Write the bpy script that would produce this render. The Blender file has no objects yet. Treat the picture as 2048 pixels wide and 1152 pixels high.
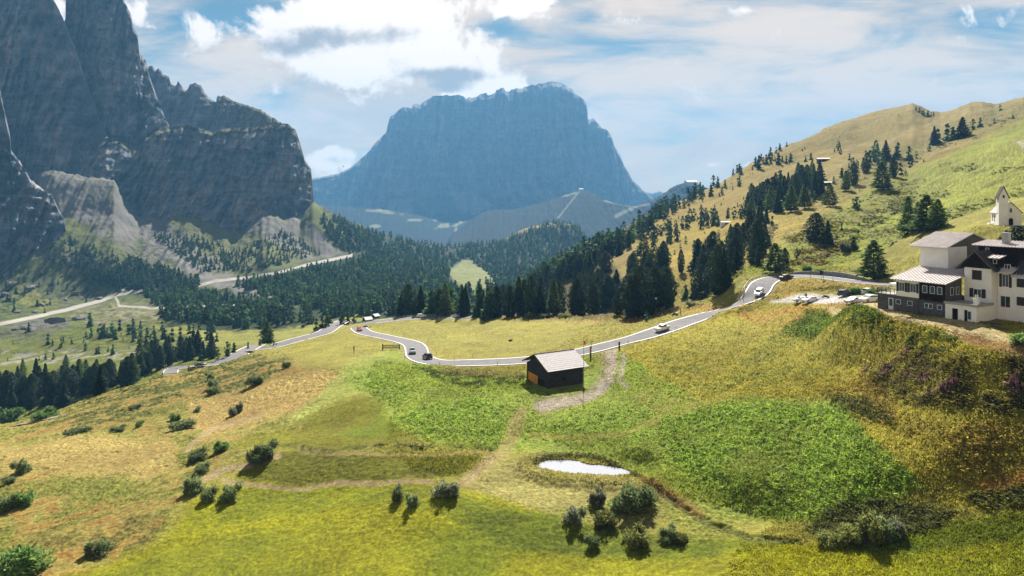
import bpy, bmesh, math, random
import numpy as np
from mathutils import Vector, Matrix
R = math.radians
rnd = random.Random(7)
rng = np.random.default_rng(11)
C = bpy.context.scene.collection
F, YH = 1365.0, 395.0          # focal length and horizon row of the photograph, in photo pixels
scene = bpy.context.scene

# ------------------------------------------------------------------ noise
def _h(ix, iy, s):
    h = (ix.astype(np.int64) * 374761393 + iy.astype(np.int64) * 668265263 + s * 1442695041) & 0xffffffff
    h = ((h ^ (h >> 13)) * 1274126177) & 0xffffffff
    h = (h ^ (h >> 16)) & 0xffffffff
    return h
_ga = np.linspace(0, 2 * np.pi, 65)[:64]
_gx, _gy = np.cos(_ga).astype(np.float32), np.sin(_ga).astype(np.float32)
def noise(x, y, s=0):
    x = np.asarray(x, dtype=np.float64); y = np.asarray(y, dtype=np.float64)
    fx = np.floor(x); fy = np.floor(y)
    ix = fx.astype(np.int64); iy = fy.astype(np.int64)
    dx = x - fx; dy = y - fy
    u = dx * dx * dx * (dx * (dx * 6 - 15) + 10); v = dy * dy * dy * (dy * (dy * 6 - 15) + 10)
    def g(a, b):
        k = _h(ix + a, iy + b, s) & 63
        return _gx[k] * (dx - a) + _gy[k] * (dy - b)
    n0 = g(0, 0); n1 = g(1, 0); n2 = g(0, 1); n3 = g(1, 1)
    return (n0 * (1 - u) + n1 * u) * (1 - v) + (n2 * (1 - u) + n3 * u) * v
def fbm(x, y, o=4, s=0, gain=.5):
    t = 0; a = 1.0
    for i in range(o):
        t = t + a * noise(x * 2 ** i + 17.3 * i, y * 2 ** i - 9.1 * i, s + i); a *= gain
    return t
def ridged(x, y, o=4, s=0):
    t = 0; a = 1.0
    for i in range(o):
        t = t + a * (1 - 2.2 * np.abs(noise(x * 2 ** i + 5.7 * i, y * 2 ** i + 3.3 * i, s + i))); a *= .5
    return t / 1.9
def sstep(a, b, x):
    t = np.clip((x - a) / (b - a), 0, 1)
    return t * t * (3 - 2 * t)

# ------------------------------------------------------------------ objects
def tag(o, label=None, cat=None, group=None, kind=None):
    if label: o['label'] = label
    if cat: o['category'] = cat
    if group: o['group'] = group
    if kind: o['kind'] = kind
    return o
def link(name, me, parent=None, mats=()):
    o = bpy.data.objects.new(name, me); C.objects.link(o)
    for m in mats: me.materials.append(m)
    if parent is not None: o.parent = parent
    return o
def empty(name, loc=(0, 0, 0), rz=0.0, scale=1.0):
    o = bpy.data.objects.new(name, None); C.objects.link(o)
    o.empty_display_size = .5
    o.location = loc; o.rotation_euler = (0, 0, rz); o.scale = (scale,) * 3
    return o
def np_mesh(name, V, Q, smooth=True):
    """V (n,3), Q (m,k) equal-sized faces"""
    V = np.ascontiguousarray(V, dtype=np.float32); Q = np.ascontiguousarray(Q, dtype=np.int32)
    me = bpy.data.meshes.new(name)
    k = Q.shape[1]
    me.vertices.add(len(V)); me.vertices.foreach_set('co', V.ravel())
    me.loops.add(Q.size); me.loops.foreach_set('vertex_index', Q.ravel())
    me.polygons.add(len(Q))
    me.polygons.foreach_set('loop_start', np.arange(0, Q.size, k, dtype=np.int32))
    me.polygons.foreach_set('loop_total', np.full(len(Q), k, dtype=np.int32))
    if smooth: me.polygons.foreach_set('use_smooth', np.ones(len(Q), dtype=bool))
    me.update(calc_edges=True)
    return me
def vcol(me, col, name='Col'):
    a = me.color_attributes.new(name, 'FLOAT_COLOR', 'POINT')
    c = np.ones((len(col), 4), dtype=np.float32); c[:, :col.shape[1]] = col
    a.data.foreach_set('color', c.ravel())

class MB:
    """collects simple shapes into one mesh"""
    def __init__(s): s.v = []; s.f = []; s.m = []
    def add(s, vs, fs, mi=0):
        n = len(s.v); s.v += [tuple(v) for v in vs]
        for f in fs: s.f.append(tuple(i + n for i in f)); s.m.append(mi)
        return s
    def box(s, x0, x1, y0, y1, z0, z1, mi=0):
        return s.add([(x0, y0, z0), (x1, y0, z0), (x1, y1, z0), (x0, y1, z0), (x0, y0, z1), (x1, y0, z1), (x1, y1, z1), (x0, y1, z1)],
                     [(0, 3, 2, 1), (4, 5, 6, 7), (0, 1, 5, 4), (1, 2, 6, 5), (2, 3, 7, 6), (3, 0, 4, 7)], mi)
    def hexa(s, p, mi=0):
        return s.add(p, [(0, 3, 2, 1), (4, 5, 6, 7), (0, 1, 5, 4), (1, 2, 6, 5), (2, 3, 7, 6), (3, 0, 4, 7)], mi)
    def slab(s, quad, t, mi=0):
        """quad of 4 points (counter-clockwise from above), thickness t downward"""
        lo = [(a, b, c - t) for a, b, c in quad]
        return s.hexa(lo + list(quad), mi)
    def prism(s, poly, y0, y1, mi=0, axis='y'):
        n = len(poly)
        if axis == 'y': vs = [(a, y0, b) for a, b in poly] + [(a, y1, b) for a, b in poly]
        elif axis == 'x': vs = [(y0, a, b) for a, b in poly] + [(y1, a, b) for a, b in poly]
        else: vs = [(a, b, y0) for a, b in poly] + [(a, b, y1) for a, b in poly]
        fs = [tuple(range(n)), tuple(range(2 * n - 1, n - 1, -1))] + [(i, i + n, (i + 1) % n + n, (i + 1) % n) for i in range(n)]
        return s.add(vs, fs, mi)
    def cyl(s, p0, p1, r0, r1=None, n=8, mi=0):
        r1 = r0 if r1 is None else r1
        p0 = Vector(p0); p1 = Vector(p1); d = (p1 - p0).normalized()
        a = d.orthogonal().normalized(); b = d.cross(a)
        vs = []
        for p, r in ((p0, r0), (p1, r1)):
            for i in range(n):
                t = 2 * math.pi * i / n
                vs.append(p + a * (math.cos(t) * r) + b * (math.sin(t) * r))
        fs = [(i, (i + 1) % n, (i + 1) % n + n, i + n) for i in range(n)] + [tuple(range(n - 1, -1, -1)), tuple(range(n, 2 * n))]
        return s.add(vs, fs, mi)
    def mesh(s, name, smooth=False):
        me = bpy.data.meshes.new(name); me.from_pydata(s.v, [], s.f)
        me.polygons.foreach_set('material_index', s.m)
        bm = bmesh.new(); bm.from_mesh(me); bmesh.ops.recalc_face_normals(bm, faces=bm.faces)
        bm.to_mesh(me); bm.free()
        if smooth: me.polygons.foreach_set('use_smooth', [True] * len(s.f))
        me.update(); return me
    def build(s, name, mats, parent=None, bevel=0, smooth=False):
        mats = mats if isinstance(mats, (list, tuple)) else [mats]
        o = link(name, s.mesh(name, smooth), parent, mats)
        if bevel:
            b = o.modifiers.new('bevel', 'BEVEL'); b.width = bevel; b.segments = 2; b.limit_method = 'ANGLE'
        return o

# ------------------------------------------------------------------ materials
def nodes_of(m):
    m.use_nodes = True; nt = m.node_tree; return nt, nt.nodes, nt.links
def mk(name, col, rough=.8, var=.25, scale=1.0, bump=.0, bscale=None, metal=0, spec=.3, col2=None, aniso=(1, 1, 1), trans=0.0):
    m = bpy.data.materials.new(name); nt, N, L = nodes_of(m)
    p = N['Principled BSDF']; p.inputs['Roughness'].default_value = rough; p.inputs['Metallic'].default_value = metal
    p.inputs['Specular IOR Level'].default_value = spec
    tc = N.new('ShaderNodeTexCoord'); mp = N.new('ShaderNodeMapping'); mp.inputs['Scale'].default_value = aniso
    L.new(tc.outputs['Object'], mp.inputs['Vector'])
    no = N.new('ShaderNodeTexNoise'); no.inputs['Scale'].default_value = scale; no.inputs['Detail'].default_value = 6; no.inputs['Roughness'].default_value = .65
    L.new(mp.outputs[0], no.inputs['Vector'])
    mr = N.new('ShaderNodeMapRange'); mr.inputs['From Min'].default_value = .3; mr.inputs['From Max'].default_value = .7
    L.new(no.outputs['Fac'], mr.inputs['Value'])
    mx = N.new('ShaderNodeMix'); mx.data_type = 'RGBA'
    c2 = col2 or tuple(min(1, c * (1 + var)) for c in col); c1 = tuple(c * (1 - var) for c in col) if not col2 else col
    mx.inputs['A'].default_value = (*c1, 1); mx.inputs['B'].default_value = (*c2, 1)
    L.new(mr.outputs[0], mx.inputs['Factor']); L.new(mx.outputs['Result'], p.inputs['Base Color'])
    if bump:
        b = N.new('ShaderNodeBump'); b.inputs['Strength'].default_value = bump; b.inputs['Distance'].default_value = .1
        n2 = N.new('ShaderNodeTexNoise'); n2.inputs['Scale'].default_value = bscale or scale * 3; n2.inputs['Detail'].default_value = 5
        L.new(mp.outputs[0], n2.inputs['Vector']); L.new(n2.outputs['Fac'], b.inputs['Height']); L.new(b.outputs[0], p.inputs['Normal'])
    if trans:
        t = N.new('ShaderNodeBsdfTranslucent'); L.new(mx.outputs['Result'], t.inputs['Color'])
        ms = N.new('ShaderNodeMixShader'); ms.inputs[0].default_value = trans
        L.new(p.outputs[0], ms.inputs[1]); L.new(t.outputs[0], ms.inputs[2]); L.new(ms.outputs[0], N['Material Output'].inputs['Surface'])
    return m
# ------------------------------------------------------------------ camera, sun, sky
cam = bpy.data.cameras.new('camera'); camo = bpy.data.objects.new('camera', cam); C.objects.link(camo)
camo.rotation_euler = (R(90), 0, 0); cam.sensor_width = 36; cam.lens = 36 * F / 2048
cam.shift_y = -(576 - YH) / 2048; cam.clip_start = 1; cam.clip_end = 60000
scene.camera = camo
SUN_EL, SUN_AZ = R(41), R(7)     # azimuth clockwise from +Y
sd = Vector((math.sin(SUN_AZ) * math.cos(SUN_EL), math.cos(SUN_AZ) * math.cos(SUN_EL), math.sin(SUN_EL)))
sl = bpy.data.lights.new('sun', 'SUN'); sl.energy = 5.0; sl.angle = R(.5); sl.color = (1, .93, .82)
so = bpy.data.objects.new('sun', sl); C.objects.link(so); so.rotation_euler = sd.to_track_quat('Z', 'Y').to_euler()
so.location = sd * 3000
scene.view_settings.view_transform = 'Standard'; scene.view_settings.look = 'None'
scene.view_settings.exposure = 1.45; scene.view_settings.gamma = 1
scene.cycles.volume_bounces = 0
scene.cycles.transparent_max_bounces = 12
scene.cycles.max_bounces = 6; scene.cycles.diffuse_bounces = 3; scene.cycles.sample_clamp_indirect = 4

def build_world():
    w = bpy.data.worlds.new('World'); scene.world = w; w.use_nodes = True
    nt = w.node_tree; N = nt.nodes; L = nt.links; N.clear()
    out = N.new('ShaderNodeOutputWorld'); bg = N.new('ShaderNodeBackground'); bg.inputs['Strength'].default_value = .1
    sky = N.new('ShaderNodeTexSky'); sky.sky_type = 'NISHITA'; sky.sun_disc = False
    sky.sun_elevation = SUN_EL; sky.sun_rotation = SUN_AZ; sky.altitude = 2100; sky.dust_density = .6; sky.ozone_density = 2.2
    tc = N.new('ShaderNodeTexCoord'); sp = N.new('ShaderNodeSeparateXYZ'); L.new(tc.outputs['Generated'], sp.inputs[0])
    def M(op, a, b=None, c=None, clamp=False):
        n = N.new('ShaderNodeMath'); n.operation = op; n.use_clamp = clamp
        for i, q in enumerate((a, b, c)):
            if q is None: continue
            if isinstance(q, (int, float)): n.inputs[i].default_value = q
            else: L.new(q, n.inputs[i])
        return n.outputs[0]
    dy = M('MAXIMUM', M('ABSOLUTE', sp.outputs['Y']), .05)
    x = M('DIVIDE', sp.outputs['X'], dy); z = M('DIVIDE', sp.outputs['Z'], dy)     # bearing and height in the sky
    cb = N.new('ShaderNodeCombineXYZ'); L.new(x, cb.inputs[0]); L.new(z, cb.inputs[1]); xz = cb.outputs[0]
    def nz(vec, scale, detail=8, rough=.6, off=(0, 0, 0), st=(1, 1, 1), dist=0, rot=0):
        mp = N.new('ShaderNodeMapping'); mp.inputs['Location'].default_value = off; mp.inputs['Scale'].default_value = st
        mp.inputs['Rotation'].default_value = (0, 0, rot)
        L.new(vec, mp.inputs[0]); n = N.new('ShaderNodeTexNoise'); n.inputs['Scale'].default_value = scale
        n.inputs['Detail'].default_value = detail; n.inputs['Roughness'].default_value = rough; n.inputs['Distortion'].default_value = dist
        L.new(mp.outputs[0], n.inputs['Vector']); return n.outputs['Fac']
    def ell(px, py, rx, ry, amp, tilt=0):
        """soft bump centred on a direction; sizes in the same angular units"""
        cx = (px - 1024) / F; cz = -(py - YH) / F; rx /= F; ry /= F
        u = M('SUBTRACT', x, cx); v = M('SUBTRACT', z, cz)
        if tilt:
            c, s = math.cos(tilt), math.sin(tilt)
            u2 = M('ADD', M('MULTIPLY', u, c), M('MULTIPLY', v, s)); v = M('SUBTRACT', M('MULTIPLY', v, c), M('MULTIPLY', u, s)); u = u2
        q = M('ADD', M('POWER', M('ABSOLUTE', M('DIVIDE', u, rx)), 2), M('POWER', M('ABSOLUTE', M('DIVIDE', v, ry)), 2))
        return M('MULTIPLY', M('EXPONENT', M('MULTIPLY', q, -1)), amp)
    def total(lst):
        t = lst[0]
        for q in lst[1:]: t = M('ADD', t, q)
        return t
    def ss(v, a, b):
        n = N.new('ShaderNodeMapRange'); n.interpolation_type = 'SMOOTHSTEP'; L.new(v, n.inputs[0])
        n.inputs[1].default_value = a; n.inputs[2].default_value = b; return n.outputs[0]
    # cumulus: where the clouds of the day stand
    cum = total([ell(560, 78, 190, 50, .34, R(-8)), ell(760, 60, 200, 95, .50), ell(900, 150, 200, 70, .42, R(-20)), ell(690, 10, 110, 60, .35),
                 ell(1060, 10, 100, 48, .42), ell(660, 312, 62, 26, .5), ell(268, 22, 42, 40, .5), ell(118, 12, 20, 60, .45), ell(1500, 330, 40, 10, .22),
                 ell(1425, 330, 22, 9, .3), ell(1485, 20, 25, 14, .28), ell(1335, 345, 40, 10, .24), ell(1290, 40, 60, 16, .12), ell(940, 190, 120, 30, .2), ell(315, 55, 28, 10, .22)])
    n1 = nz(xz, 9, 10, .62, dist=.3); n1b = nz(xz, 9, 10, .62, off=(.0, -.022, 0), dist=.3)
    dens = M('ADD', M('MULTIPLY', M('SUBTRACT', n1, .5), 2.0), cum)
    dens2 = M('ADD', M('MULTIPLY', M('SUBTRACT', n1b, .5), 2.0), cum)
    cmask = M('MULTIPLY', ss(dens, .20, .40), .94)
    dark = total([ell(560, 100, 70, 26, .55), ell(720, 72, 130, 24, .6), ell(900, 150, 90, 18, .9), ell(880, 178, 70, 13, .7), ell(800, 120, 60, 18, .25), ell(665, 320, 42, 10, .3), ell(620, 60, 40, 10, .2)])
    shade = ss(M('ADD', M('MULTIPLY', M('SUBTRACT', nz(xz, 16, 8, .6, off=(3, 1, 0)), .5), 1.6), M('ADD', dark, M('MULTIPLY', M('SUBTRACT', dens2, dens), .6))), .15, .75)
    # thin high veil with blue holes
    holes = total([ell(430, 20, 210, 52, .95), ell(330, 120, 120, 70, .40, R(-8)), ell(1290, 60, 230, 50, .50, R(8)), ell(1960, 60, 150, 50, .62), ell(2048, 95, 70, 30, .3), ell(1440, 130, 170, 50, .26, R(-18)), ell(700, 330, 90, 60, .15),
                   ell(1010, 60, 60, 26, .45), ell(1170, 30, 60, 30, .5), ell(650, 180, 120, 20, .15), ell(290, 190, 160, 30, .2), ell(560, 350, 120, 30, .1)])
    v1 = nz(xz, 5.5, 8, .62, st=(.6, 2.4, 1), rot=R(-12), dist=.7); v2 = nz(xz, 18, 6, .6, st=(.4, 2.6, 1), rot=R(-10), dist=.4)
    veil = M('SUBTRACT', M('ADD', M('ADD', .92, M('MULTIPLY', M('SUBTRACT', v1, .5), 2.4)), M('MULTIPLY', M('SUBTRACT', v2, .5), .7)), holes)
    vm = M('MULTIPLY', ss(veil, .12, .98), .97)
    vm = M('MULTIPLY', vm, M('SUBTRACT', 1, M('MULTIPLY', ss(z, .6, 1.3), .75)))
    vm = M('MULTIPLY', vm, M('ADD', .72, M('MULTIPLY', ss(sp.outputs['Y'], -.3, .35), .28)))
    def mix(f, a, b):
        n = N.new('ShaderNodeMix'); n.data_type = 'RGBA'
        L.new(f, n.inputs['Factor'])
        for k, q in (('A', a), ('B', b)):
            if isinstance(q, tuple): n.inputs[k].default_value = (*q, 1)
            else: L.new(q, n.inputs[k])
        return n.outputs['Result']
    grey = ss(M('ADD', nz(xz, 4.2, 7, .6, st=(.7, 2.0, 1), rot=R(-14), off=(5, 2, 0), dist=.5), M('MULTIPLY', ell(1500, 300, 420, 60, 1), .12)), .46, .66)
    tint = N.new('ShaderNodeMix'); tint.data_type = 'RGBA'; tint.blend_type = 'MULTIPLY'; tint.inputs['Factor'].default_value = 1
    L.new(sky.outputs[0], tint.inputs['A']); tint.inputs['B'].default_value = (*SKYTINT, 1)
    c = mix(vm, tint.outputs['Result'], mix(M('MULTIPLY', grey, .75), VEIL, tuple(q * .70 for q in VEIL)))
    cc = mix(shade, CLOUDW, CLOUDD)
    cmask = M('MULTIPLY', cmask, ss(sp.outputs['Y'], 0, .3)); c = mix(cmask, c, cc)
    L.new(c, bg.inputs['Color']); L.new(bg.outputs[0], out.inputs[0])
SKYTINT = (.20, .25, .21); VEIL = (3.95, 3.08, 2.3); CLOUDW = (5.2, 4.5, 3.9); CLOUDD = (1.7, 1.6, 1.55)
build_world()
# ------------------------------------------------------------------ terrain: lofted lines of equal order, each given by bearing column, row and distance
KX = np.array([-300, 0, 200, 400, 550, 700, 850, 950, 1000, 1100, 1200, 1300, 1400, 1500, 1600, 1700, 1800, 1900, 2048, 2350], float)
def rz(zs, ds): return [YH - z * F / d for z, d in zip(zs, ds)], ds
LN = []
def ln(rows, ys, ds): LN.append((rows, np.array(ys, float), np.array(ds, float)))
y_, d_ = rz([-47, -46, -45, -44, -44, -43, -43, -43, -43, -43, -43, -42, -41, -40, -39, -38, -36, -34, -32, -31], [25] * 20); ln(12, y_, d_)
ln(26, [1190] * 20, [95, 88, 86, 84, 83, 82, 81, 80, 80, 79, 78, 77, 76, 75, 74, 72, 70, 68, 66, 60])
ln(118, [1010, 1000, 1000, 1000, 1000, 1000, 1000, 1000, 1000, 1005, 1015, 1020, 1030, 1045, 1060, 1055, 1040, 1020, 1000, 950], [125, 118, 115, 110, 107, 104, 101, 100, 100, 98.5, 97.5, 96, 94, 92, 88, 85, 83, 81, 78, 70])
ln(90, [930, 920, 900, 905, 920, 905, 905, 910, 915, 915, 918, 925, 930, 945, 960, 950, 930, 900, 860, 800], [150, 140, 142, 131, 120, 118, 116, 115.5, 115, 115, 114, 108, 106, 100, 98, 93, 90, 87, 85, 76])
ln(64, [900, 890, 860, 850, 850, 840, 830, 835, 840, 845, 845, 850, 855, 860, 880, 860, 840, 800, 760, 700], [172, 165, 166, 158, 146, 138, 134, 132, 131, 130, 128, 122, 119, 113, 107, 102, 98, 94, 90, 80])
ln(52, [885, 868, 825, 800, 790, 780, 775, 778, 778, 778, 776, 785, 800, 800, 800, 780, 750, 715, 690, 650], [188, 183, 193, 186, 172, 158, 152, 151, 151, 150, 149, 140, 131, 125, 118, 113, 107, 100, 94, 85])
ln(46, [880, 858, 802, 768, 745, 735, 735, 745, 745, 742, 738, 738, 745, 735, 725, 700, 664, 672, 700, 680], [200, 196, 217, 214, 198, 178, 172, 165, 165, 165, 164, 158, 148, 140, 132, 126, 115, 106.5, 97, 88])
ln(44, [878, 855, 795, 748, 722, 712, 722, 722, 722, 719, 705, 690, 690, 675, 655, 632, 627, 647, 668, 650], [206, 203, 225, 238, 222, 205, 190, 184, 182, 180, 180, 178, 168, 162, 155, 140, 121, 112, 103, 94])
ln(44, [876, 853, 792, 738, 706, 688, 690, 690, 690, 688, 675, 655, 650, 625, 605, 604, 596, 594, 580, 560], [210, 207, 230, 252, 250, 238, 225, 218, 214, 208, 202, 198, 196, 195, 180, 160, 150, 140, 125, 108])
ln(40, [875, 852, 791, 734, 696, 671, 662, 657, 654, 650, 648, 640, 625, 587, 572, 574, 574, 570, 550, 510], [213, 210, 233, 260, 268, 280, 290, 278, 262, 245, 232, 225, 216, 207, 204, 190, 178, 162, 145, 125])
ln(30, [880, 853, 790, 732, 691, 652, 629, 628, 632, 631, 629, 623, 604, 549, 546, 549, 552, 530, 480, 430], [220, 215, 238, 264, 282, 315, 342, 325, 310, 292, 282, 262, 240, 226, 224, 214, 192, 168, 150, 132])
ln(36, [960, 940, 880, 790, 740, 700, 668, 670, 680, 680, 665, 650, 625, 541, 534, 530, 515, 482, 448, 398], [270, 260, 285, 310, 330, 360, 385, 375, 360, 345, 325, 300, 275, 240, 238, 228, 208, 182, 168, 148])
ln(50, [850, 835, 790, 745, 715, 675, 650, 650, 655, 648, 630, 610, 580, 520, 505, 498, 476, 452, 420, 368], [330, 330, 345, 355, 375, 415, 430, 425, 420, 400, 365, 335, 310, 285, 262, 252, 228, 205, 188, 168])
ln(40, [760, 755, 725, 705, 685, 655, 638, 636, 635, 618, 585, 555, 540, 488, 465, 455, 450, 420, 380, 330], [420, 420, 430, 440, 460, 490, 500, 500, 480, 450, 400, 370, 345, 330, 310, 295, 285, 270, 245, 210])
ln(40, [710, 700, 680, 665, 655, 635, 620, 615, 620, 590, 555, 515, 500, 448, 420, 405, 395, 365, 325, 280], [540, 540, 550, 560, 580, 600, 600, 600, 560, 500, 450, 430, 420, 410, 400, 390, 370, 350, 320, 270])
ln(40, [665, 655, 640, 625, 620, 605, 600, 590, 608, 560, 520, 475, 450, 405, 372, 352, 350, 285, 238, 205], [680, 680, 700, 710, 720, 740, 740, 750, 640, 560, 520, 540, 540, 530, 520, 490, 440, 500, 560, 480])
ln(40, [640, 632, 620, 602, 598, 590, 588, 575, 602, 550, 505, 450, 415, 365, 328, 300, 340, 292, 243, 212], [760, 760, 800, 800, 810, 830, 830, 850, 700, 620, 580, 650, 680, 700, 720, 720, 560, 600, 650, 600])
ln(40, [620, 610, 600, 580, 575, 575, 575, 560, 595, 540, 490, 428, 385, 330, 285, 245, 216, 219, 207, 190], [860, 860, 900, 900, 900, 950, 950, 1000, 780, 700, 650, 800, 820, 850, 900, 1000, 1100, 1000, 1000, 900])
ln(30, [595, 590, 560, 555, 550, 545, 548, 545, 585, 560, 520, 460, 425, 370, 330, 300, 280, 280, 270, 260], [980, 980, 1000, 1020, 1020, 1080, 1150, 1200, 1000, 1000, 1000, 1100, 1100, 1100, 1150, 1300, 1400, 1300, 1300, 1200])
ln(40, [540, 540, 520, 510, 510, 515, 525, 530, 535, 515, 530, 560, 580, 500, 480, 470, 460, 460, 460, 460], [1080, 1080, 1100, 1150, 1180, 1250, 1400, 1500, 1500, 1600, 1600, 1700, 1700, 1700, 1700, 1800, 1900, 1900, 1900, 1900])
ln(50, [470, 470, 452, 462, 440, 440, 484, 486, 480, 449, 486, 560, 600, 600, 600, 600, 600, 600, 600, 600], [1150, 1180, 1210, 1260, 1320, 1500, 1800, 1900, 1950, 2000, 2000, 2000, 2000, 2000, 2000, 2000, 2100, 2200, 2200, 2200])
ln(12, [430, 430, 415, 425, 415, 470, 520, 540, 540, 520, 560, 600, 620, 620, 620, 620, 620, 620, 620, 620], [1300, 1330, 1360, 1420, 1500, 1800, 2300, 2400, 2400, 2400, 2500, 2500, 2500, 2500, 2500, 2500, 2500, 2500, 2500, 2500])

def pchip(X, Y, x):
    """monotone cubic through (X, Y) along axis 0, at x (1-D)"""
    X = np.asarray(X, float); Y = np.asarray(Y, float)
    sh = (-1,) + (1,) * (Y.ndim - 1)
    h = np.diff(X).reshape(sh); dl = np.diff(Y, axis=0) / h
    m = np.zeros_like(Y); m[0] = dl[0]; m[-1] = dl[-1]
    w1 = 2 * h[1:] + h[:-1]; w2 = h[1:] + 2 * h[:-1]
    with np.errstate(divide='ignore', invalid='ignore'):
        hm = (w1 + w2) / (w1 / dl[:-1] + w2 / dl[1:])
    m[1:-1] = np.where(dl[:-1] * dl[1:] > 0, hm, 0)
    k = np.clip(np.searchsorted(X, x, side='right') - 1, 0, len(X) - 2)
    hh = (X[k + 1] - X[k]).reshape(sh); t = (np.asarray(x) - X[k]).reshape(sh) / hh
    return ((2 * t**3 - 3 * t**2 + 1) * Y[k] + (t**3 - 2 * t**2 + t) * hh * m[k] + (-2 * t**3 + 3 * t**2) * Y[k + 1] + (t**3 - t**2) * hh * m[k + 1])

PX = np.arange(-330, 2400, 2.0)
NC = len(PX)
LYc = np.stack([pchip(KX, l[1], PX) for l in LN]); LDc = np.exp(np.stack([pchip(KX, np.log(l[2]), PX) for l in LN]))
# exact silhouettes
def fix_line(i, pts, w=1.0):
    xs, ys = zip(*pts); m = (PX >= xs[0]) & (PX <= xs[-1]); LYc[i, m] = np.interp(PX[m], xs, ys)
fix_line(17, [(1288, 433), (1380, 396), (1400, 384), (1450, 362), (1500, 330), (1560, 300), (1600, 284), (1650, 262), (1700, 241), (1760, 225), (1800, 217), (1825, 212), (1850, 224), (1880, 231), (1905, 226), (1940, 212), (1965, 209), (1990, 216), (2010, 212), (2048, 204)])
fix_line(20, [(627, 405), (643, 416), (678, 434), (717, 452), (764, 471), (795, 476), (842, 487), (905, 494), (960, 488), (1000, 482), (1037, 463), (1069, 452), (1100, 446), (1147, 448), (1165, 460), (1178, 476), (1200, 498)])
fix_line(20, [(-330, 500), (-40, 450), (0, 430), (50, 372), (80, 348), (110, 343), (160, 352), (228, 364), (240, 390), (256, 416), (278, 436), (320, 441), (360, 430), (400, 438), (430, 450), (468, 464), (482, 460), (510, 440), (540, 430), (575, 438), (600, 440), (616, 418), (627, 405)])
LYc[21] = np.where(PX < 700, LYc[20] + 14, LYc[21])
m_ = PX < 640; f_ = sstep(640, 520, PX)
LYc[19] = LYc[19] * (1 - f_) + (LYc[18] * .42 + LYc[20] * .58) * f_; LDc[20] = LDc[20] * (1 - f_ * .0); LYc[18] = LYc[18] * (1 - f_ * .35) + LYc[20] * f_ * .35 + f_ * 22
LZc = -(LYc - YH) * LDc / F
s_ = [0.0]
for i in range(len(LN) - 1):
    s_ += list(i + np.arange(1, LN[i + 1][0] + 1) / LN[i + 1][0])
S = np.array(s_); NR = len(S)
Lg = pchip(np.arange(len(LN)), np.log(LDc), S); D = np.exp(Lg); Z = pchip(np.arange(len(LN)), LZc, S)
# soften the lofted creases of the near ground
X = (PX[None, :] - 1024) / F * D
Y0 = YH - Z * F / D                         # screen row of the bare ground, used to lay out the vegetation
PXg = np.broadcast_to(PX[None, :], D.shape)

def col_index(px): return np.clip((np.asarray(px) - PX[0]) / 2.0, 0, NC - 1.001)
def ground(x, y):
    """height of the finished ground at world x, y"""
    c = float(col_index(1024 + F * x / y)); i = int(c); f = c - i; r = []
    for k in (i, i + 1):
        r.append(np.interp(y, D[:, k], Z[:, k]))
    return float(r[0] * (1 - f) + r[1] * f)
def P(px, py, off=0):
    """first point of the ground seen along a bearing and a dip, as world x, y, z"""
    c = int(round(float(col_index(px)))); ys = YH - Z[:, c] * F / D[:, c]
    k = np.nonzero(ys[12:] <= py)[0]
    j = (k[0] + 12) if len(k) else NR - 1
    a, b = ys[j - 1], ys[j]; t = 0 if a == b else np.clip((a - py) / (a - b), 0, 1)
    d = D[j - 1, c] * (1 - t) + D[j, c] * t; x = (px - 1024) / F * d
    return x, d, ground(x, d) + off

def seg_dist(x, y, pts, want_t=False):
    """distance to a polyline; optionally the running parameter of the nearest point"""
    best = np.full(x.shape, 1e9); tt = np.zeros(x.shape)
    for k in range(len(pts) - 1):
        (ax, ay), (bx, by) = pts[k], pts[k + 1]
        dx, dy = bx - ax, by - ay; q = dx * dx + dy * dy + 1e-9
        t = np.clip(((x - ax) * dx + (y - ay) * dy) / q, 0, 1)
        d = np.hypot(x - ax - t * dx, y - ay - t * dy)
        if want_t: tt = np.where(d < best, k + t, tt)
        best = np.minimum(best, d)
    return (best, tt) if want_t else best

# roads ------------------------------------------------------------
def smooth_pts(pts, n=400, sm=6):
    w = np.array([P(*p) for p in pts]); s = np.r_[0, np.cumsum(np.hypot(np.diff(w[:, 0]), np.diff(w[:, 1])))]
    n = max(12, int(s[-1] / 1.5)); q = np.linspace(0, s[-1], n); o = np.stack([pchip(s, w[:, i], q) for i in range(3)], 1)
    k = np.exp(-.5 * (np.arange(-sm, sm + 1) / (sm / 2)) ** 2); k /= k.sum()
    for i in range(3):
        g = k if i < 2 else np.convolve(k, k)
        h = len(g) // 2; e = np.r_[2 * o[0, i] - o[h:0:-1, i], o[:, i], 2 * o[-1, i] - o[-2:-h - 2:-1, i]]
        o[:, i] = np.convolve(e, g, 'valid')
    return o
ROADS = {}
ROADS['pass'] = (smooth_pts([(717, 655), (722, 661), (735, 666.5), (760, 671.5), (788, 677.5), (812, 683), (827, 689), (833, 698), (834, 706), (838, 713), (848, 719), (864, 723), (885, 725.5), (915, 726), (960, 724.8), (1000, 723.5), (1044, 721), (1090, 716), (1130, 710), (1181, 699), (1230, 687), (1270, 676), (1300, 667), (1340, 654), (1380, 641), (1420, 628), (1460, 615), (1490, 603), (1508, 592), (1518, 580), (1521, 570), (1529, 562), (1548, 556), (1580, 552), (1620, 552), (1660, 556), (1700, 562), (1750, 567), (1800, 571), (1860, 574)], sm=4), 3.7)
ROADS['valley'] = (smooth_pts([(352, 746), (342, 742), (344, 738), (360, 735), (400, 731), (430, 726), (470, 713), (500, 704), (540, 694), (600, 677.5), (650, 664), (700, 651), (745, 644), (790, 639), (850, 635), (900, 634.5), (938, 636)], sm=4), 3.8)
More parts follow.
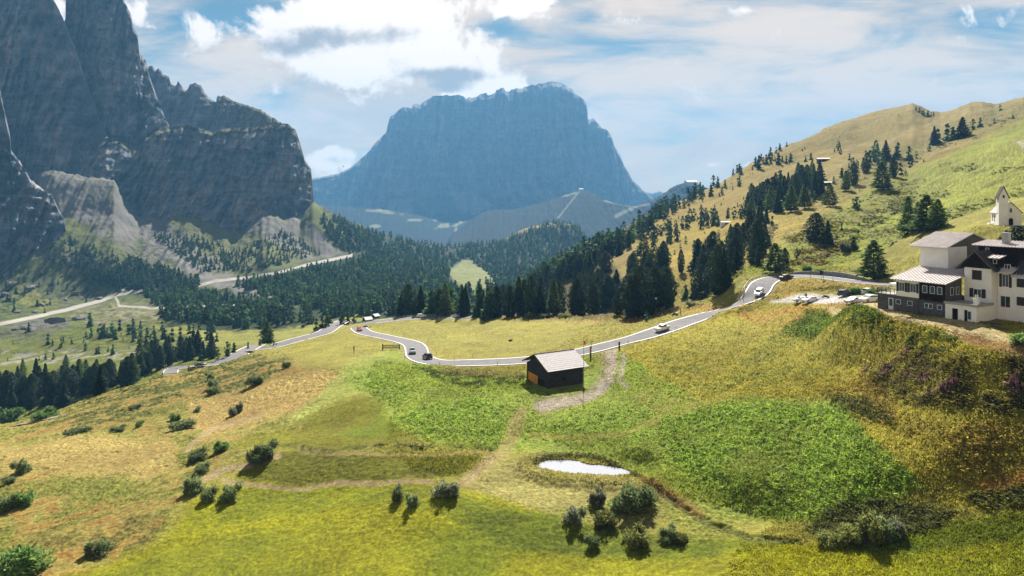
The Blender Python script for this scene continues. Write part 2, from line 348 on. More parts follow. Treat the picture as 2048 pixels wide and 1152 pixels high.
for k, (o, w) in ROADS.items():
    m = (D > 120) & (D < 380); xx, yy = X[m], D[m]
    near = np.full(xx.shape, 1e9); zz = np.zeros(xx.shape)
    for a in range(0, len(o) - 1, 2):
        b = min(a + 2, len(o) - 1); dx, dy = o[b, 0] - o[a, 0], o[b, 1] - o[a, 1]; q = dx * dx + dy * dy + 1e-9
        sel = (abs(xx - o[a, 0]) < 16) & (abs(yy - o[a, 1]) < 16)
        t = np.clip(((xx[sel] - o[a, 0]) * dx + (yy[sel] - o[a, 1]) * dy) / q, 0, 1)
        d = np.hypot(xx[sel] - o[a, 0] - t * dx, yy[sel] - o[a, 1] - t * dy)
        n0 = near[sel]; u = d < n0; z0 = zz[sel]; z0[u] = (o[a, 2] + t * (o[b, 2] - o[a, 2]))[u]; n0[u] = d[u]
        near[sel] = n0; zz[sel] = z0
    f = 1 - sstep(w + .8, w + 5.5, near)
    Zm = Z[m]; Z[m] = Zm * (1 - f) + (zz - .10) * f
def flat_pad(cx, cy, r0, r1, z, ang=0, asp=1.0):
    c, s = math.cos(ang), math.sin(ang)
    u = (X - cx) * c + (D - cy) * s; v = -(X - cx) * s + (D - cy) * c
    f = 1 - sstep(r0, r1, np.hypot(u, v * asp)); Z[:] = Z * (1 - f) + z * f
POND = -43.6
HUT = P(1108, 768); HUTZ = -42.1
# ------------------------------------------------------------------ what grows where (albedo) and how rough the ground is
def pc(r, g, b, k=2.75):
    """colour a sunlit surface of this place shows -> its albedo"""
    return np.array([((c / 255) ** 2.2) / k for c in (r, g, b)])
COL = np.zeros(D.shape + (3,)); BMP = np.full(D.shape, .05); BS = np.zeros(D.shape)
W1 = fbm(X / 14, D / 14, 4, 21); W2 = fbm(X / 3.2, D / 3.2, 3, 31); WL = fbm(X / 55, D / 55, 3, 41)
wx = noise(PXg / 38, Y0 / 16, 3) * 15 + noise(PXg / 11, Y0 / 6, 5) * 7; wy = noise(PXg / 38 + 9, Y0 / 16, 4) * 7 + noise(PXg / 11, Y0 / 6, 6) * 4
def put(mask, c, bmp=None, idx=None):
    tgt = (slice(None), slice(None)) if idx is None else idx
    m3 = mask[..., None]
    COL[tgt] = COL[tgt] * (1 - m3) + c * m3
    if bmp is not None: BMP[tgt] = BMP[tgt] * (1 - mask) + bmp * mask
def poly(pts, c, soft=8, op=1.0, bmp=None, warp=1.0, dmin=0, dmax=1e9, nz=None):
    xs, ys = zip(*pts); pad = soft + 20
    i0, i1 = int(max(0, (min(xs) - pad - PX[0]) / 2)), int(min(NC, (max(xs) + pad - PX[0]) / 2 + 1))
    rows = np.nonzero(((Y0[:, i0:i1] > min(ys) - pad) & (Y0[:, i0:i1] < max(ys) + pad) & (D[:, i0:i1] >= dmin) & (D[:, i0:i1] <= dmax)).any(1))[0]
    if not len(rows): return
    r0, r1 = rows[0], rows[-1] + 1; sl = (slice(r0, r1), slice(i0, i1))
    x = PXg[sl] + wx[sl] * warp; y = Y0[sl] + wy[sl] * warp
    ins = np.zeros(x.shape, bool); P2 = list(pts) + [pts[0]]
    for k in range(len(pts)):
        (ax, ay), (bx, by) = P2[k], P2[k + 1]
        if ay == by: continue
        cnd = ((ay > y) != (by > y)) & (x < (bx - ax) * (y - ay) / (by - ay) + ax); ins ^= cnd
    d = seg_dist(x, y, P2); sd_ = np.where(ins, d, -d)
    m = sstep(-soft, soft, sd_) * op
    if nz is not None: m = m * sstep(nz[0], nz[1], nz[2][sl])
    m = m * ((D[sl] >= dmin) & (D[sl] <= dmax))
    put(m, c, bmp, sl)
def stroke(pts, w, c, soft=2, op=1.0, bmp=None, warp=.5, dmin=0, dmax=1e9, dz=0, nz=None):
    xs, ys = zip(*pts); pad = w + soft + 14
    i0, i1 = int(max(0, (min(xs) - pad - PX[0]) / 2)), int(min(NC, (max(xs) + pad - PX[0]) / 2 + 1))
    rows = np.nonzero(((Y0[:, i0:i1] > min(ys) - pad) & (Y0[:, i0:i1] < max(ys) + pad) & (D[:, i0:i1] >= dmin) & (D[:, i0:i1] <= dmax)).any(1))[0]
    if not len(rows): return
    r0, r1 = rows[0], rows[-1] + 1; sl = (slice(r0, r1), slice(i0, i1))
    d = seg_dist(PXg[sl] + wx[sl] * warp, Y0[sl] + wy[sl] * warp, pts)
    m = (1 - sstep(w - soft, w + soft, d)) * op * ((D[sl] >= dmin) & (D[sl] <= dmax))
    if nz is not None: m = m * sstep(nz[0], nz[1], nz[2][sl])
    put(m, c, bmp, sl)
    if dz: Z[sl] += dz * m

MEAD = pc(186, 180, 84); LUSH = pc(160, 192, 72); LUSHD = pc(124, 152, 56); FORE = pc(184, 184, 26); FORED = pc(116, 134, 20)
DRY = pc(206, 192, 104); ORG = pc(204, 154, 84); OLIVE = pc(134, 140, 62); DKW = pc(92, 98, 48); DIRT = pc(205, 188, 158); ROCK = pc(150, 146, 138)
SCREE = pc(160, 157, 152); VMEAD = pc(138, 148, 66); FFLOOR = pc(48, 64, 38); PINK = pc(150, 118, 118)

COL[:] = MEAD
# broad zones of the near ground
SP = W1 * .7 + W2 * .6 + fbm((X + D) / 9, (D - X) / 3.5, 3, 131) * .6
poly([(-400, 1300), (-400, 840), (0, 845), (320, 745), (520, 700), (760, 780), (640, 850), (380, 960), (330, 1050), (150, 1300)], DRY, 20)
poly([(120, 840), (330, 750), (480, 720), (560, 715), (590, 740), (470, 790), (300, 850), (130, 880), (40, 865)], OLIVE, 14, .75, .22, nz=(-.25, .25, W1 + W2 * .5))
poly([(-400, 1300), (-400, 960), (0, 950), (200, 960), (330, 1000), (350, 1060), (200, 1120), (60, 1300)], OLIVE * 1.25, 16, .8, .2, nz=(-.4, .3, W1))
SP = W1 * .7 + W2 * .6 + fbm((X + D) / 9, (D - X) / 3.5, 3, 131) * .6
poly([(-400, 1300), (-400, 850), (0, 850), (320, 750), (520, 705), (700, 740), (640, 840), (400, 950), (330, 1050), (150, 1300)], OLIVE * 1.1, 18, .85, .2, nz=(-.25, .35, SP))
poly([(-400, 1300), (-400, 850), (0, 850), (320, 750), (520, 705), (700, 740), (640, 840), (400, 950), (330, 1050), (150, 1300)], ORG * 1.05, 18, .75, .14, nz=(.05, .5, -SP))
poly([(60, 860), (200, 790), (330, 752), (470, 715), (585, 712), (590, 738), (480, 780), (360, 800), (250, 850)], DKW * 1.2, 12, .8, .26, nz=(-.15, .3, SP + .1))
poly([(0, 1140), (60, 1060), (200, 1040), (330, 1040), (300, 1080), (160, 1130)], pc(140, 112, 70), 14, .7, .2, nz=(-.3, .3, SP))
poly([(0, 900), (150, 872), (340, 880), (360, 930), (300, 960), (120, 945), (0, 960)], pc(222, 196, 118), 14, .8)
poly([(380, 800), (520, 770), (640, 740), (700, 760), (690, 790), (560, 830), (420, 870), (380, 860)], pc(222, 190, 116), 10, .8)
poly([(560, 850), (640, 780), (700, 720), (780, 700), (800, 730), (720, 780), (640, 850)], pc(194, 200, 100), 8)
poly([(-300, 1300), (60, 1180), (330, 1080), (400, 990), (480, 965), (700, 955), (930, 975), (1150, 1040), (1340, 1075), (1620, 1090), (1850, 1060), (2100, 1020), (2500, 1000), (2500, 1400)], FORE, 16, 1, .09)
poly([(330, 1010), (420, 985), (700, 960), (900, 985), (1060, 1030), (980, 1050), (760, 1010), (560, 1030), (380, 1060)], FORED * 1.15, 12, .75, nz=(-.35, .3, WL + W2 * .3))
poly([(-100, 1300), (60, 1180), (330, 1090), (600, 1050), (1000, 1060), (1500, 1095), (2048, 1050), (2400, 1300)], FORED, 20, .8, nz=(-.15, .45, WL + W1 * .5))
poly([(900, 1040), (1100, 1020), (1240, 1060), (1560, 1085), (1400, 1120), (1000, 1100)], FORED * 1.05, 14, .85)
poly([(1640, 1090), (1900, 1040), (2100, 1020), (2100, 1080), (1800, 1115)], FORED * 1.1, 12, .8)
poly([(590, 855), (680, 800), (740, 790), (800, 820), (820, 870), (700, 900), (560, 900), (450, 900), (500, 870)], pc(150, 150, 40), 10, .9)
poly([(640, 870), (700, 815), (760, 810), (790, 850), (830, 880), (780, 900), (600, 890)], FORED * 1.2, 9, .8, nz=(-.3, .3, W1))
poly([(540, 905), (800, 905), (960, 915), (930, 955), (780, 962), (600, 965), (470, 960), (490, 925)], pc(134, 136, 26), 5, 1, .1)
# lush rough growth
poly([(700, 745), (800, 700), (880, 745), (1040, 755), (1180, 745), (1240, 700), (1300, 720), (1270, 790), (1310, 850), (1500, 800), (1700, 810), (1800, 900), (1880, 960), (1780, 1010), (1600, 1040), (1450, 1040), (1330, 960), (1260, 930), (1080, 905), (1000, 905), (850, 890), (790, 850), (760, 800), (690, 780)], pc(172, 190, 78), 14, 1, .12)
for pts, o in (([(700, 745), (740, 745), (800, 770), (830, 790), (780, 810), (720, 780)], .95), ([(790, 840), (860, 800), (960, 790), (1060, 830), (1040, 880), (1000, 895), (850, 880)], .9),
               ([(1060, 850), (1180, 830), (1300, 790), (1330, 850), (1280, 890), (1060, 880)], .75), ([(1310, 830), (1500, 800), (1680, 810), (1780, 890), (1860, 960), (1740, 1000), (1640, 1040), (1520, 1030), (1400, 960), (1320, 900)], .95),
               ([(820, 725), (860, 740), (1050, 755), (1040, 768), (900, 765), (840, 750)], .9), ([(1170, 700), (1200, 705), (1195, 770), (1160, 790)], .8), ([(1270, 700), (1300, 700), (1400, 790), (1330, 840), (1270, 780)], .7)):
    poly(pts, LUSH, 20, o * .85, .20, nz=(-.8, .2, SP)); poly(pts, LUSHD, 16, o * .45, .22, nz=(.0, .5, SP))
poly([(830, 735), (900, 745), (1050, 752), (1060, 768), (960, 772), (880, 765)], DKW, 5, .85, .25, nz=(-.2, .3, W2 + .15))
poly([(880, 738), (1050, 740), (1050, 752), (900, 748)], pc(150, 132, 90), 4, .7)
# far meadow behind the road
poly([(760, 655), (960, 640), (1280, 632), (1290, 655), (1160, 700), (900, 715), (860, 690)], pc(194, 186, 92), 6)
poly([(760, 655), (960, 640), (1280, 632), (1290, 655), (1160, 700), (900, 715), (860, 690)], pc(168, 160, 66), 10, .6, .10, nz=(-.1, .5, SP))
poly([(750, 650), (800, 655), (900, 665), (870, 690), (800, 672)], OLIVE * 1.5, 5, .6, .15, nz=(-.3, .3, W1))
poly([(960, 628), (1290, 622), (1460, 600), (1480, 610), (1350, 634), (1250, 645), (1000, 640)], pc(204, 160, 92), 4, .75, .12, nz=(-.5, .2, W1))
# right slope
poly([(1230, 700), (1300, 680), (1440, 620), (1500, 608), (1760, 612), (1900, 640), (2500, 640), (2500, 1050), (1900, 1010), (1760, 900), (1680, 800), (1500, 790), (1400, 800), (1290, 740)], pc(196, 186, 76), 8, 1, .10)
poly([(1300, 720), (1500, 640), (1700, 700), (1650, 780), (1450, 800), (1360, 780)], OLIVE * 1.2, 18, .7, .18, nz=(-.25, .35, W1 + W2 * .6))
poly([(1470, 620), (1620, 607), (1670, 622), (1580, 655), (1500, 650)], ORG, 14, .8, .16, nz=(-.5, .35, W1 + W2))
poly([(1560, 670), (1620, 620), (1700, 632), (1800, 650), (1930, 680), (1900, 710), (1780, 700), (1640, 690)], pc(110, 128, 44), 7, .95, .34, nz=(-.5, .0, W1 + W2))
poly([(1600, 665), (1640, 625), (1700, 640), (1690, 670)], LUSHD, 7, .8, .36)
poly([(1720, 780), (1740, 720), (1860, 700), (2060, 720), (2400, 740), (2400, 830), (1990, 830), (1840, 820)], pc(88, 84, 50), 12, .85, .34, nz=(-.6, .1, SP))
poly([(1720, 760), (1740, 705), (1850, 695), (1840, 715), (1760, 740), (1900, 760), (2048, 740), (2048, 790), (1880, 800), (1780, 790)], pc(186, 140, 138), 8, .8, .34, nz=(-.05, .35, W2 + W1 * .4))
poly([(1580, 760), (1740, 740), (1800, 830), (1900, 850), (2400, 820), (2400, 990), (1960, 990), (1800, 870), (1660, 800)], pc(168, 146, 66), 12, .8, .22, nz=(-.35, .3, W1))
poly([(1640, 790), (1740, 800), (1800, 860), (1700, 830)], DKW * 1.2, 8, .8, .3)
poly([(1950, 960), (2048, 940), (2400, 930), (2400, 985), (1980, 985)], ORG * 1.05, 6, .7, .1)
poly([(1930, 990), (2048, 970), (2400, 960), (2400, 1010), (1960, 1015)], DKW * 1.2, 6, .85, .3)
poly([(1600, 1060), (1680, 1010), (1800, 1000), (1920, 1020), (1860, 1060), (1700, 1085)], DKW * 1.3, 8, .85, .28)
poly([(1750, 616), (1960, 650), (2048, 680), (2400, 690), (2400, 720), (2040, 712), (1930, 690), (1880, 660), (1700, 640), (1640, 615)], pc(226, 206, 150), 6, 1, .02)
poly([(1900, 660), (2048, 690), (2100, 720), (1960, 700)], pc(200, 162, 110), 6, .8)
poly([(1545, 590), (1600, 590), (1700, 591), (1765, 586), (1765, 600), (1700, 607), (1610, 606), (1540, 603)], pc(214, 210, 206, 2.2), 2, 1, 0, warp=.1)
poly([(1640, 607), (1700, 600), (1760, 604), (1760, 612), (1660, 614)], pc(190, 160, 90), 2, .8, .1, warp=.3)
poly([(1500, 585), (1540, 556), (1700, 566), (1760, 574), (1750, 586), (1600, 589), (1548, 598)], pc(192, 170, 80), 3, 1, .14, warp=.3, dmin=150)
poly([(1580, 575), (1700, 570), (1750, 578), (1740, 586), (1600, 588)], DKW * 1.3, 4, .8, .25, warp=.4, nz=(-.2, .2, W1 + W2 * .4))
# tracks, gravel, paths, pond edge
GRAV = pc(216, 204, 184)
stroke([(1215, 702), (1218, 730), (1212, 762), (1190, 785), (1150, 800), (1080, 815)], 14, pc(190, 180, 140), 7, .8, .04, dmin=110)
stroke([(1222, 702), (1225, 730), (1218, 760), (1195, 787), (1155, 802), (1080, 814)], 9, GRAV, 4, .95, .05, dmin=110, nz=(-.5, .1, W2 + .25))
stroke([(1248, 712), (1244, 740), (1240, 762), (1252, 775)], 5, GRAV, 3, .9, .08, dmin=110, dz=-.3)
stroke([(1040, 830), (1010, 900), (985, 930), (930, 968)], 13, pc(196, 184, 112), 6, .85, .03)
stroke([(985, 915), (955, 945), (925, 968)], 8, pc(204, 182, 130), 4, .9, .02)
stroke([(1060, 868), (1180, 878), (1250, 868), (1310, 838), (1350, 800)], 6, pc(186, 184, 90), 4, .8, .02)
stroke([(445, 962), (520, 972), (600, 972), (680, 962), (760, 968), (860, 968)], 5, pc(200, 178, 130), 3, .95, .02)
stroke([(410, 965), (440, 945), (500, 930), (560, 912)], 5, pc(206, 184, 140), 3, .9, .02)
stroke([(600, 900), (700, 908), (860, 914), (1000, 908)], 3, pc(190, 172, 110), 2, .9, .02)
stroke([(560, 892), (640, 900), (760, 893), (880, 900), (980, 900)], 5, DKW * 1.4, 3, .7, .25, nz=(-.2, .3, W2 + .2))
stroke([(370, 900), (430, 855), (520, 830)], 5, pc(212, 186, 136), 4, .8, .02)
poly([(1000, 930), (1080, 905), (1100, 960), (1280, 950), (1360, 990), (1300, 1060), (1100, 1030), (940, 980)], pc(184, 176, 104), 8, .9, .10)
poly([(1100, 1020), (1260, 990), (1420, 1000), (1500, 1070), (1380, 1090), (1180, 1070)], OLIVE * 1.35, 10, .8, .2, nz=(-.4, .2, W1))
stroke([(1290, 955), (1350, 1000), (1420, 1045), (1500, 1078), (1600, 1085)], 7, DKW * 1.6, 4, .8, .2, dz=-.5)
stroke([(1285, 950), (1350, 990), (1400, 1020)], 7, pc(170, 130, 80), 3, .6, .1)
stroke([(1072, 930), (1090, 918), (1165, 915), (1230, 930), (1275, 944)], 5, DKW * 1.3, 3, .8, .25)
# left bottom lane
LANE = smooth_pts([(10, 850), (50, 846), (90, 838), (135, 830)], sm=3)
# left valley ------------------------------------------------------
V = D > 262
LV = sstep(1000, 940, PXg) * sstep(-1, 1, D - np.interp(PXg, KX, [240, 240, 262, 285, 300, 330, 350, 340, 330, 320, 310, 300, 290, 280, 280, 280, 280, 280, 280, 280]))
put(LV, VMEAD, .25)
RV = LV * 0 + (D > 320) * sstep(940, 1000, PXg)
put(RV * sstep(1000, 1050, PXg), pc(190, 168, 92), .12)
poly([(0, 700), (200, 700), (420, 690), (420, 705), (200, 722), (0, 730)], pc(200, 196, 176), 4, .9, nz=(-.1, .2, W1 + W2 * .4), dmin=340)
poly([(-400, 640), (130, 632), (320, 622), (330, 652), (130, 690), (-400, 700)], pc(128, 146, 76), 8, .8, .4, nz=(-.3, .3, W1), dmin=340)
poly([(-400, 655), (80, 640), (140, 655), (100, 680), (-400, 690)], SCREE * .6, 6, .8, .8, nz=(-.2, .1, W1 + W2 * .3), dmin=340)
poly([(20, 650), (60, 630), (130, 640), (140, 655), (80, 665)], SCREE * .9, 4, .9, 1.0, dmin=340)
poly([(170, 600), (330, 605), (500, 612), (500, 630), (340, 640), (210, 655), (130, 635)], pc(190, 184, 150), 6, .9, .3, nz=(-.5, .2, W1), dmin=400)
poly([(-400, 500), (100, 470), (320, 560), (300, 600), (180, 610), (0, 650), (-400, 660)], pc(120, 134, 76), 12, .9, .8, dmin=400)
poly([(-400, 540), (0, 535), (150, 560), (230, 590), (150, 625), (0, 600), (-400, 600)], SCREE * .8, 8, .75, 1.2, nz=(-.15, .2, W1 + W2 * .4), dmin=400)
poly([(0, 570), (60, 580), (120, 610), (80, 625), (20, 600)], pc(160, 164, 80), 6, .9, dmin=400)
poly([(100, 480), (240, 440), (460, 430), (640, 440), (720, 500), (700, 530), (440, 580), (330, 570), (200, 520)], pc(124, 132, 84), 10, .9, 1.2, dmin=600)
poly([(-50, 450), (60, 490), (170, 510), (240, 550), (200, 560), (80, 520), (-50, 500)], SCREE * .8, 8, .8, 1.0, nz=(-.4, .2, W1), dmin=600)
GULL = fbm((X * .8 + D * .25) / 16, (D * .6 - X * .3) / 90, 4, 77)
poly([(60, 340), (240, 370), (330, 440), (440, 530), (520, 590), (640, 600), (640, 612), (500, 606), (390, 560), (260, 510), (140, 440)], SCREE, 8, .95, 1.0, nz=(-.5, .15, GULL), dmin=560)
stroke([(120, 350), (200, 410), (300, 480), (400, 545), (450, 572), (520, 596), (640, 606)], 9, SCREE * 1.15, 5, .95, .8, dmin=540)
poly([(480, 455), (540, 432), (600, 440), (680, 500), (700, 515), (600, 520), (560, 500)], SCREE * .95, 6, .95, .8, nz=(-.6, .0, GULL), dmin=600)
poly([(320, 445), (400, 436), (470, 460), (600, 510), (600, 520), (440, 500)], pc(150, 154, 96), 8, .7, .8, dmin=600)
poly([(50, 330), (235, 352), (262, 418), (330, 440), (330, 472), (200, 455), (90, 420)], SCREE * .95, 8, .9, .9, dmin=600)
poly([(120, 350), (228, 366), (250, 420), (190, 410)], VMEAD * .9, 8, .6, .6, dmin=600, nz=(-.1, .3, GULL))
poly([(-400, 480), (330, 480), (330, 600), (480, 640), (440, 700), (-400, 720)], DKW * .75, 10, .75, .9, nz=(.0, .35, W1 + fbm(X / 8, D / 8, 3, 171)), dmin=340)
# forest floor
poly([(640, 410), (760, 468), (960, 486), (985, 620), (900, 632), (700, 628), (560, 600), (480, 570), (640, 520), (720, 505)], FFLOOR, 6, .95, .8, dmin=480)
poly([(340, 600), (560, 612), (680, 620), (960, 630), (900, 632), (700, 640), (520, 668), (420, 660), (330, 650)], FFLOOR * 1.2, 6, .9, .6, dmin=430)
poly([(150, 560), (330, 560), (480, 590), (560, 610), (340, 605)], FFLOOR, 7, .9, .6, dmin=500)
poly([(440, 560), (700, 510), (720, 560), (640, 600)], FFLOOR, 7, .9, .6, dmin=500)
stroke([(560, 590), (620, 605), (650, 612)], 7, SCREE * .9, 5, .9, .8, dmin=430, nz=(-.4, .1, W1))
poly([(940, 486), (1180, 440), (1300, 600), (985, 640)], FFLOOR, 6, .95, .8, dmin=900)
poly([(900, 535), (935, 520), (965, 535), (990, 560), (985, 600), (945, 590), (905, 565)], pc(176, 184, 120), 4, .97, .3, dmin=480)
poly([(300, 650), (520, 668), (700, 632), (760, 632), (640, 662), (500, 700), (440, 712), (420, 690)], pc(190, 190, 96), 4, .9, .15, dmin=262)
poly([(-400, 800), (0, 790), (200, 770), (320, 700), (500, 690), (440, 722), (320, 752), (190, 800), (0, 870), (-400, 900)], pc(140, 150, 60), 5, .9, .2, dmin=240)
for pts_, w_ in (([(-60, 657), (0, 648), (60, 636), (130, 620), (200, 602), (232, 590), (270, 583)], 3.4), ([(400, 570), (430, 562), (500, 555), (560, 545), (620, 528), (670, 518), (706, 510)], 2.8), ([(232, 596), (238, 612), (300, 616), (420, 612), (480, 610)], 2.0), ([(270, 583), (330, 578), (400, 570)], 2.2), ([(240, 580), (270, 583)], 2.2)):
    stroke(pts_, w_, pc(238, 232, 220), 1.2, 1, .02, warp=.1, dmin=480)
VRD = np.zeros(D.shape)
for pts_, w_ in (([(-60, 657), (0, 648), (60, 636), (130, 620), (200, 602), (232, 590), (270, 583)], 9), ([(400, 570), (430, 562), (500, 555), (560, 545), (620, 528), (670, 518), (706, 510)], 8), ([(232, 596), (238, 612), (300, 616), (420, 612), (480, 610)], 7), ([(270, 583), (330, 578), (400, 570)], 6)):
    VRD = np.maximum(VRD, (1 - sstep(w_, w_ + 10, seg_dist(PXg, Y0, pts_))) * (D > 480))
# right hillside
RH = (D > 232) & (PXg > 960)
def pr(*a, **k): poly(*a, dmin=k.pop('dmin', 226), **k)
pr([(1470, 560), (1700, 400), (2048, 240), (2500, 160), (2500, 600), (1500, 600)], pc(176, 186, 64), 10, 1, .16, warp=.6)
pr([(1280, 480), (1500, 420), (1640, 380), (1700, 400), (1640, 440), (1500, 520), (1400, 600), (1250, 600)], pc(194, 172, 66), 10, .9, .14)
pr([(1290, 440), (1500, 330), (1700, 240), (1850, 212), (1870, 240), (1640, 340), (1460, 440), (1300, 480)], pc(184, 160, 66), 8, .95, .2)
pr([(1600, 300), (1760, 235), (1850, 215), (1860, 250), (1700, 300)], pc(170, 154, 70), 9, .8, .2, nz=(-.4, .3, WL))
pr([(1620, 380), (1800, 300), (1990, 215), (2060, 205), (2048, 245), (1900, 290), (1780, 350), (1680, 400)], pc(150, 148, 66), 8, .8, .3, nz=(-.4, .25, W1 + WL * .5))
pr([(1740, 330), (1840, 300), (1980, 240), (2048, 225), (2048, 232), (1900, 290)], DKW * 1.2, 5, .6, .4, nz=(-.1, .3, W1))
pr([(1560, 480), (1640, 440), (1750, 380), (1830, 350), (1850, 370), (1790, 430), (1700, 470), (1600, 520)], pc(128, 122, 54), 9, .85, .35, nz=(-.35, .2, W1 + W2 * .5))
pr([(1700, 450), (1790, 400), (1880, 380), (1900, 390), (1800, 430), (1720, 480), (1640, 520)], DKW * 1.3, 6, .8, .45, nz=(-.2, .25, W1 + W2 * .6))
pr([(1720, 480), (1800, 450), (1900, 420), (1980, 400), (2048, 380), (2048, 395), (1960, 425), (1800, 480)], DKW * 1.5, 5, .75, .35, nz=(-.25, .2, W2 + W1 * .4))
pr([(1560, 530), (1640, 480), (1700, 490), (1640, 545), (1560, 545)], pc(150, 128, 66), 8, .75, .3, nz=(-.3, .25, W1))
pr([(1760, 500), (1840, 460), (1860, 540), (1780, 560), (1740, 540)], ROCK * .9, 6, .6, .6, nz=(.05, .3, W1 + W2 * .5))
pr([(1960, 445), (2030, 445), (2030, 455), (1950, 458)], pc(170, 184, 70), 3, .9, .02)
pr([(1400, 560), (1480, 520), (1560, 500), (1500, 560), (1480, 600), (1400, 600)], pc(150, 144, 62), 8, .7, .3, nz=(-.3, .3, W1))
pr([(1460, 470), (1560, 450), (1530, 500), (1480, 510)], ROCK * .8, 6, .7, .5, nz=(-.1, .2, W2 + W1 * .3))
pr([(1010, 640), (1010, 590), (1200, 480), (1290, 430), (1330, 430), (1210, 520), (1260, 560), (1280, 640)], pc(100, 100, 50), 8, .8, .5)
stroke([(1690, 300), (1740, 285), (1770, 290), (1800, 270), (1870, 245)], 3, pc(206, 186, 130), 2, .7, .1, dmin=500)
stroke([(2048, 295), (2030, 290)], 4, GRAV, 2, .9, dmin=200)

pr([(1380, 640), (1330, 560), (1420, 520), (1480, 480), (1520, 500), (1480, 560), (1470, 600)], OLIVE * 1.1, 9, .55, .35, nz=(-.3, .3, W1 + W2 * .4))
pr([(1560, 300), (1700, 250), (1840, 225), (1850, 245), (1700, 290), (1590, 330)], pc(140, 128, 62), 10, .5, .3, nz=(-.1, .4, WL + W1 * .6))
pr([(1560, 430), (1700, 390), (1860, 330), (2048, 300), (2048, 360), (1860, 400), (1700, 450)], pc(150, 156, 62), 10, .5, .2, nz=(-.2, .35, W1 + WL * .4))
pr([(1850, 330), (2048, 330), (2048, 350), (1960, 350)], DKW * 1.3, 3, .7, .4, nz=(.1, .3, W1 + W2 * .3))
TERR = ridged(X / 46 + D / 90, D / 9, 2, 193)
put(sstep(.35, .75, TERR) * sstep(1480, 1600, PXg) * (D > 232) * (1 - sstep(900, 1200, D)) * .4, pc(110, 108, 48), .25)

# ground shape --------------------------------------------------------
near = 1 - sstep(330, 480, D)
und = fbm(X / 22, D / 22, 3, 51) * .95 * sstep(40, 90, D)
rdm = np.full(D.shape, 99.0)
for k, (o, w) in ROADS.items():
    m = (D > 120) & (D < 380); pts = [tuple(q[:2]) for q in o[::4]] + [tuple(o[-1][:2])]
    rdm[m] = np.minimum(rdm[m], seg_dist(X[m], D[m], pts) - w)
keep = sstep(.6, 6, rdm)
put((1 - sstep(.3, 1.6, rdm + W2 * .6)) * .8, pc(190, 176, 120), .03)
lump = fbm(X / 1.1, D / 1.1, 3, 61); lump2 = fbm(X / .45, D / .45, 2, 71)
Z += und * near * keep
Z += (lump * BMP * 1.7 + np.abs(lump2) * BMP * .9) * near * sstep(.3, 1.5, rdm) * np.clip(D / 110, .6, 2.2)
# tussocky growth: tone follows the finer lump noise, stronger on rough ground
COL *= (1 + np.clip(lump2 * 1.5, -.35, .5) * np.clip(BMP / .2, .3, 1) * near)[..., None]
# terracettes on the right hillside: cattle steps
tr = sstep(1350, 1500, PXg) * sstep(230, 270, D) * (1 - sstep(1200, 1500, D))
Z += tr * (fbm(X / 9, D / 22, 3, 91) * 1.0 + fbm((X - D * .3) / 26, D / 60, 3, 92) * 3.0 * sstep(260, 420, D)) * sstep(1, 14, rdm)
Z += tr * ridged(X / 40, D / 14, 2, 93) * .9
fv = LV * sstep(330, 520, D) + RV * (1 - tr)
fv = np.clip(fv, 0, 1) * (1 - VRD * .95)
Z += fv * (fbm(X / 30, D / 30, 4, 101) * 3.2 + fbm(X / 7, D / 7, 3, 102) * 1.2 * np.clip(BMP / .8, .2, 1.3)) * sstep(300, 600, D)
Z += LV * sstep(560, 900, D) * (GULL * 6.5 + ridged((X + D * .35) / 60, D / 240, 3, 111) * 3.5) * (1 - sstep(1500, 2000, D)) * sstep(900, 640, PXg) * (1 - VRD * .95)
# big noise tint
COL *= (1 + np.clip(SP, -.7, .8) * .22 * near + np.clip(fbm(X / .8, D / .8, 2, 141), -.5, .6) * .35 * near)[..., None]
COL *= (1 + np.clip(WL, -.6, .6) * .16 + np.clip(W1, -.7, .7) * .16)[..., None]
flat_pad(HUT[0], HUT[1], 5, 11, HUTZ)
pc_ = [((1170 - 1024) / F * 110.5), 110.5]
PONDPX = [(1075, 931), (1082, 924), (1100, 920), (1135, 920), (1158, 922), (1172, 929), (1205, 930), (1240, 936), (1266, 944), (1256, 949), (1225, 952), (1190, 949), (1140, 947), (1100, 941), (1082, 937)]
PONDW = [((a - 1024) / F * q, q) for a, q in [(a, -POND * F / (b - YH)) for a, b in PONDPX]]
m_ = (abs(X - pc_[0]) < 16) & (abs(D - pc_[1]) < 10); xs_, ys_ = X[m_], D[m_]; in_ = np.zeros(xs_.shape, bool)
for k in range(len(PONDW)):
    (ax, ay), (bx, by) = PONDW[k], PONDW[(k + 1) % len(PONDW)]
    if ay != by: in_ ^= ((ay > ys_) != (by > ys_)) & (xs_ < (bx - ax) * (ys_ - ay) / (by - ay) + ax)
sd_ = seg_dist(xs_, ys_, PONDW + [PONDW[0]]) * np.where(in_, 1, -1) + noise(xs_ / .8, ys_ / .8, 5) * .35
zz_ = np.where(sd_ > 0, POND - .05 - np.minimum(sd_, .8) * .6, POND + .10 + .10 * sstep(0, -1.5, sd_) + np.abs(noise(xs_ / .5, ys_ / .5, 8)) * .35 * sstep(0, -.3, sd_)); f_ = sstep(-5, -2, sd_)
Z[m_] = Z[m_] * (1 - f_) + zz_ * f_
flat_pad(124.5, 172, 6, 13, -6.95)
flat_pad(77, 122, 12, 25, -20.4, math.atan2(-.875, .484), 1.45)
COL = np.clip(COL, .008, .9)

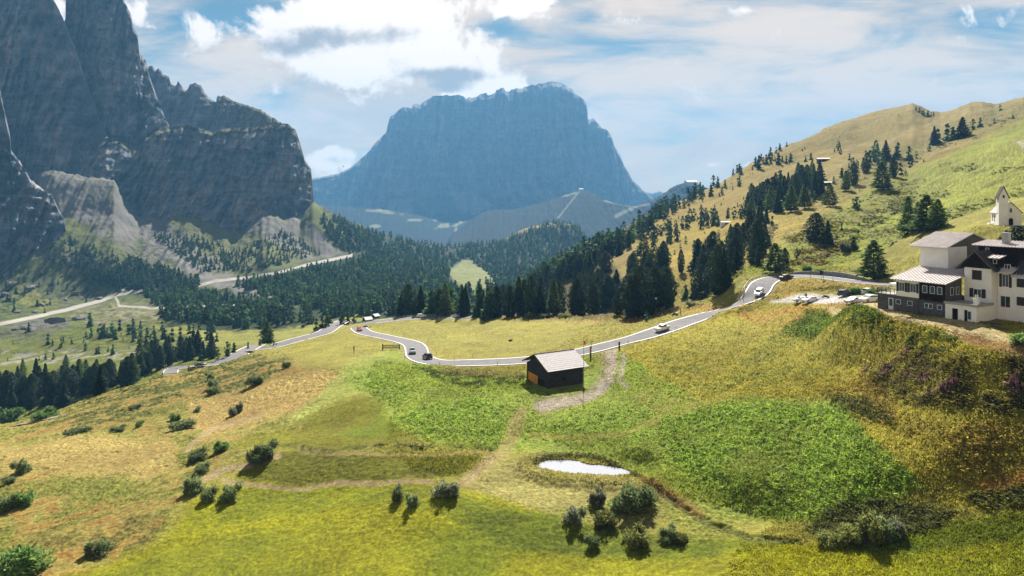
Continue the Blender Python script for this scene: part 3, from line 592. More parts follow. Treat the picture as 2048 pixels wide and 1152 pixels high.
def grid_mesh(name, X, Y, Z, col, smooth=True):
    nr, nc = X.shape
    V = np.stack([X, Y, Z], -1).reshape(-1, 3)
    i = np.arange(nr * nc, dtype=np.int32).reshape(nr, nc)
    Q = np.stack([i[:-1, :-1], i[:-1, 1:], i[1:, 1:], i[1:, :-1]], -1).reshape(-1, 4)
    me = np_mesh(name, V, Q, smooth); vcol(me, col.reshape(-1, 3)); return me

def ground_mat(name, fine=3.0, bump=.5, rough=.95, spec=.1, amp=.46, aniso=(1, 1, 1), mid=.35):
    m = bpy.data.materials.new(name); nt, N, L = nodes_of(m); p = N['Principled BSDF']
    p.inputs['Roughness'].default_value = rough; p.inputs['Specular IOR Level'].default_value = spec
    at = N.new('ShaderNodeAttribute'); at.attribute_name = 'Col'
    tc = N.new('ShaderNodeTexCoord'); mp = N.new('ShaderNodeMapping'); mp.inputs['Scale'].default_value = aniso; L.new(tc.outputs['Object'], mp.inputs[0])
    def nz(s, d=5):
        n = N.new('ShaderNodeTexNoise'); n.inputs['Scale'].default_value = s; n.inputs['Detail'].default_value = d; n.inputs['Roughness'].default_value = .7
        L.new(mp.outputs[0], n.inputs['Vector']); return n.outputs['Fac']
    a = nz(fine, 8); b = nz(mid, 6)
    def M(op, a, b):
        n = N.new('ShaderNodeMath'); n.operation = op
        for i, q in enumerate((a, b)):
            if isinstance(q, (int, float)): n.inputs[i].default_value = q
            else: L.new(q, n.inputs[i])
        return n.outputs[0]
    f = M('ADD', M('MULTIPLY', M('SUBTRACT', a, .5), amp * 5), M('MULTIPLY', M('SUBTRACT', b, .5), amp * 2.4))
    f = M('MAXIMUM', M('ADD', f, 1.0), .25)
    v = N.new('ShaderNodeVectorMath'); v.operation = 'SCALE'; L.new(at.outputs['Color'], v.inputs[0]); L.new(f, v.inputs['Scale'])
    L.new(v.outputs[0], p.inputs['Base Color'])
    bm = N.new('ShaderNodeBump'); bm.inputs['Strength'].default_value = bump; bm.inputs['Distance'].default_value = .25 / max(fine, .01) * 2
    L.new(a, bm.inputs['Height']); L.new(bm.outputs[0], p.inputs['Normal'])
    return m
MG = ground_mat('meadow_ground', 3.0, .7); MV = ground_mat('valley_ground', .5, .8, amp=.3, mid=.06)
# one sheet, two materials (near meadow, far valley)
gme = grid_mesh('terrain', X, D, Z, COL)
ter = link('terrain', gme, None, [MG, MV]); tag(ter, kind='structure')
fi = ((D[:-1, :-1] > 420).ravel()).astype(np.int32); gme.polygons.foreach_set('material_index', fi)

# road surfaces, edge lines -------------------------------------------
MASPH = mk('asphalt', (.145, .142, .15), .85, .22, .5, .2, 30, spec=.12); MLINE = mk('road_paint', (.75, .75, .72), .6, .08, 3)
MSHO = mk('lane_gravel', tuple(pc(196, 190, 176)), .95, .2, 2, .3, 12)
def ribbon(name, o, w, dz, mat, off=0.0, kind='structure', sub=4, a0=0, a1=None):
    o = o[a0:a1]; t = np.gradient(o[:, :2], axis=0); t /= np.linalg.norm(t, axis=1)[:, None]; nrm = np.stack([-t[:, 1], t[:, 0]], 1)
    rows = []
    for j in range(sub + 1):
        e = off + w * (2 * j / sub - 1); rows.append(np.column_stack([o[:, :2] + nrm * e, o[:, 2] + dz]))
    A = np.stack(rows, 1); nr, nc = A.shape[:2]
    i = np.arange(nr * nc).reshape(nr, nc); Q = np.stack([i[:-1, :-1], i[:-1, 1:], i[1:, 1:], i[1:, :-1]], -1).reshape(-1, 4)
    ob = link(name, np_mesh(name, A.reshape(-1, 3), Q[:, ::-1]), None, [mat]); tag(ob, kind=kind); return ob
for n, (k, (o, w)) in enumerate(ROADS.items()):
    dzr = .03 + n * .012
    ribbon('road', o, w, dzr, MASPH, sub=4)
    for sgn in (-1, 1): ribbon('road_marking', o, .16, dzr + .006, MLINE, off=sgn * (w - .28), sub=1)
ribbon('lane', LANE, 1.3, .08, MSHO, sub=2)
# pond
bm = bmesh.new(); cx_, cy_ = np.mean(PONDW, axis=0); vs = [bm.verts.new((cx_ + (a - cx_) * 1.12, cy_ + (b - cy_) * 1.25, POND)) for a, b in PONDW]
bm.faces.new(vs); me = bpy.data.meshes.new('pond'); bm.to_mesh(me); bm.free()
MW = bpy.data.materials.new('water'); nt, N, L = nodes_of(MW); p = N['Principled BSDF']; p.inputs['Base Color'].default_value = (.50, .53, .60, 1); p.inputs['Metallic'].default_value = .35
p.inputs['Roughness'].default_value = .04; p.inputs['Specular IOR Level'].default_value = 1; p.inputs['IOR'].default_value = 1.7
wn = N.new('ShaderNodeTexNoise'); wn.inputs['Scale'].default_value = 5; wb = N.new('ShaderNodeBump'); wb.inputs['Strength'].default_value = .08; wb.inputs['Distance'].default_value = .02
tcw = N.new('ShaderNodeTexCoord'); L.new(tcw.outputs['Object'], wn.inputs['Vector']); L.new(wn.outputs['Fac'], wb.inputs['Height']); L.new(wb.outputs[0], p.inputs['Normal'])
tag(link('pond_water', me, None, [MW]), kind='structure')
HAZEC = (.18, .48, .88); HAZED = 1.0e-4
# ------------------------------------------------------------------ cliffs and far mountains
def massif(name, top, bot, d_top, d_bot, cols, rows, cell, amp, rough, colf, mat, prof=None, back=600, bev=.06, seed=0, step=2.0, jag=0.0, ledge=None, smooth=False, sink=0):
    """a rock wall standing between a foot line and a crest line; both are bearing/dip polylines at real distances"""
    x0, x1 = top[0][0], top[-1][0]; px = np.arange(x0, x1 + step, step)
    ty = np.interp(px, *zip(*top)); by = np.interp(px, *zip(*bot)) + sink
    dt = np.interp(px, *zip(*d_top)); db = np.interp(px, *zip(*d_bot))
    if jag: ty = ty + fbm(px / 7.0, px * 0, 4, seed + 3) * jag
    t = np.linspace(0, 1, rows)
    T = t[:, None] * np.ones_like(px)[None, :]
    pf = (prof(T, px[None, :]) if prof else T)                 # how depth grows with height
    zt = -(ty - YH) * dt / F; zb = -(by - YH) * db / F
    Zm = zb[None, :] + (zt - zb)[None, :] * T
    Dm = db[None, :] + (dt - db)[None, :] * pf
    # keep the drawn height while the wall leans back
    yr = by[None, :] + (ty - by)[None, :] * T; Zm = -(yr - YH) * Dm / F
    Xm = (px[None, :] - 1024) / F * Dm
    u = Xm / cell; v = Zm / (cell * 3.2)
    wv = fbm(Xm / (cell * 2), Zm / (cell * 2), 3, seed + 9) * .8
    wv_q = fbm(Xm / (cell * 3), Zm / (cell * 3), 3, seed + 71) * 2.2
    rid = ridged(u + wv * .5, v * .5 + wv * .3, 5, seed)
    crk = ridged(u * 3.1 + wv, v * .8, 4, seed + 20)
    str_ = fbm(Zm / (cell * .55) + wv * .4, Xm / (cell * 5), 4, seed + 40)
    q_ = Zm / (cell * .42) + wv_q; stp = (q_ - np.floor(q_)); stp = np.minimum(stp * 4, 1) * (1 - stp)
    edge = np.minimum(1, np.minimum(T / .04, 1)); topf = sstep(0, .03, 1 - T)
    dsp = (rid - .4) * amp + (crk - .4) * amp * .7 + fbm(u * 6, v * 9, 3, seed + 55) * amp * .4 + sstep(-.1, .5, str_) * amp * .14 - stp * amp * .22
    Dn = Dm - dsp * (.25 + .75 * topf)
    Zn = Zm * (Dn / Dm) * topf + Zm * (1 - topf)
    Xn = Xm * Dn / Dm
    c = colf(Xm, Zm, T, px[None, :] + 0 * T, yr, rid, crk)
    # back side
    Xb, Yb, Zb, Cb = [Xn], [Dn], [Zn], [c]
    for q in (.3, .7, 1.0):
        Xb.append(Xn[-1:] * (1 + back * q / dt)); Yb.append(Dn[-1:] + back * q); Zb.append(Zn[-1:] - (zt - zb)[None, :] * (q ** 1.5) * .98 - bev * back * q); Cb.append(c[-1:])
    Xb, Yb, Zb, Cb = map(np.concatenate, (Xb, Yb, Zb, Cb))
    ob = link(name, grid_mesh(name, Xb, Yb, Zb, Cb, smooth), None, [mat]); tag(ob, kind='structure'); return ob
RK1, RK2, RKW, RKD, GRS = pc(184, 190, 200), pc(142, 154, 172), pc(222, 200, 184), pc(80, 92, 112), pc(140, 142, 84)
def lerp(a, b, t): return a + (b - a) * t[..., None]
def rockcol(s, warm=.5, cell=60):
    def f(X, Z, T, px, y, rid, crk):
        n = fbm(X / cell, Z / (cell * 2.0), 4, s + 60); c = lerp(RK2[None, None], RK1[None, None], sstep(-.4, .5, n))
        st = fbm(X / (cell * .22), Z / (cell * 1.3), 3, s + 70); c = lerp(c, RKW, sstep(.08, .42, st + n * .4) * warm)
        c = lerp(c, RKD, sstep(.45, .0, crk) * .8)
        b = fbm(Z / (cell * .16), X / (cell * 4), 3, s + 80); c = c * (1 + b * .12 + fbm(X / (cell * .09), Z / (cell * .5), 3, s + 85) * .30 + fbm(X / (cell * .28), Z / (cell * .5), 4, s + 88) * .55 + np.clip(fbm(X / (cell * 1.6), Z / (cell * .13), 3, s + 89), -.3, .5) * .30)[..., None]
        return c
    return f
MR = ground_mat('cliff_rock', .22, 1.0, amp=.34, mid=.05, aniso=(1, 1, .8)); MFAR = ground_mat('far_rock', .03, .9, amp=.26, mid=.008, aniso=(1, 1, .8))
def wall_prof(T, px): return np.where(T < .12, T * 2.2, .264 + (T - .12) * .836)
def ledge_prof(t0, share):
    def f(T, px):
        return np.where(T < t0, T / t0 * share * .6, share * .6 + (T - t0) / (1 - t0) * (1 - share * .6))
    return f
# back crest with pinnacles and the green shelf
def colC(X, Z, T, px, y, rid, crk):
    c = rockcol(5, .25)(X, Z, T, px, y, rid, crk); g = sstep(.45, .75, T) * sstep(400, 470, px); n = fbm(X / 25, Z / 25, 3, 8)
    return lerp(c, GRS, g * sstep(-.3, .2, n) * .8)
massif('cliff', [(230, 60), (277, 95), (288, 120), (289, 116), (297, 132), (305, 132), (310, 140), (318, 137), (328, 150), (338, 153), (342, 168), (352, 172), (356, 162), (368, 178), (373, 182), (380, 169), (392, 166), (402, 172), (412, 188), (422, 200), (432, 204), (435, 190), (441, 194), (447, 190), (468, 203), (500, 212), (523, 221), (545, 235), (565, 247), (590, 262)],
       [(230, 300), (330, 300), (450, 300), (590, 290)], [(230, 1800), (590, 1620)], [(230, 1500), (590, 1480)], 0, 170, 60, 26, None, colC, MR, seed=5, jag=3, back=500, sink=90)
# rear tower
massif('cliff', [(127, 50), (131, 36), (133, -130), (200, -160), (240, -60), (247, 0), (256, 18), (262, 30), (266, 52), (276, 72), (278, 98), (281, 115), (292, 128), (300, 155), (312, 190), (330, 235), (345, 262)],
       [(127, 420), (345, 330)], [(127, 1520), (345, 1460)], [(127, 1300), (345, 1330)], 0, 300, 60, 36, None, rockcol(2, .25), MR, seed=2, jag=3, back=400, sink=60)
# main tower
massif('cliff', [(-420, -300), (0, -200), (60, -160), (90, -60), (106, 0), (116, 16), (126, 38), (132, 52), (150, 95), (168, 150), (185, 200), (205, 255), (235, 300), (262, 345), (280, 372)],
       [(-420, 480), (0, 440), (60, 380), (110, 352), (232, 372), (280, 420)], [(-420, 1350), (0, 1400), (280, 1330)], [(-420, 1100), (280, 1220)], 0, 420, 70, 40, None, rockcol(1, .4), MR, wall_prof, seed=1, jag=3, back=350, sink=70)
# lower buttresses with the ledge
def colD(X, Z, T, px, y, rid, crk):
    c = rockcol(4, .7, 48)(X, Z, T, px, y, rid, crk)
    n = fbm(X / 20, Z / 12, 3, 18); return lerp(c, GRS * .8, sstep(.93, .98, T + n * .03) * .7)
massif('cliff', [(120, 330), (160, 300), (190, 276), (215, 272), (240, 285), (262, 300), (276, 300), (290, 278), (315, 262), (340, 253), (375, 250), (400, 256), (425, 266), (445, 258), (480, 256), (520, 254), (560, 247), (575, 248), (591, 260), (600, 285), (610, 322), (622, 338), (625, 370), (627, 400), (640, 415), (652, 428)],
       [(120, 372), (225, 372), (232, 420), (280, 440), (340, 440), (400, 440), (430, 450), (468, 465), (480, 462), (510, 440), (540, 432), (575, 440), (610, 440), (640, 450), (652, 452)],
       [(120, 1290), (652, 1480)], [(120, 1200), (232, 1190), (468, 1230), (652, 1400)], 0, 300, 52, 34, None, colD, MR, seed=4, jag=2, back=260, sink=70)
# near foot buttress on the left
massif('cliff', [(-420, 120), (-200, 160), (-40, 170), (0, 180), (12, 235), (20, 270), (22, 300), (45, 330), (62, 360), (88, 380), (104, 390), (118, 420), (130, 440), (136, 478)],
       [(-420, 540), (0, 512), (40, 508), (60, 502), (100, 498), (136, 492)], [(-420, 1020), (136, 1080)], [(-420, 900), (136, 1010)], 0, 300, 42, 34, None, rockcol(6, .5, 40), MR, wall_prof, seed=6, jag=3, back=200, sink=50)

# far mountain
S0 = lambda l: [(600 + a / 2.56, 140 + b / 2.56) for a, b in l]
top = S0([(-400, 640), (-100, 600), (65, 555), (130, 545), (200, 530), (260, 500), (300, 465), (340, 430), (366, 402), (372, 390), (400, 360), (443, 318), (448, 285), (462, 240), (480, 232), (500, 212), (515, 196), (535, 192), (560, 194), (572, 200), (577, 182), (592, 174), (610, 176), (614, 184), (640, 160), (670, 145), (676, 136), (700, 130), (740, 130), (770, 132), (810, 127), (835, 135), (850, 150), (868, 142), (882, 147), (900, 142), (930, 124), (955, 118), (962, 132), (1000, 120), (1006, 102), (1030, 92), (1045, 97), (1052, 112), (1075, 112), (1080, 102), (1100, 98), (1140, 97), (1146, 90), (1190, 76), (1204, 80), (1220, 70), (1260, 68), (1285, 60), (1310, 64), (1340, 72), (1370, 85), (1395, 105), (1403, 125), (1430, 136), (1450, 150), (1465, 170), (1471, 210), (1472, 250), (1480, 256), (1500, 250), (1515, 262), (1540, 292), (1545, 300), (1570, 306), (1590, 330), (1604, 370), (1612, 395), (1640, 440), (1660, 490), (1680, 520), (1700, 560), (1722, 580), (1760, 620), (1800, 648), (1850, 700)])
top[0] = (440, 395)
def colS(X, Z, T, px, y, rid, crk):
    c = rockcol(30, .8, 260)(X, Z, T, px, y, rid, crk) * .9
    low = sstep(.36, .28, T + fbm(X / 260, Z / 200, 3, 33) * .12); c = lerp(c, pc(74, 88, 70), low)
    sc = sstep(.0, .35, fbm((X + Z) / 220, (Z - X) / 900, 3, 36)) * sstep(.36, .3, T) * sstep(.12, .2, T); c = lerp(c, pc(190, 186, 176), sc * .8)
    left = sstep(.75, .5, T) * sstep(880, 780, px) ; c = lerp(c, pc(190, 186, 172), left * sstep(-.2, .3, fbm(X / 200, Z / 200, 3, 39)) * .6)
    f = sstep(.2, .15, T + fbm(X / 150, Z / 150, 3, 37) * .1); c = lerp(c, pc(42, 60, 44), f); return c
def profS(T, px): return np.where(T < .34, T * 2.3, .782 + (T - .34) * .33)
massif('mountain', top, [(440, 480), (1400, 480)], [(440, 5900), (1400, 5900)], [(440, 4550), (1400, 4700)], 0, 330, 300, 260, None, colS, MFAR, profS, back=1500, seed=30, jag=1.6, step=1.6)
# valley bottom between: wooded slopes with bright meadows
def colV(X, Z, T, px, y, rid, crk):
    c = np.zeros(X.shape + (3,)) + pc(26, 40, 30); n = fbm(X / 120, (Z + 300) / 34, 4, 44); n2 = fbm(X / 60, Z / 30, 3, 46)
    def blob(cx, cy, rx, ry, a=1, tilt=0):
        dx, dy = px - cx, y - cy; q = dx * math.cos(tilt) + dy * math.sin(tilt), -dx * math.sin(tilt) + dy * math.cos(tilt)
        return a * np.exp(-(q[0] / rx) ** 2 - (q[1] / ry) ** 2)
    m = blob(763, 423, 34, 5, 1, .12) + blob(750, 452, 18, 4) + blob(905, 448, 46, 5, 1.1, -.2) + blob(985, 440, 40, 5, 1.1, -.45) + blob(985, 460, 22, 4, 1, -.9) + blob(912, 468, 4, 20, 1.2) + blob(975, 474, 16, 4, 1, .6) + blob(830, 440, 16, 3) + blob(880, 442, 26, 5, .8) + blob(1310, 405, 6, 40, 0)
    c = lerp(c, pc(196, 196, 140), sstep(.35, .75, m + n2 * .55)); return c
massif('hills', [(560, 460), (640, 410), (700, 414), (780, 420), (860, 436), (900, 446), (940, 440), (1000, 432), (1060, 420), (1120, 430), (1200, 440)],
       [(560, 560), (1200, 560)], [(560, 4700), (1200, 4700)], [(560, 3000), (1200, 3000)], 0, 120, 120, 30, None, colV, MFAR, back=300, seed=44, jag=2, smooth=True)
def colR(X, Z, T, px, y, rid, crk):
    c = np.zeros(X.shape + (3,)) + pc(24, 38, 28); n = fbm(X / 90, Z / 60, 4, 54); c = lerp(c, pc(40, 54, 38), sstep(.1, .5, n) * .7)
    def st(x0, y0, x1, y1, w):
        dx, dy = x1 - x0, y1 - y0; t = np.clip(((px - x0) * dx + (y - y0) * dy) / (dx * dx + dy * dy), 0, 1)
        return 1 - sstep(w * .5, w, np.hypot(px - x0 - t * dx, (y - y0 - t * dy)))
    m = np.maximum.reduce([st(1159, 382, 1116, 436, 2.2), st(1209, 402, 1272, 414, 2.4), st(1272, 413, 1232, 432, 5), st(1125, 393, 1152, 386, 2.5), st(1280, 412, 1300, 408, 3)])
    return lerp(c, pc(190, 190, 160), m * .85)
massif('hills', [(900, 470), (960, 428), (975, 421), (1030, 419), (1069, 409), (1112, 396), (1140, 387), (1159, 380), (1175, 383), (1186, 387), (1209, 400), (1240, 410), (1272, 413), (1288, 405), (1323, 390), (1340, 377), (1354, 370), (1366, 366), (1370, 368), (1393, 366), (1400, 371), (1440, 384), (1520, 400)],
       [(900, 500), (1000, 520), (1520, 560)], [(900, 3900), (1159, 3800), (1300, 3300), (1520, 3200)], [(900, 2700), (1520, 2500)], 0, 150, 110, 40, None, colR, MFAR, back=400, seed=50, jag=2.4, step=1.5, smooth=True)
massif('hills', [(1200, 420), (1270, 392), (1290, 384), (1303, 387), (1318, 382), (1330, 386), (1380, 398), (1500, 420)], [(1200, 470), (1500, 470)], [(1200, 7600), (1500, 7600)], [(1200, 7200), (1500, 7200)], 0, 40, 400, 90, None, rockcol(60, .2, 400), MFAR, back=900, seed=61, jag=1.5)
# low ground reaching the horizon under everything
g = MB(); g.box(-8500, 8500, -650, 8500, -1010, -1000); tag(g.build('ground', mk('lowland', (.05, .07, .04), 1, .3, .001)), kind='structure')
# the air
hz = MB(); hz.box(-8600, 8600, -700, 8600, -1030, 1080); MH = bpy.data.materials.new('haze'); nt, N, L = nodes_of(MH); N.remove(N['Principled BSDF'])
pv = N.new('ShaderNodeVolumePrincipled'); pv.inputs['Color'].default_value = (*HAZEC, 1); pv.inputs['Density'].default_value = HAZED; pv.inputs['Anisotropy'].default_value = .1
L.new(pv.outputs[0], N['Material Output'].inputs['Volume'])
tag(hz.build('haze', MH), kind='stuff')
# ------------------------------------------------------------------ trees and shrubs
def frames(nrm, k):
    """two tangent vectors for every normal"""
    a = np.cross(nrm, rng.normal(size=(k, 3))); a /= np.linalg.norm(a, axis=1)[:, None] + 1e-9
    b = np.cross(nrm, a); return a, b
def leaf_quads(c, nrm, s, stretch=1.0, up=None):
    k = len(c); a, b = frames(nrm, k)
    if up is not None:
        b = up / (np.linalg.norm(up, axis=1)[:, None] + 1e-9); a = np.cross(b, rng.normal(size=(k, 3))); a /= np.linalg.norm(a, axis=1)[:, None] + 1e-9
    s = np.asarray(s).reshape(-1, 1); a = a * s * .5; b = b * s * .5 * stretch
    j = lambda: 1 + rng.uniform(-.35, .35, (k, 1))
    V = np.stack([c - a * j() - b * j(), c + a * j() - b * j(), c + a * j() + b * j(), c - a * j() + b * j()], 1).reshape(-1, 3)
    return V, np.arange(4 * k).reshape(-1, 4)
def prof(kind, h):
    if kind == 'pine': return np.clip(np.sin(np.pi * np.clip(h * .80 + .12, 0, 1)) ** .5, .0, 1) * np.where(h > .8, np.sqrt(np.clip((1.02 - h) / .22, 0, 1)), 1)
    if kind == 'spruce': return np.clip((1 - h) ** .85, 0, 1) * (.72 + .28 * ((h * 9) % 1 < .55)) + .03
    return np.clip((1 - h) ** .65, 0, 1) * (.62 + .38 * np.abs(np.sin(h * 31))) * np.clip(h * 6 + .4, 0, 1) + .03    # larch
def crown(kind, n, H=1.0, Rr=.2, size=.05, h0=.06, seed=0, droop=.3):
    r_ = np.random.default_rng(seed); h = r_.random(n) ** (.85 if kind == 'pine' else 1.35)
    if kind == 'larch': h = r_.random(n) ** 1.1
    th = r_.random(n) * 2 * np.pi
    ph = r_.random(6) * 6.28; q_ = .55 if kind == 'pine' else 1.0; lob = 1 + q_ * (.20 * np.sin(2 * th + ph[0] + h * 9) + .14 * np.sin(3 * th + ph[1] - h * 14) + .16 * np.sin(5 * th + ph[2] + h * 23) + .10 * np.sin(th + ph[3] + 31 * h))
    rr = prof(kind, h) * Rr * lob * (r_.random(n) ** .38)
    c = np.stack([np.cos(th) * rr, np.sin(th) * rr, h0 + h * (1 - h0) - droop * rr * (.4 if kind != 'pine' else .1)], 1) * H
    nr = np.stack([np.cos(th), np.sin(th), .5 + 0 * th], 1) + r_.normal(size=(n, 3)) * .5; nr /= np.linalg.norm(nr, axis=1)[:, None]
    up = None
    if kind != 'pine': up = np.stack([np.cos(th), np.sin(th), -.25 + r_.normal(size=n) * .35], 1)
    s = size * H * (.55 + .9 * r_.random(n)) * (1.0 - .45 * h)
    V, Q = leaf_quads(c, nr, s, 1.0 if kind == 'pine' else 1.7, up)
    tone = np.repeat(.72 + .5 * r_.random(n) + .14 * np.sin(th * 3 + h * 17), 4)
    return V, Q, tone
def leafmat(name, col, trans=.28):
    m = mk(name, tuple(col), .75, .3, .6, spec=.15); nt, N, L = nodes_of(m); p = N['Principled BSDF']
    at = N.new('ShaderNodeAttribute'); at.attribute_name = 'Col'; mx = N.new('ShaderNodeMix'); mx.data_type = 'RGBA'; mx.blend_type = 'MULTIPLY'; mx.inputs['Factor'].default_value = 1
    src = p.inputs['Base Color'].links[0].from_socket; oi = N.new('ShaderNodeObjectInfo'); om = N.new('ShaderNodeMapRange'); om.inputs[3].default_value = .7; om.inputs[4].default_value = 1.45; L.new(oi.outputs['Random'], om.inputs[0]); vs_ = N.new('ShaderNodeVectorMath'); vs_.operation = 'SCALE'; L.new(src, vs_.inputs[0]); L.new(om.outputs[0], vs_.inputs['Scale']); L.new(vs_.outputs[0], mx.inputs['A']); L.new(at.outputs['Color'], mx.inputs['B']); L.new(mx.outputs['Result'], p.inputs['Base Color'])
    t = N.new('ShaderNodeBsdfTranslucent'); L.new(mx.outputs['Result'], t.inputs['Color']); ms = N.new('ShaderNodeMixShader'); ms.inputs[0].default_value = trans
    L.new(p.outputs[0], ms.inputs[1]); L.new(t.outputs[0], ms.inputs[2]); L.new(ms.outputs[0], N['Material Output'].inputs['Surface']); return m
ML = {'pine': leafmat('pine_needles', (.026, .044, .022)), 'spruce': leafmat('spruce_needles', (.030, .055, .026)), 'larch': leafmat('larch_needles', (.075, .12, .035), .4),
      'bush': leafmat('willow_leaves', (.18, .23, .10), .45), 'olive': leafmat('olive_leaves', (.20, .22, .065), .45), 'grey': leafmat('grey_willow_leaves', (.20, .22, .14), .45), 'green': leafmat('green_leaves', (.15, .25, .07), .45)}
MBARK = mk('bark', (.055, .042, .032), .9, .3, 2, .5, 8)
def trunk_mesh(kind, seed):
    r_ = random.Random(seed); b = MB(); top = .9 if kind != 'pine' else .75
    pts = [(0, 0, -.04)] + [(r_.uniform(-.01, .01), r_.uniform(-.01, .01), top * i / 4) for i in range(1, 5)]
    for i in range(4): b.cyl(pts[i], pts[i + 1], .020 * (1 - i * .22), .020 * (1 - (i + 1) * .22), 6)
    for i in range(10):
        h = r_.uniform(.1, .8); a = r_.uniform(0, 6.28); L_ = float(prof(kind, np.array(h))) * .15
        b.cyl((0, 0, h), (math.cos(a) * L_, math.sin(a) * L_, h + (.04 if kind == 'pine' else -.02)), .005, .002, 4)
    return b.mesh('trunk')
TV = {}
spec = {'pine': (2100, .245, .038, .01), 'spruce': (1800, .235, .036, .02), 'larch': (1500, .27, .032, .08)}
for k, (n, r0, sz, h0) in spec.items():
    for v in range(4):
        V, Q, tn = crown(k, n, 1.0, r0 * (1, .85, 1.12, .95)[v], sz, h0, seed=100 + 7 * v + len(k))
        me = np_mesh('crown', V, Q, False); vcol(me, np.repeat(tn[:, None], 3, 1)); me.materials.append(ML[k])
        tm = trunk_mesh(k, v); tm.materials.append(MBARK); TV[k, v] = (me, tm)
PLANTS = []       # kind, x, y, z, height, width factor, shown size, label, group
def plant(kind, px, py, hpx, label=None, group=None, w=1.0):
    x, y, z = P(px, py); PLANTS.append([kind, x, y, z, hpx * y / F, w, hpx, label, group])
def crop(ox, oy, s, rows, group, lab):
    for r in rows:
        kind, cx, cy, h = r[:4]; plant(kind, ox + cx / s, oy + cy / s, h / s, r[4] if len(r) > 4 else lab, group, r[5] if len(r) > 5 else 1.0)
def inpoly(x, y, pts):
    c = False; n = len(pts)
    for i in range(n):
        (ax, ay), (bx, by) = pts[i], pts[(i + 1) % n]
        if (ay > y) != (by > y) and x < (bx - ax) * (y - ay) / (by - ay) + ax: c = not c
    return c
VR_ = [[(-60, 657), (0, 648), (60, 636), (130, 620), (200, 602), (232, 590), (270, 583)], [(400, 570), (430, 562), (500, 555), (560, 545), (620, 528), (670, 518), (706, 510)], [(232, 596), (238, 612), (300, 616), (420, 612), (480, 610)]]
def on_track(x, y):
    return any(pt[0][0] <= x <= pt[-1][0] and -3 < y - np.interp(x, *zip(*pt)) < 10 for pt in VR_)
def fill(pts, n, hm, kinds, lab, group, sd=.25, sp=.5, w=1.0):
    xs, ys = zip(*pts); got = []; t = 0
    while len(got) < n and t < n * 40:
        t += 1; x = rnd.uniform(min(xs), max(xs)); y = rnd.uniform(min(ys), max(ys))
        if not inpoly(x, y, pts) or on_track(x, y): continue
        X_, Y_, Z_ = P(x, y); hp = hm * F / Y_
        if sp and any(abs(x - a) < hp * .30 * sp and abs(y - b) < hp * .16 * sp for a, b in got[-400:]): continue
        got.append((x, y)); PLANTS.append([rnd.choice(kinds), X_, Y_, Z_, hm * rnd.uniform(1 - sd, 1 + sd * .8), w, hp, lab, group])
P3, PS, PA = ['pine'], ['spruce'], ['pine', 'spruce', 'pine', 'larch']
G1 = 'conifers in the stand beyond the meadow'; L1 = 'dark conifer in the dense stand on the far side of the central meadow'
# first rows behind the central meadow (crop at 940,380, x4.43)
crop(940, 380, 4.43, [('pine', 75, 1118, 110, 'small dark conifer by the end of the road bend, left edge of the stand'), ('pine', 145, 1118, 150, 'rounded dark conifer next to the road bend before the tall stand'), ('pine', 235, 1120, 260), ('pine', 290, 1110, 260), ('pine', 350, 1122, 260), ('larch', 430, 1110, 330), ('pine', 480, 1110, 300), ('pine', 550, 1112, 340),
      ('spruce', 620, 1104, 320), ('pine', 680, 900, 220), ('larch', 740, 1104, 300), ('pine', 790, 1100, 280), ('pine', 845, 780, 130), ('pine', 940, 900, 190), ('pine', 1000, 910, 190), ('pine', 1045, 860, 180), ('pine', 930, 1110, 250), ('pine', 985, 1115, 240), ('pine', 1090, 1100, 280), ('pine', 1150, 1080, 260),
      ('pine', 1205, 730, 175, 'big rounded pine standing alone on the golden clearing above the stand', 1.25), ('pine', 1220, 1040, 270), ('spruce', 1300, 900, 190), ('pine', 1310, 1100, 200), ('pine', 1370, 1080, 260), ('pine', 1445, 740, 180), ('pine', 1440, 1110, 350), ('pine', 1510, 1110, 420), ('pine', 1570, 1000, 300), ('larch', 1535, 600, 200, L1, 1.3), ('pine', 1625, 590, 130), ('pine', 1640, 1080, 380), ('pine', 1600, 780, 200)], G1, L1)
fill([(1000, 625), (1030, 590), (1090, 560), (1160, 520), (1200, 500), (1290, 440), (1300, 462), (1230, 520), (1190, 545), (1130, 560), (1100, 600), (1090, 632)], 85, 13, ['pine', 'pine', 'spruce', 'larch'], L1, G1)
fill([(1130, 632), (1150, 600), (1290, 540), (1330, 540), (1325, 632)], 26, 13, P3, L1, G1, w=.9)
fill([(1290, 440), (1330, 415), (1400, 385), (1440, 368), (1430, 385), (1380, 410), (1320, 440), (1300, 465)], 42, 13, ['pine', 'spruce', 'pine'], 'dark conifer in the row along the crest edge of the right hill', 'conifers along the hill edge')
fill([(1290, 480), (1330, 452), (1420, 425), (1450, 432), (1430, 452), (1380, 470), (1310, 500)], 34, 10, P3, 'pine in the band of trees below the small white barn', 'pines below the white barn')
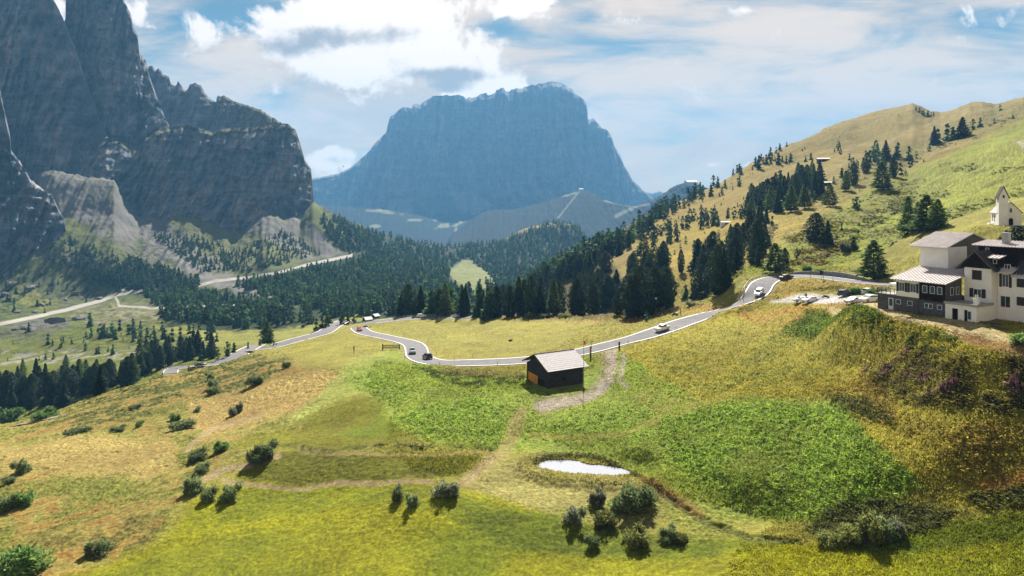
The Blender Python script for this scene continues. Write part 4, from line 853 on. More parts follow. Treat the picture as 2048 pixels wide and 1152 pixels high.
# middle of the hillside (crop at 1280,330, x3.715)
G2 = 'columnar pines above the road bend'; L2 = 'dark columnar pine in the loose group between the meadow slope and the upper road bend'
crop(1280, 330, 3.715, [('pine', 305, 800, 165, 'tall columnar pine standing alone on the slope left of the columnar group', .8), ('pine', 120, 960, 210), ('pine', 185, 950, 190), ('pine', 470, 840, 200, L2, .85), ('pine', 545, 830, 200, L2, .8), ('pine', 605, 800, 225, L2, .7), ('pine', 640, 870, 220), ('pine', 460, 990, 240), ('pine', 530, 970, 230), ('pine', 590, 930, 240), ('spruce', 720, 790, 175), ('pine', 765, 590, 155, L2, .8), ('pine', 728, 590, 90), ('pine', 840, 740, 200), ('pine', 885, 760, 150), ('spruce', 875, 525, 120), ('spruce', 915, 540, 130), ('spruce', 945, 610, 120),
      ('spruce', 662, 592, 90, 'small pointed spruce on the open slope above the columnar pines'), ('pine', 340, 582, 58, 'small round pine, left one of two on the open golden slope'), ('pine', 402, 612, 58, 'small round pine, right one of two on the open golden slope'), ('pine', 585, 530, 54, 'small round pine just below the white barn, right of it'), ('pine', 480, 510, 26), ('pine', 795, 436, 26), ('spruce', 984, 450, 75, 'pointed spruce alone on the slope below the big dark clump'), ('larch', 1005, 800, 210, 'broad tree with round crown right behind the guardrail of the upper bend', 1.2), ('pine', 1080, 765, 145, 'dark pine leaning on the broad tree behind the upper bend'), ('pine', 1165, 698, 88, 'small dark pine alone above the upper road bend'),
      ('spruce', 225, 590, 50), ('pine', 197, 615, 50), ('pine', 258, 665, 38), ('pine', 590, 570, 26), ('pine', 300, 620, 40), ('spruce', 340, 990, 110), ('spruce', 405, 990, 130), ('pine', 60, 1060, 120)], G2, L2)
G3 = 'conifers on the upper right hillside'; L3 = 'small dark conifer scattered on the golden upper hillside'
crop(1280, 330, 3.715, [('pine', 737, 163, 82, 'round pine alone in the middle of the golden upper slope'), ('spruce', 632, 168, 62), ('pine', 610, 218, 60), ('spruce', 580, 150, 48), ('spruce', 752, 68, 62), ('spruce', 528, 225, 85), ('pine', 470, 196, 40), ('pine', 465, 272, 22), ('pine', 445, 333, 24), ('pine', 603, 300, 26), ('pine', 725, 308, 32), ('spruce', 555, 335, 45), ('pine', 690, 185, 34), ('pine', 820, 70, 16), ('pine', 840, 75, 14), ('pine', 835, 32, 20), ('pine', 885, 32, 40), ('pine', 415, 375, 26), ('pine', 427, 418, 40), ('pine', 360, 400, 34), ('pine', 287, 400, 28), ('pine', 365, 335, 26), ('pine', 590, 232, 30), ('pine', 770, 255, 24), ('pine', 515, 240, 22), ('pine', 680, 140, 16), ('pine', 620, 260, 16)], G3, L3)
G4 = 'conifers in the big clump on the hillside'; L4 = 'dark conifer in the big clump on the middle of the right hillside'
crop(1280, 330, 3.715, [('spruce', 830, 290, 120), ('larch', 830, 385, 135, L4, 1.3), ('spruce', 900, 260, 120), ('spruce', 945, 310, 200), ('pine', 905, 330, 130), ('spruce', 1000, 310, 120), ('pine', 700, 395, 90), ('pine', 750, 395, 110), ('spruce', 655, 395, 80), ('pine', 470, 450, 100), ('pine', 540, 450, 90), ('spruce', 580, 450, 80), ('larch', 1035, 340, 120), ('larch', 1120, 350, 190, L4, 1.2), ('pine', 1080, 230, 110), ('spruce', 1170, 160, 115), ('spruce', 1210, 200, 130), ('larch', 1225, 320, 170, L4, 1.3), ('pine', 505, 460, 90)], G4, L4)
crop(1500, 180, 4.115, [('pine', 385, 770, 110), ('pine', 440, 810, 120), ('spruce', 520, 800, 110), ('spruce', 560, 860, 160), ('spruce', 590, 850, 140), ('pine', 350, 800, 110), ('spruce', 690, 770, 60), ('larch', 790, 830, 160), ('spruce', 757, 720, 85), ('pine', 805, 720, 75), ('larch', 660, 960, 190, 'loose airy larch at the right end of the big hillside clump', 1.2), ('spruce', 530, 920, 90)], G4, L4)
crop(1500, 180, 4.115, [('spruce', 272, 468, 46), ('spruce', 303, 462, 38), ('pine', 408, 408, 26), ('spruce', 430, 502, 26), ('spruce', 452, 486, 24), ('spruce', 458, 590, 50), ('spruce', 502, 574, 62), ('pine', 728, 500, 88, 'dark pine beside the track above the long barn'), ('pine', 745, 528, 60), ('pine', 695, 508, 30), ('pine', 1223, 216, 22), ('pine', 838, 850, 32), ('pine', 1045, 686, 20), ('pine', 946, 735, 30), ('pine', 900, 830, 22), ('spruce', 335, 590, 80), ('spruce', 300, 606, 68), ('spruce', 235, 610, 100), ('spruce', 265, 590, 50), ('spruce', 170, 608, 60), ('spruce', 75, 648, 110), ('spruce', 110, 610, 60), ('spruce', 205, 580, 40), ('pine', 20, 655, 34), ('pine', 20, 690, 12), ('pine', 660, 330, 12)], G3, L3)
fill([(1505, 335), (1530, 305), (1556, 290), (1562, 300), (1540, 325), (1520, 340)], 16, 9, PS, L3, G3)
G5 = 'conifers in the gully below the bright pasture'; L5 = 'dark conifer in the gully at the foot of the bright green pasture'
crop(1500, 180, 4.115, [('spruce', 820, 580, 60), ('spruce', 955, 555, 60), ('larch', 1015, 560, 120), ('spruce', 1120, 580, 160), ('pine', 1060, 620, 130), ('spruce', 1218, 540, 110, 'slender spruce apart on the slope right above the gully conifers'), ('spruce', 1310, 575, 115), ('pine', 1320, 640, 100), ('pine', 1180, 720, 170), ('larch', 1090, 820, 220, 'large airy larch at the lower end of the gully conifers', 1.3), ('pine', 880, 650, 80), ('pine', 870, 730, 80), ('spruce', 815, 640, 46), ('spruce', 930, 640, 90), ('pine', 1240, 700, 110), ('pine', 1370, 560, 60), ('pine', 1280, 690, 50)], G5, L5)
crop(1500, 180, 4.115, [('pine', 875, 980, 110, 'stout round pine alone above the two big dark trees', 1.4), ('pine', 540, 1250, 230, 'tall egg-shaped dark pine, bigger of the pair above the road', 1.25), ('spruce', 640, 1270, 190, 'dark pointed tree beside the egg-shaped pine'), ('spruce', 752, 1170, 75, 'small dark spruce between the egg-shaped pine and the larches'), ('spruce', 1005, 780, 20), ('spruce', 840, 1340, 140)], 'lone trees above the upper road', L3)
PLANTS.pop()
crop(1560, 380, 5.235, [('spruce', 775, 625, 150, 'dark bushy spruce on the slope above the parked cars', 1.3), ('pine', 172, 722, 118, 'small dark pine at the left foot of the upper slope', 1.2)], 'lone trees above the upper road', L3)
PLANTS.pop()
# ridge row against the sky
G6 = 'conifers on the edge of the bright pasture'; L6 = 'dark spruce in the row along the top edge of the bright green pasture'
crop(1400, 180, 3.031, [('spruce', 1420, 330, 105), ('spruce', 1443, 325, 90), ('spruce', 1497, 305, 100), ('spruce', 1533, 305, 90), ('spruce', 1590, 290, 120, L6, 1.2), ('pine', 1655, 245, 70), ('spruce', 1700, 225, 60), ('pine', 1785, 208, 36), ('pine', 1830, 192, 14), ('pine', 1898, 175, 32, 'small round pine alone high on the pasture edge'), ('pine', 1820, 128, 42, 'single tree on the skyline at the upper right'), ('pine', 1390, 372, 50)], G6, L6)
crop(1400, 180, 3.031, [('pine', 1310, 125, 30), ('pine', 1330, 138, 36), ('pine', 1355, 160, 40), ('spruce', 1382, 165, 44), ('spruce', 1400, 162, 30), ('spruce', 1416, 160, 30), ('pine', 1345, 150, 30), ('pine', 1365, 165, 30)], 'trees behind the golden summit', 'small dark tree in the row sloping down behind the golden summit')
# near the hotel
crop(1700, 340, 3.2, [('larch', 372, 405, 225, 'slim larch, left one of the larches above the hotel roof', .9), ('larch', 440, 400, 190, 'larch in the middle of the larch group above the hotel roof', 1.2), ('larch', 495, 395, 225, 'widest larch of the group above the hotel roof', 1.7), ('larch', 560, 385, 190, 'right larch of the group above the hotel roof', 1.4), ('larch', 150, 700, 240, 'bright green larch beside the road left of the hotel', 1.25)], 'larches by the hotel', None)
plant('pine', 2036, 520, 66, 'dark green pine in front of the chapel', None, 1.6)
plant('pine', 1291, 636, 40, 'small dark pine beside the lamp at the roadside stop', None, .9); plant('spruce', 1300, 630, 36, 'slim dark conifer behind the pine at the roadside stop'); plant('pine', 1293, 643, 22, 'lowest dark bush-like pine at the roadside stop')
# left valley row
G7 = 'conifers in the row below the left hairpin'; L7 = 'tall dark conifer in the long row below the left hairpin'
crop(0, 560, 3.841, [('pine', 50, 985, 320), ('pine', 180, 960, 240), ('spruce', 130, 880, 240), ('spruce', 0, 900, 230), ('pine', 90, 900, 210), ('larch', 175, 760, 170), ('spruce', 270, 830, 250), ('spruce', 350, 880, 260), ('larch', 320, 890, 180), ('pine', 410, 880, 200), ('spruce', 490, 980, 215, 'bluish green broad spruce standing apart in front of the dark row', 1.45), ('pine', 480, 800, 160), ('pine', 560, 860, 230), ('larch', 610, 850, 270), ('pine', 730, 860, 240), ('larch', 660, 820, 230), ('pine', 800, 800, 180), ('spruce', 860, 800, 200), ('spruce', 930, 780, 170), ('pine', 1000, 800, 200, L7, 1.2), ('pine', 1080, 740, 170), ('spruce', 1140, 720, 140), ('pine', 1230, 690, 170), ('spruce', 1290, 640, 160), ('larch', 505, 700, 140), ('larch', 410, 612, 60), ('spruce', 350, 612, 50), ('spruce', 295, 840, 200), ('pine', 230, 920, 200), ('spruce', 650, 880, 190), ('pine', 950, 820, 180)], G7, L7)
crop(0, 400, 2.504, [('pine', 640, 920, 150, L7, 1.3), ('pine', 700, 880, 120), ('pine', 745, 860, 110), ('pine', 800, 830, 110), ('pine', 870, 810, 80), ('spruce', 760, 800, 110), ('pine', 925, 806, 40), ('pine', 968, 802, 60), ('spruce', 1005, 806, 60), ('pine', 1058, 798, 88), ('pine', 1092, 796, 52), ('pine', 1140, 782, 78), ('spruce', 1172, 764, 56, 'slim spruce at the right end of the row by the road'), ('spruce', 830, 760, 90), ('spruce', 880, 790, 60)], G7, L7)
crop(0, 400, 2.504, [('larch', 1340, 722, 108, 'broad round tree on the left edge of the pale road', 1.45), ('pine', 1302, 730, 40, 'small dark bushy conifer beside the broad roadside tree'), ('spruce', 1243, 745, 38, 'small pointed conifer alone on the meadow left of the broad roadside tree'), ('spruce', 1585, 655, 70, 'slim conifer beside the guardrail near the upper fork')], 'conifers by the valley road', None)
G8 = 'conifers dotted over the valley meadow'; L8 = 'small conifer dotted over the pale valley meadow'
crop(0, 560, 3.841, [('spruce', 370, 500, 90), ('spruce', 402, 505, 50), ('spruce', 468, 520, 70), ('spruce', 485, 480, 45), ('spruce', 550, 492, 44), ('larch', 655, 545, 70), ('spruce', 740, 570, 56), ('spruce', 757, 570, 64), ('spruce', 830, 550, 46), ('larch', 868, 572, 80), ('spruce', 1083, 540, 72), ('spruce', 1122, 540, 68), ('larch', 1158, 520, 110), ('pine', 770, 440, 110), ('spruce', 800, 440, 110), ('larch', 860, 430, 120), ('spruce', 660, 440, 50), ('spruce', 700, 440, 70), ('spruce', 1130, 440, 76), ('pine', 945, 465, 30), ('pine', 930, 428, 26), ('spruce', 1180, 420, 70), ('pine', 640, 485, 30), ('spruce', 300, 620, 36), ('spruce', 60, 620, 28), ('spruce', 220, 400, 80), ('larch', 690, 360, 110), ('spruce', 1215, 540, 90), ('pine', 1080, 430, 90), ('pine', 1000, 390, 50), ('spruce', 1280, 500, 70), ('pine', 990, 525, 20), ('pine', 100, 480, 24)], G8, L8)
L9 = 'conifer of the wood on the valley floor behind the left hairpin'; G9 = 'conifers of the wood on the valley floor'
fill([(330, 640), (450, 655), (520, 668), (640, 650), (700, 634), (900, 634), (960, 634), (960, 600), (600, 625), (420, 610), (340, 610)], 150, 13, ['spruce', 'spruce', 'larch', 'pine'], L9, G9, sp=.35)
fill([(200, 690), (330, 690), (440, 690), (440, 660), (300, 655), (200, 660)], 26, 9, PS, L8, G8)
fill([(625, 650), (740, 640), (700, 652), (640, 662)], 8, 6, PS, L8, G8)
fill([(0, 800), (60, 800), (200, 770), (320, 720), (420, 700), (440, 712), (330, 735), (220, 790), (120, 800), (60, 825), (0, 830)], 40, 15, ['pine', 'spruce', 'pine', 'larch'], L7, G7, sp=.5)
fill([(1500, 400), (1540, 380), (1600, 350), (1650, 355), (1655, 375), (1640, 395), (1580, 420), (1540, 430)], 26, 14, ['spruce', 'pine', 'larch'], L4, G4, sp=.5)
fill([(1490, 435), (1500, 400), (1540, 385), (1556, 410), (1530, 425)], 12, 14, ['spruce', 'pine'], L4, G4, sp=.5)
fill([(1690, 360), (1735, 310), (1790, 300), (1800, 330), (1740, 370), (1700, 375)], 12, 12, ['spruce', 'pine'], L5, G5, sp=.5)
fill([(1400, 592), (1390, 525), (1440, 490), (1500, 470), (1530, 520), (1480, 560), (1440, 590)], 22, 13, ['pine', 'pine', 'spruce'], L2, G2, sp=.4)
fill([(1290, 600), (1330, 520), (1365, 600), (1330, 620)], 8, 13, P3, L2, G2, sp=.4)
fill([(1480, 480), (1500, 450), (1545, 440), (1540, 490), (1510, 510)], 8, 11, PS, L2, G2, sp=.4)
fill([(1440, 345), (1500, 305), (1520, 320), (1460, 360)], 12, 9, PS, L3, G3, sp=.4)
N_IND = len(PLANTS)
# the far-off forest
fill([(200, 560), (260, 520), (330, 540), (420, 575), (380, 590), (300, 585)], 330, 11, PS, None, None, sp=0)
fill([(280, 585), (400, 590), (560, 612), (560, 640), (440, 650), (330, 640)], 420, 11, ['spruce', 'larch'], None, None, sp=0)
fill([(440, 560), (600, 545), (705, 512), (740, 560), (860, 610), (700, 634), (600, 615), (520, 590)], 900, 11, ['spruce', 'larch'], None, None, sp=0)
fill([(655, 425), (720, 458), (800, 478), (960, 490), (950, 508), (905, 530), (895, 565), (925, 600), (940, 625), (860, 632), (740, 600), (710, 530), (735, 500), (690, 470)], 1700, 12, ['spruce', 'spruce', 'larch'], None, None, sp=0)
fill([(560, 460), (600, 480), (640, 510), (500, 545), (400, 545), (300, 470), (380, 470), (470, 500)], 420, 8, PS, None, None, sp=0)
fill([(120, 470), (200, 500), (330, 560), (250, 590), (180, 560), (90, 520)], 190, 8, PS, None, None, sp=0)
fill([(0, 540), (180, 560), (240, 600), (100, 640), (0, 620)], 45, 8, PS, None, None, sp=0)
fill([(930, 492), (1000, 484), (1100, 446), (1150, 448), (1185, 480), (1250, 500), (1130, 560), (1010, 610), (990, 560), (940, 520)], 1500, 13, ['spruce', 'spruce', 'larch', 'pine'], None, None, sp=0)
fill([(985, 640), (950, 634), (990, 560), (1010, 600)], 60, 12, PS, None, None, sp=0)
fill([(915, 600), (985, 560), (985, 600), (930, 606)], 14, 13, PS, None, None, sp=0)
fill([(640, 430), (690, 470), (730, 500), (700, 510), (660, 480)], 130, 10, PS, None, None, sp=0)
fill([(1700, 400), (1880, 300), (1990, 260), (1900, 300), (1760, 400)], 5, 2, PS, None, None, sp=0)
ind = [p for p in PLANTS[:N_IND]]; ind.sort(key=lambda p: -p[6]); rest = ind[296:] + PLANTS[N_IND:]; ind = ind[:296]
for k, (kind, x, y, z, h, w, hp, lab, grp) in enumerate(ind):
    v = rnd.randrange(4); cm, tm = TV[kind, v]
    e = empty({'pine': 'pine_tree', 'spruce': 'spruce_tree', 'larch': 'larch_tree'}[kind], (x, y, z - .15), rnd.uniform(0, 6.28)); h *= 1.06 if grp != G7 else .92; w *= rnd.uniform(.82, 1.22); e.scale = (h * w, h * w * rnd.uniform(.85, 1.15), h); e.rotation_euler.x = rnd.uniform(-.03, .03)
    if lab is None: lab = 'dark conifer on the hillside'
    tag(e, lab, 'tree', grp)
    for nm, me in (('crown', cm), ('trunk', tm)): link(nm, me, e)
# forest mass
def mass(rest):
    Vs, Qs, Cs = [], [], []; n0 = 0; lib = {}
    for k in ('pine', 'spruce', 'larch'):
        for v in range(3): lib[k, v] = crown(k, 46, 1.0, .21 if k == 'pine' else .19, .16, .02, seed=300 + v)
    for kind, x, y, z, h, w, *_ in rest:
        V, Q, tn = lib[kind, rnd.randrange(3)]; a = rnd.uniform(0, 6.28); c, s = math.cos(a), math.sin(a)
        W_ = np.stack([(V[:, 0] * c - V[:, 1] * s) * h * w + x, (V[:, 0] * s + V[:, 1] * c) * h * w + y, V[:, 2] * h + z - .4], 1)
        Vs.append(W_); Qs.append(Q + n0); n0 += len(W_)
        base = {'pine': (.7, .8, .8), 'spruce': (1, 1.05, .9), 'larch': (1.9, 2.1, 1.3)}[kind]; f = rnd.uniform(.7, 1.3)
        Cs.append(tn[:, None] * np.array(base)[None] * f)
    me = np_mesh('forest', np.concatenate(Vs), np.concatenate(Qs), False); vcol(me, np.concatenate(Cs)); me.materials.append(ML['spruce'])
    tag(link('forest', me), 'far conifer forest covering the valley slopes', None, None, 'stuff')
mass(rest)

# shrubs -----------------------------------------------------------
def shrub_mesh(n, seed, spiky=.5, size=.055, lobes=9):
    r_ = np.random.default_rng(seed); Cc = np.stack([r_.uniform(-.30, .30, lobes), r_.uniform(-.30, .30, lobes), r_.uniform(.08, .55, lobes)], 1); rad = r_.uniform(.14, .27, lobes)
    k = r_.integers(0, lobes, n); d = r_.normal(size=(n, 3)); d /= np.linalg.norm(d, axis=1)[:, None]
    c = Cc[k] + d * (rad[k] * (.25 + 1.0 * r_.random(n) ** .8))[:, None] * np.array([1, 1, 1.1]); c[:, 2] = np.abs(c[:, 2]) * (1 + spiky * r_.random(n) * .3)
    up = d * .6 + np.array([0, 0, 1.0]) * spiky + r_.normal(size=(n, 3)) * .45
    V, Q = leaf_quads(c, d, size * (.45 + r_.random(n)), 2.3, up); tn = np.repeat(.55 + 1.0 * r_.random(n) ** 1.5, 4)
    me = np_mesh('foliage', V, Q, False); vcol(me, np.repeat(tn[:, None], 3, 1)); return me
SM = {}
for k in ('bush', 'olive', 'grey', 'green'):
    for v in range(3):
        me = shrub_mesh(2300, 50 + v * 3 + len(k), {'bush': .8, 'olive': .5, 'grey': 1.0, 'green': .5}[k], .038); me.materials.append(ML[k]); SM[k, v] = me
sb = MB()
for i in range(9):
    a = i * 2.4; sb.cyl((0, 0, -.1), (math.cos(a) * .25, math.sin(a) * .25, .6), .018, .006, 5)
STM = sb.mesh('stems'); STM.materials.append(MBARK)
def shrub(kind, px, py, w, h, label, group='shrubs on the meadow'):
    x, y, z = P(px, py); k = y / F; e = empty('shrub', (x, y, z - .1), rnd.uniform(0, 6.28)); e.scale = (w * k / 1.12, w * k / 1.12, h * k / 1.15)
    tag(e, label, 'shrub', group); link('foliage', SM[kind, rnd.randrange(3)], e); link('stems', STM, e)
for a in [('bush', 532, 918, 62, 48, 'large willow shrub with bare twigs above the upper footpath'), ('bush', 507, 924, 34, 40, 'dark willow shrub against the left side of the large twiggy one'), ('green', 442, 902, 34, 30, 'round green shrub left of the large twiggy willow'), ('bush', 397, 920, 50, 30, 'spreading shrub left of the round green one'), ('bush', 405, 943, 40, 22, 'low dark shrub below the spreading one near the path start'),
          ('bush', 385, 985, 44, 40, 'shrub at the left end of the lower footpath'), ('bush', 418, 1000, 42, 36, 'left of two willow shrubs below the path start'), ('bush', 460, 1000, 50, 46, 'right of two willow shrubs below the path start'), ('green', 54, 1008, 46, 42, 'round green shrub near the left border of the meadow'), ('bush', 42, 945, 40, 38, 'upright shrub on the golden slope at the far left'), ('bush', 18, 965, 30, 18, 'low shrub below the upright one at the far left'), ('bush', 10, 1020, 50, 40, 'shrub cut by the left border beside the round green one'),
          ('green', 40, 1152, 110, 90, 'large dark green shrub in the bottom left corner'), ('bush', 195, 1108, 60, 34, 'grey willow shrub right of the corner shrub'), ('grey', 895, 990, 60, 38, 'silvery willow shrub below the gravel path'), ('bush', 822, 1012, 34, 38, 'dark shrub left of the silvery one'), ('bush', 795, 1000, 30, 38, 'slim shrub beside the dark one on the yellow meadow'),
          ('grey', 1198, 1012, 46, 46, 'left upper shrub of the thicket below the pond'), ('bush', 1262, 1022, 90, 76, 'tallest shrub of the thicket below the pond'), ('bush', 1290, 1010, 56, 50, 'right upper shrub of the thicket below the pond'), ('grey', 1148, 1048, 52, 50, 'pale grey shrub at the left end of the thicket below the pond'), ('olive', 1215, 1052, 62, 48, 'yellow-green shrub in the middle of the thicket'), ('olive', 1275, 1088, 66, 54, 'lowest and widest shrub of the thicket'), ('bush', 1185, 1094, 36, 36, 'small shrub at the lower left of the thicket'), ('bush', 1340, 1080, 50, 40, 'shrub at the lower right of the thicket'), ('olive', 1362, 1082, 38, 28, 'small shrub right of the thicket near the ditch'),
          ('olive', 1735, 1086, 70, 82, 'tall olive shrub in the hollow at the lower right'), ('bush', 1775, 1078, 60, 56, 'dark shrub right of the tall olive one'), ('olive', 1700, 1088, 60, 50, 'brownish shrub left of the tall olive one'), ('olive', 1660, 1086, 60, 34, 'low shrub at the left end of the lower right hollow'), ('grey', 1800, 1070, 44, 40, 'pale shrub at the right end of the lower right hollow'),
          ('bush', 365, 858, 60, 26, 'wide shrub on the golden slope above the left meadow'), ('green', 352, 842, 26, 22, 'small dark shrub behind the wide one on the golden slope'), ('grey', 465, 832, 22, 26, 'left of two thin grey shrubs on the dry slope'), ('grey', 480, 825, 20, 30, 'right of two thin grey shrubs on the dry slope'), ('bush', 155, 868, 60, 18, 'low wide shrub at the foot of the golden ridge'), ('bush', 238, 862, 40, 14, 'small grey shrub right of the low wide one'), ('green', 280, 852, 26, 14, 'small green shrub left of the wide slope shrub'),
          ('bush', 512, 768, 44, 26, 'dark shrub on the upper part of the dry slope'), ('bush', 426, 775, 30, 26, 'shrub below the left hairpin on the dry slope'), ('bush', 428, 788, 34, 20, 'lower shrub below the left hairpin'), ('bush', 420, 757, 20, 20, 'round shrub right under the left hairpin road'), ('bush', 572, 735, 22, 18, 'small round shrub at the end of the shrubby band'), ('bush', 262, 768, 22, 24, 'shrub beside the wall of the left hairpin'), ('green', 20, 845, 56, 36, 'dark round shrub by the grey lane at the left border'), ('green', 90, 838, 60, 32, 'dark shrub above the grey lane'), ('bush', 395, 822, 20, 14, 'tiny dark shrub in the middle of the dry slope'), ('bush', 270, 818, 30, 12, 'small low shrub under the golden ridge'),
          ('olive', 1065, 634, 40, 14, 'left light green shrub at the far edge of the central meadow'), ('bush', 1085, 636, 34, 12, 'middle light green shrub at the far edge of the central meadow'), ('olive', 1128, 634, 34, 13, 'right light green shrub at the far edge of the central meadow'), ('grey', 1382, 612, 24, 14, 'pale round shrub beside the lay-by'), ('green', 1640, 548, 30, 14, 'dark round shrub above the stone wall'), ('grey', 1692, 504, 30, 26, 'pale bluish shrub left of the bushy spruce'), ('green', 1614, 540, 26, 16, 'small green shrub above the left end of the stone wall'), ('green', 1745, 590, 50, 22, 'dark green shrub behind the parked cars'), ('green', 1715, 588, 30, 20, 'dark shrub between the two parked SUVs'), ('green', 2040, 690, 60, 34, 'leafy green shrub right of the dirt track below the hotel')]:
    shrub(*a)
# ------------------------------------------------------------------ grass and herbs on the near ground
GV, GQ, GC = [], [], []
def sample_ground(n, dmin, dmax, wfun):
    """random points on the finished near ground, spread evenly as seen"""
    r0 = np.searchsorted(D[:, NC // 2], dmin); r1 = np.searchsorted(D[:, NC // 2], dmax)
    i = rng.integers(max(r0, 20), r1, n); j = rng.integers(100, NC - 100, n); f = rng.random(n); g_ = rng.random(n)
    i2, j2 = i + 1, j + 1
    lerp_ = lambda A: (A[i, j] * (1 - f) + A[i2, j] * f) * (1 - g_) + (A[i, j2] * (1 - f) + A[i2, j2] * f) * g_
    d = lerp_(D); x = lerp_(X); z = lerp_(Z)
    keep_ = ~((abs(COL[i, j, 0] - pc(226, 206, 150)[0]) < .05) & (COL[i, j, 2] > .75 * pc(226, 206, 150)[2]) & (PXg[i, j] > 1560) & (PXg[i, j] < 2300) & (D[i, j] < 160)) & (rng.random(n) < wfun(i, j)) & (rdm[i, j] > 1.2) & (z > POND + .03) & ((abs(x - HUT[0] - 3) > 8) | (abs(d - HUT[1] - 3) > 7))
    return x[keep_], d[keep_], z[keep_], COL[i, j][keep_], BMP[i, j][keep_]
def tufts(n, dmin, dmax, wfun, hgt, wid, blades=3, leafy=False, cf=(1.0, 1.5)):
    x, y, z, c, b = sample_ground(n, dmin, dmax, wfun); n = len(x)
    for k in range(blades):
        a = rng.random(n) * 6.28; h = hgt * (.5 + rng.random(n)) * (.7 + np.minimum(b, .35) * 3); w = wid * (.6 + .8 * rng.random(n)) * (1 + np.minimum(y, 300) / 250)
        ln_ = rng.normal(size=(n, 2)) * (.9 if leafy else .45)
        bx = x + rng.normal(size=n) * wid * 1.4; by = y + rng.normal(size=n) * wid * 1.4
        dx, dy = np.cos(a) * w * .5, np.sin(a) * w * .5
        tx, ty = bx + ln_[:, 0] * h, by + ln_[:, 1] * h; mz = z + (h * .35 if leafy else 0)
        tp = .8 if leafy else .25
        V = np.stack([np.stack([bx - dx, by - dy, mz - .03], 1), np.stack([bx + dx, by + dy, mz - .03], 1), np.stack([tx + dx * tp, ty + dy * tp, z + h], 1), np.stack([tx - dx * tp, ty - dy * tp, z + h * (1.05 if not leafy else .85)], 1)], 1).reshape(-1, 3)
        t = ((cf[0] + (cf[1] - cf[0]) * rng.random(n)) * (1 + .55 * np.clip(noise(x / 1.7, y / 1.7, 9) + noise(x / .6, y / .6, 10) * .6, -.7, .8)))[:, None]
        GV.append(V.astype(np.float32)); GC.append(np.repeat(c * t, 4, axis=0).astype(np.float32))
tufts(230000, 60, 175, lambda i, j: np.where(BMP[i, j] < .14, 1.0, .5), .13, .12, 2, cf=(1.1, 2.1))
tufts(110000, 150, 345, lambda i, j: .7 * (D[i, j] < np.interp(PXg[i, j], KX, [230, 230, 262, 285, 300, 330, 350, 340, 330, 320, 310, 300, 290, 345, 345, 345, 345, 345, 345, 345])), .16, .20, 2, cf=(1.1, 1.9))
tufts(330000, 60, 260, lambda i, j: sstep(.10, .26, BMP[i, j]), .17, .15, 2, True, cf=(1.0, 2.3))
tufts(200000, 232, 720, lambda i, j: sstep(.2, .4, BMP[i, j]) * (PXg[i, j] > 1180), .42, .55, 2, True, cf=(.7, 1.6))
tufts(120000, 345, 900, lambda i, j: sstep(.45, .7, BMP[i, j]) * (PXg[i, j] < 700), .8, 1.0, 2, True, cf=(.5, 1.0))
V_ = np.concatenate(GV); me = np_mesh('grass', V_, np.arange(len(V_)).reshape(-1, 4), False); vcol(me, np.concatenate(GC))
MGR = bpy.data.materials.new('grass_blades'); nt, N, L = nodes_of(MGR); p = N['Principled BSDF']; p.inputs['Roughness'].default_value = .7; p.inputs['Specular IOR Level'].default_value = .2
at = N.new('ShaderNodeAttribute'); at.attribute_name = 'Col'; L.new(at.outputs['Color'], p.inputs['Base Color'])
t = N.new('ShaderNodeBsdfTranslucent'); L.new(at.outputs['Color'], t.inputs['Color']); ms = N.new('ShaderNodeMixShader'); ms.inputs[0].default_value = .45
L.new(p.outputs[0], ms.inputs[1]); L.new(t.outputs[0], ms.inputs[2]); L.new(ms.outputs[0], N['Material Output'].inputs['Surface'])
me.materials.append(MGR); tag(link('grass', me), 'meadow grass and low herbs covering the near slopes', None, None, 'stuff')
# willowherb spikes in the pink patches
x, y, z, c, b = sample_ground(500000, 60, 140, lambda i, j: ((COL[i, j, 0] > COL[i, j, 1] * .97) & (COL[i, j, 2] > COL[i, j, 1] * .50)).astype(float) * .9 * (PXg[i, j] > 1600) * (BMP[i, j] > .2))
n = len(x); a = rng.random(n) * 6.28; w = .10; h = .5 + .5 * rng.random(n); dx, dy = np.cos(a) * w, np.sin(a) * w
V_ = np.stack([np.stack([x - dx, y - dy, z + h * .4], 1), np.stack([x + dx, y + dy, z + h * .4], 1), np.stack([x + dx * .3, y + dy * .3, z + h * 1.3], 1), np.stack([x - dx * .3, y - dy * .3, z + h * 1.3], 1)], 1).reshape(-1, 3)
if n:
    me = np_mesh('wildflowers', V_, np.arange(len(V_)).reshape(-1, 4), False); me.materials.append(mk('willowherb', tuple(pc(160, 122, 124)), .8, .4, 3, trans=.4)); tag(link('wildflowers', me), 'faded pink willowherb on the slope below the hotel', None, None, 'stuff')
# ------------------------------------------------------------------ buildings
MPL = mk('white_plaster', (.80, .76, .69), .9, .16, .7, .3, 6, col2=(.92, .90, .85)); MPC = mk('cream_plaster', (.90, .86, .76), .9, .1, .8, .2, 5)
MPG = mk('grey_render', (.36, .36, .37), .9, .2, .8, .3, 6); MCH = mk('chapel_plaster', (.74, .72, .70), .9, .08, .8, .2, 6)
MDW = mk('dark_wood', (.022, .013, .009), .95, .4, 2, .4, 10, aniso=(1, 1, .3), spec=.03); MGW = mk('grey_wood', (.10, .095, .09), .85, .4, 2, .4, 10, aniso=(3, 3, .3)); MLOG = mk('old_logs', (.045, .038, .034), .95, .5, 1.5, .8, 7, aniso=(.5, .5, 5))
MSTO = mk('rubble_stone', (.03, .028, .028), .95, .55, 2.6, .9, 4, col2=(.17, .16, .155), spec=.1); MGL = mk('window_glass', (.02, .025, .03), .08, .1, 1, spec=.8); MFRM = mk('window_frame_white', (.7, .68, .64), .6, .1, 2)
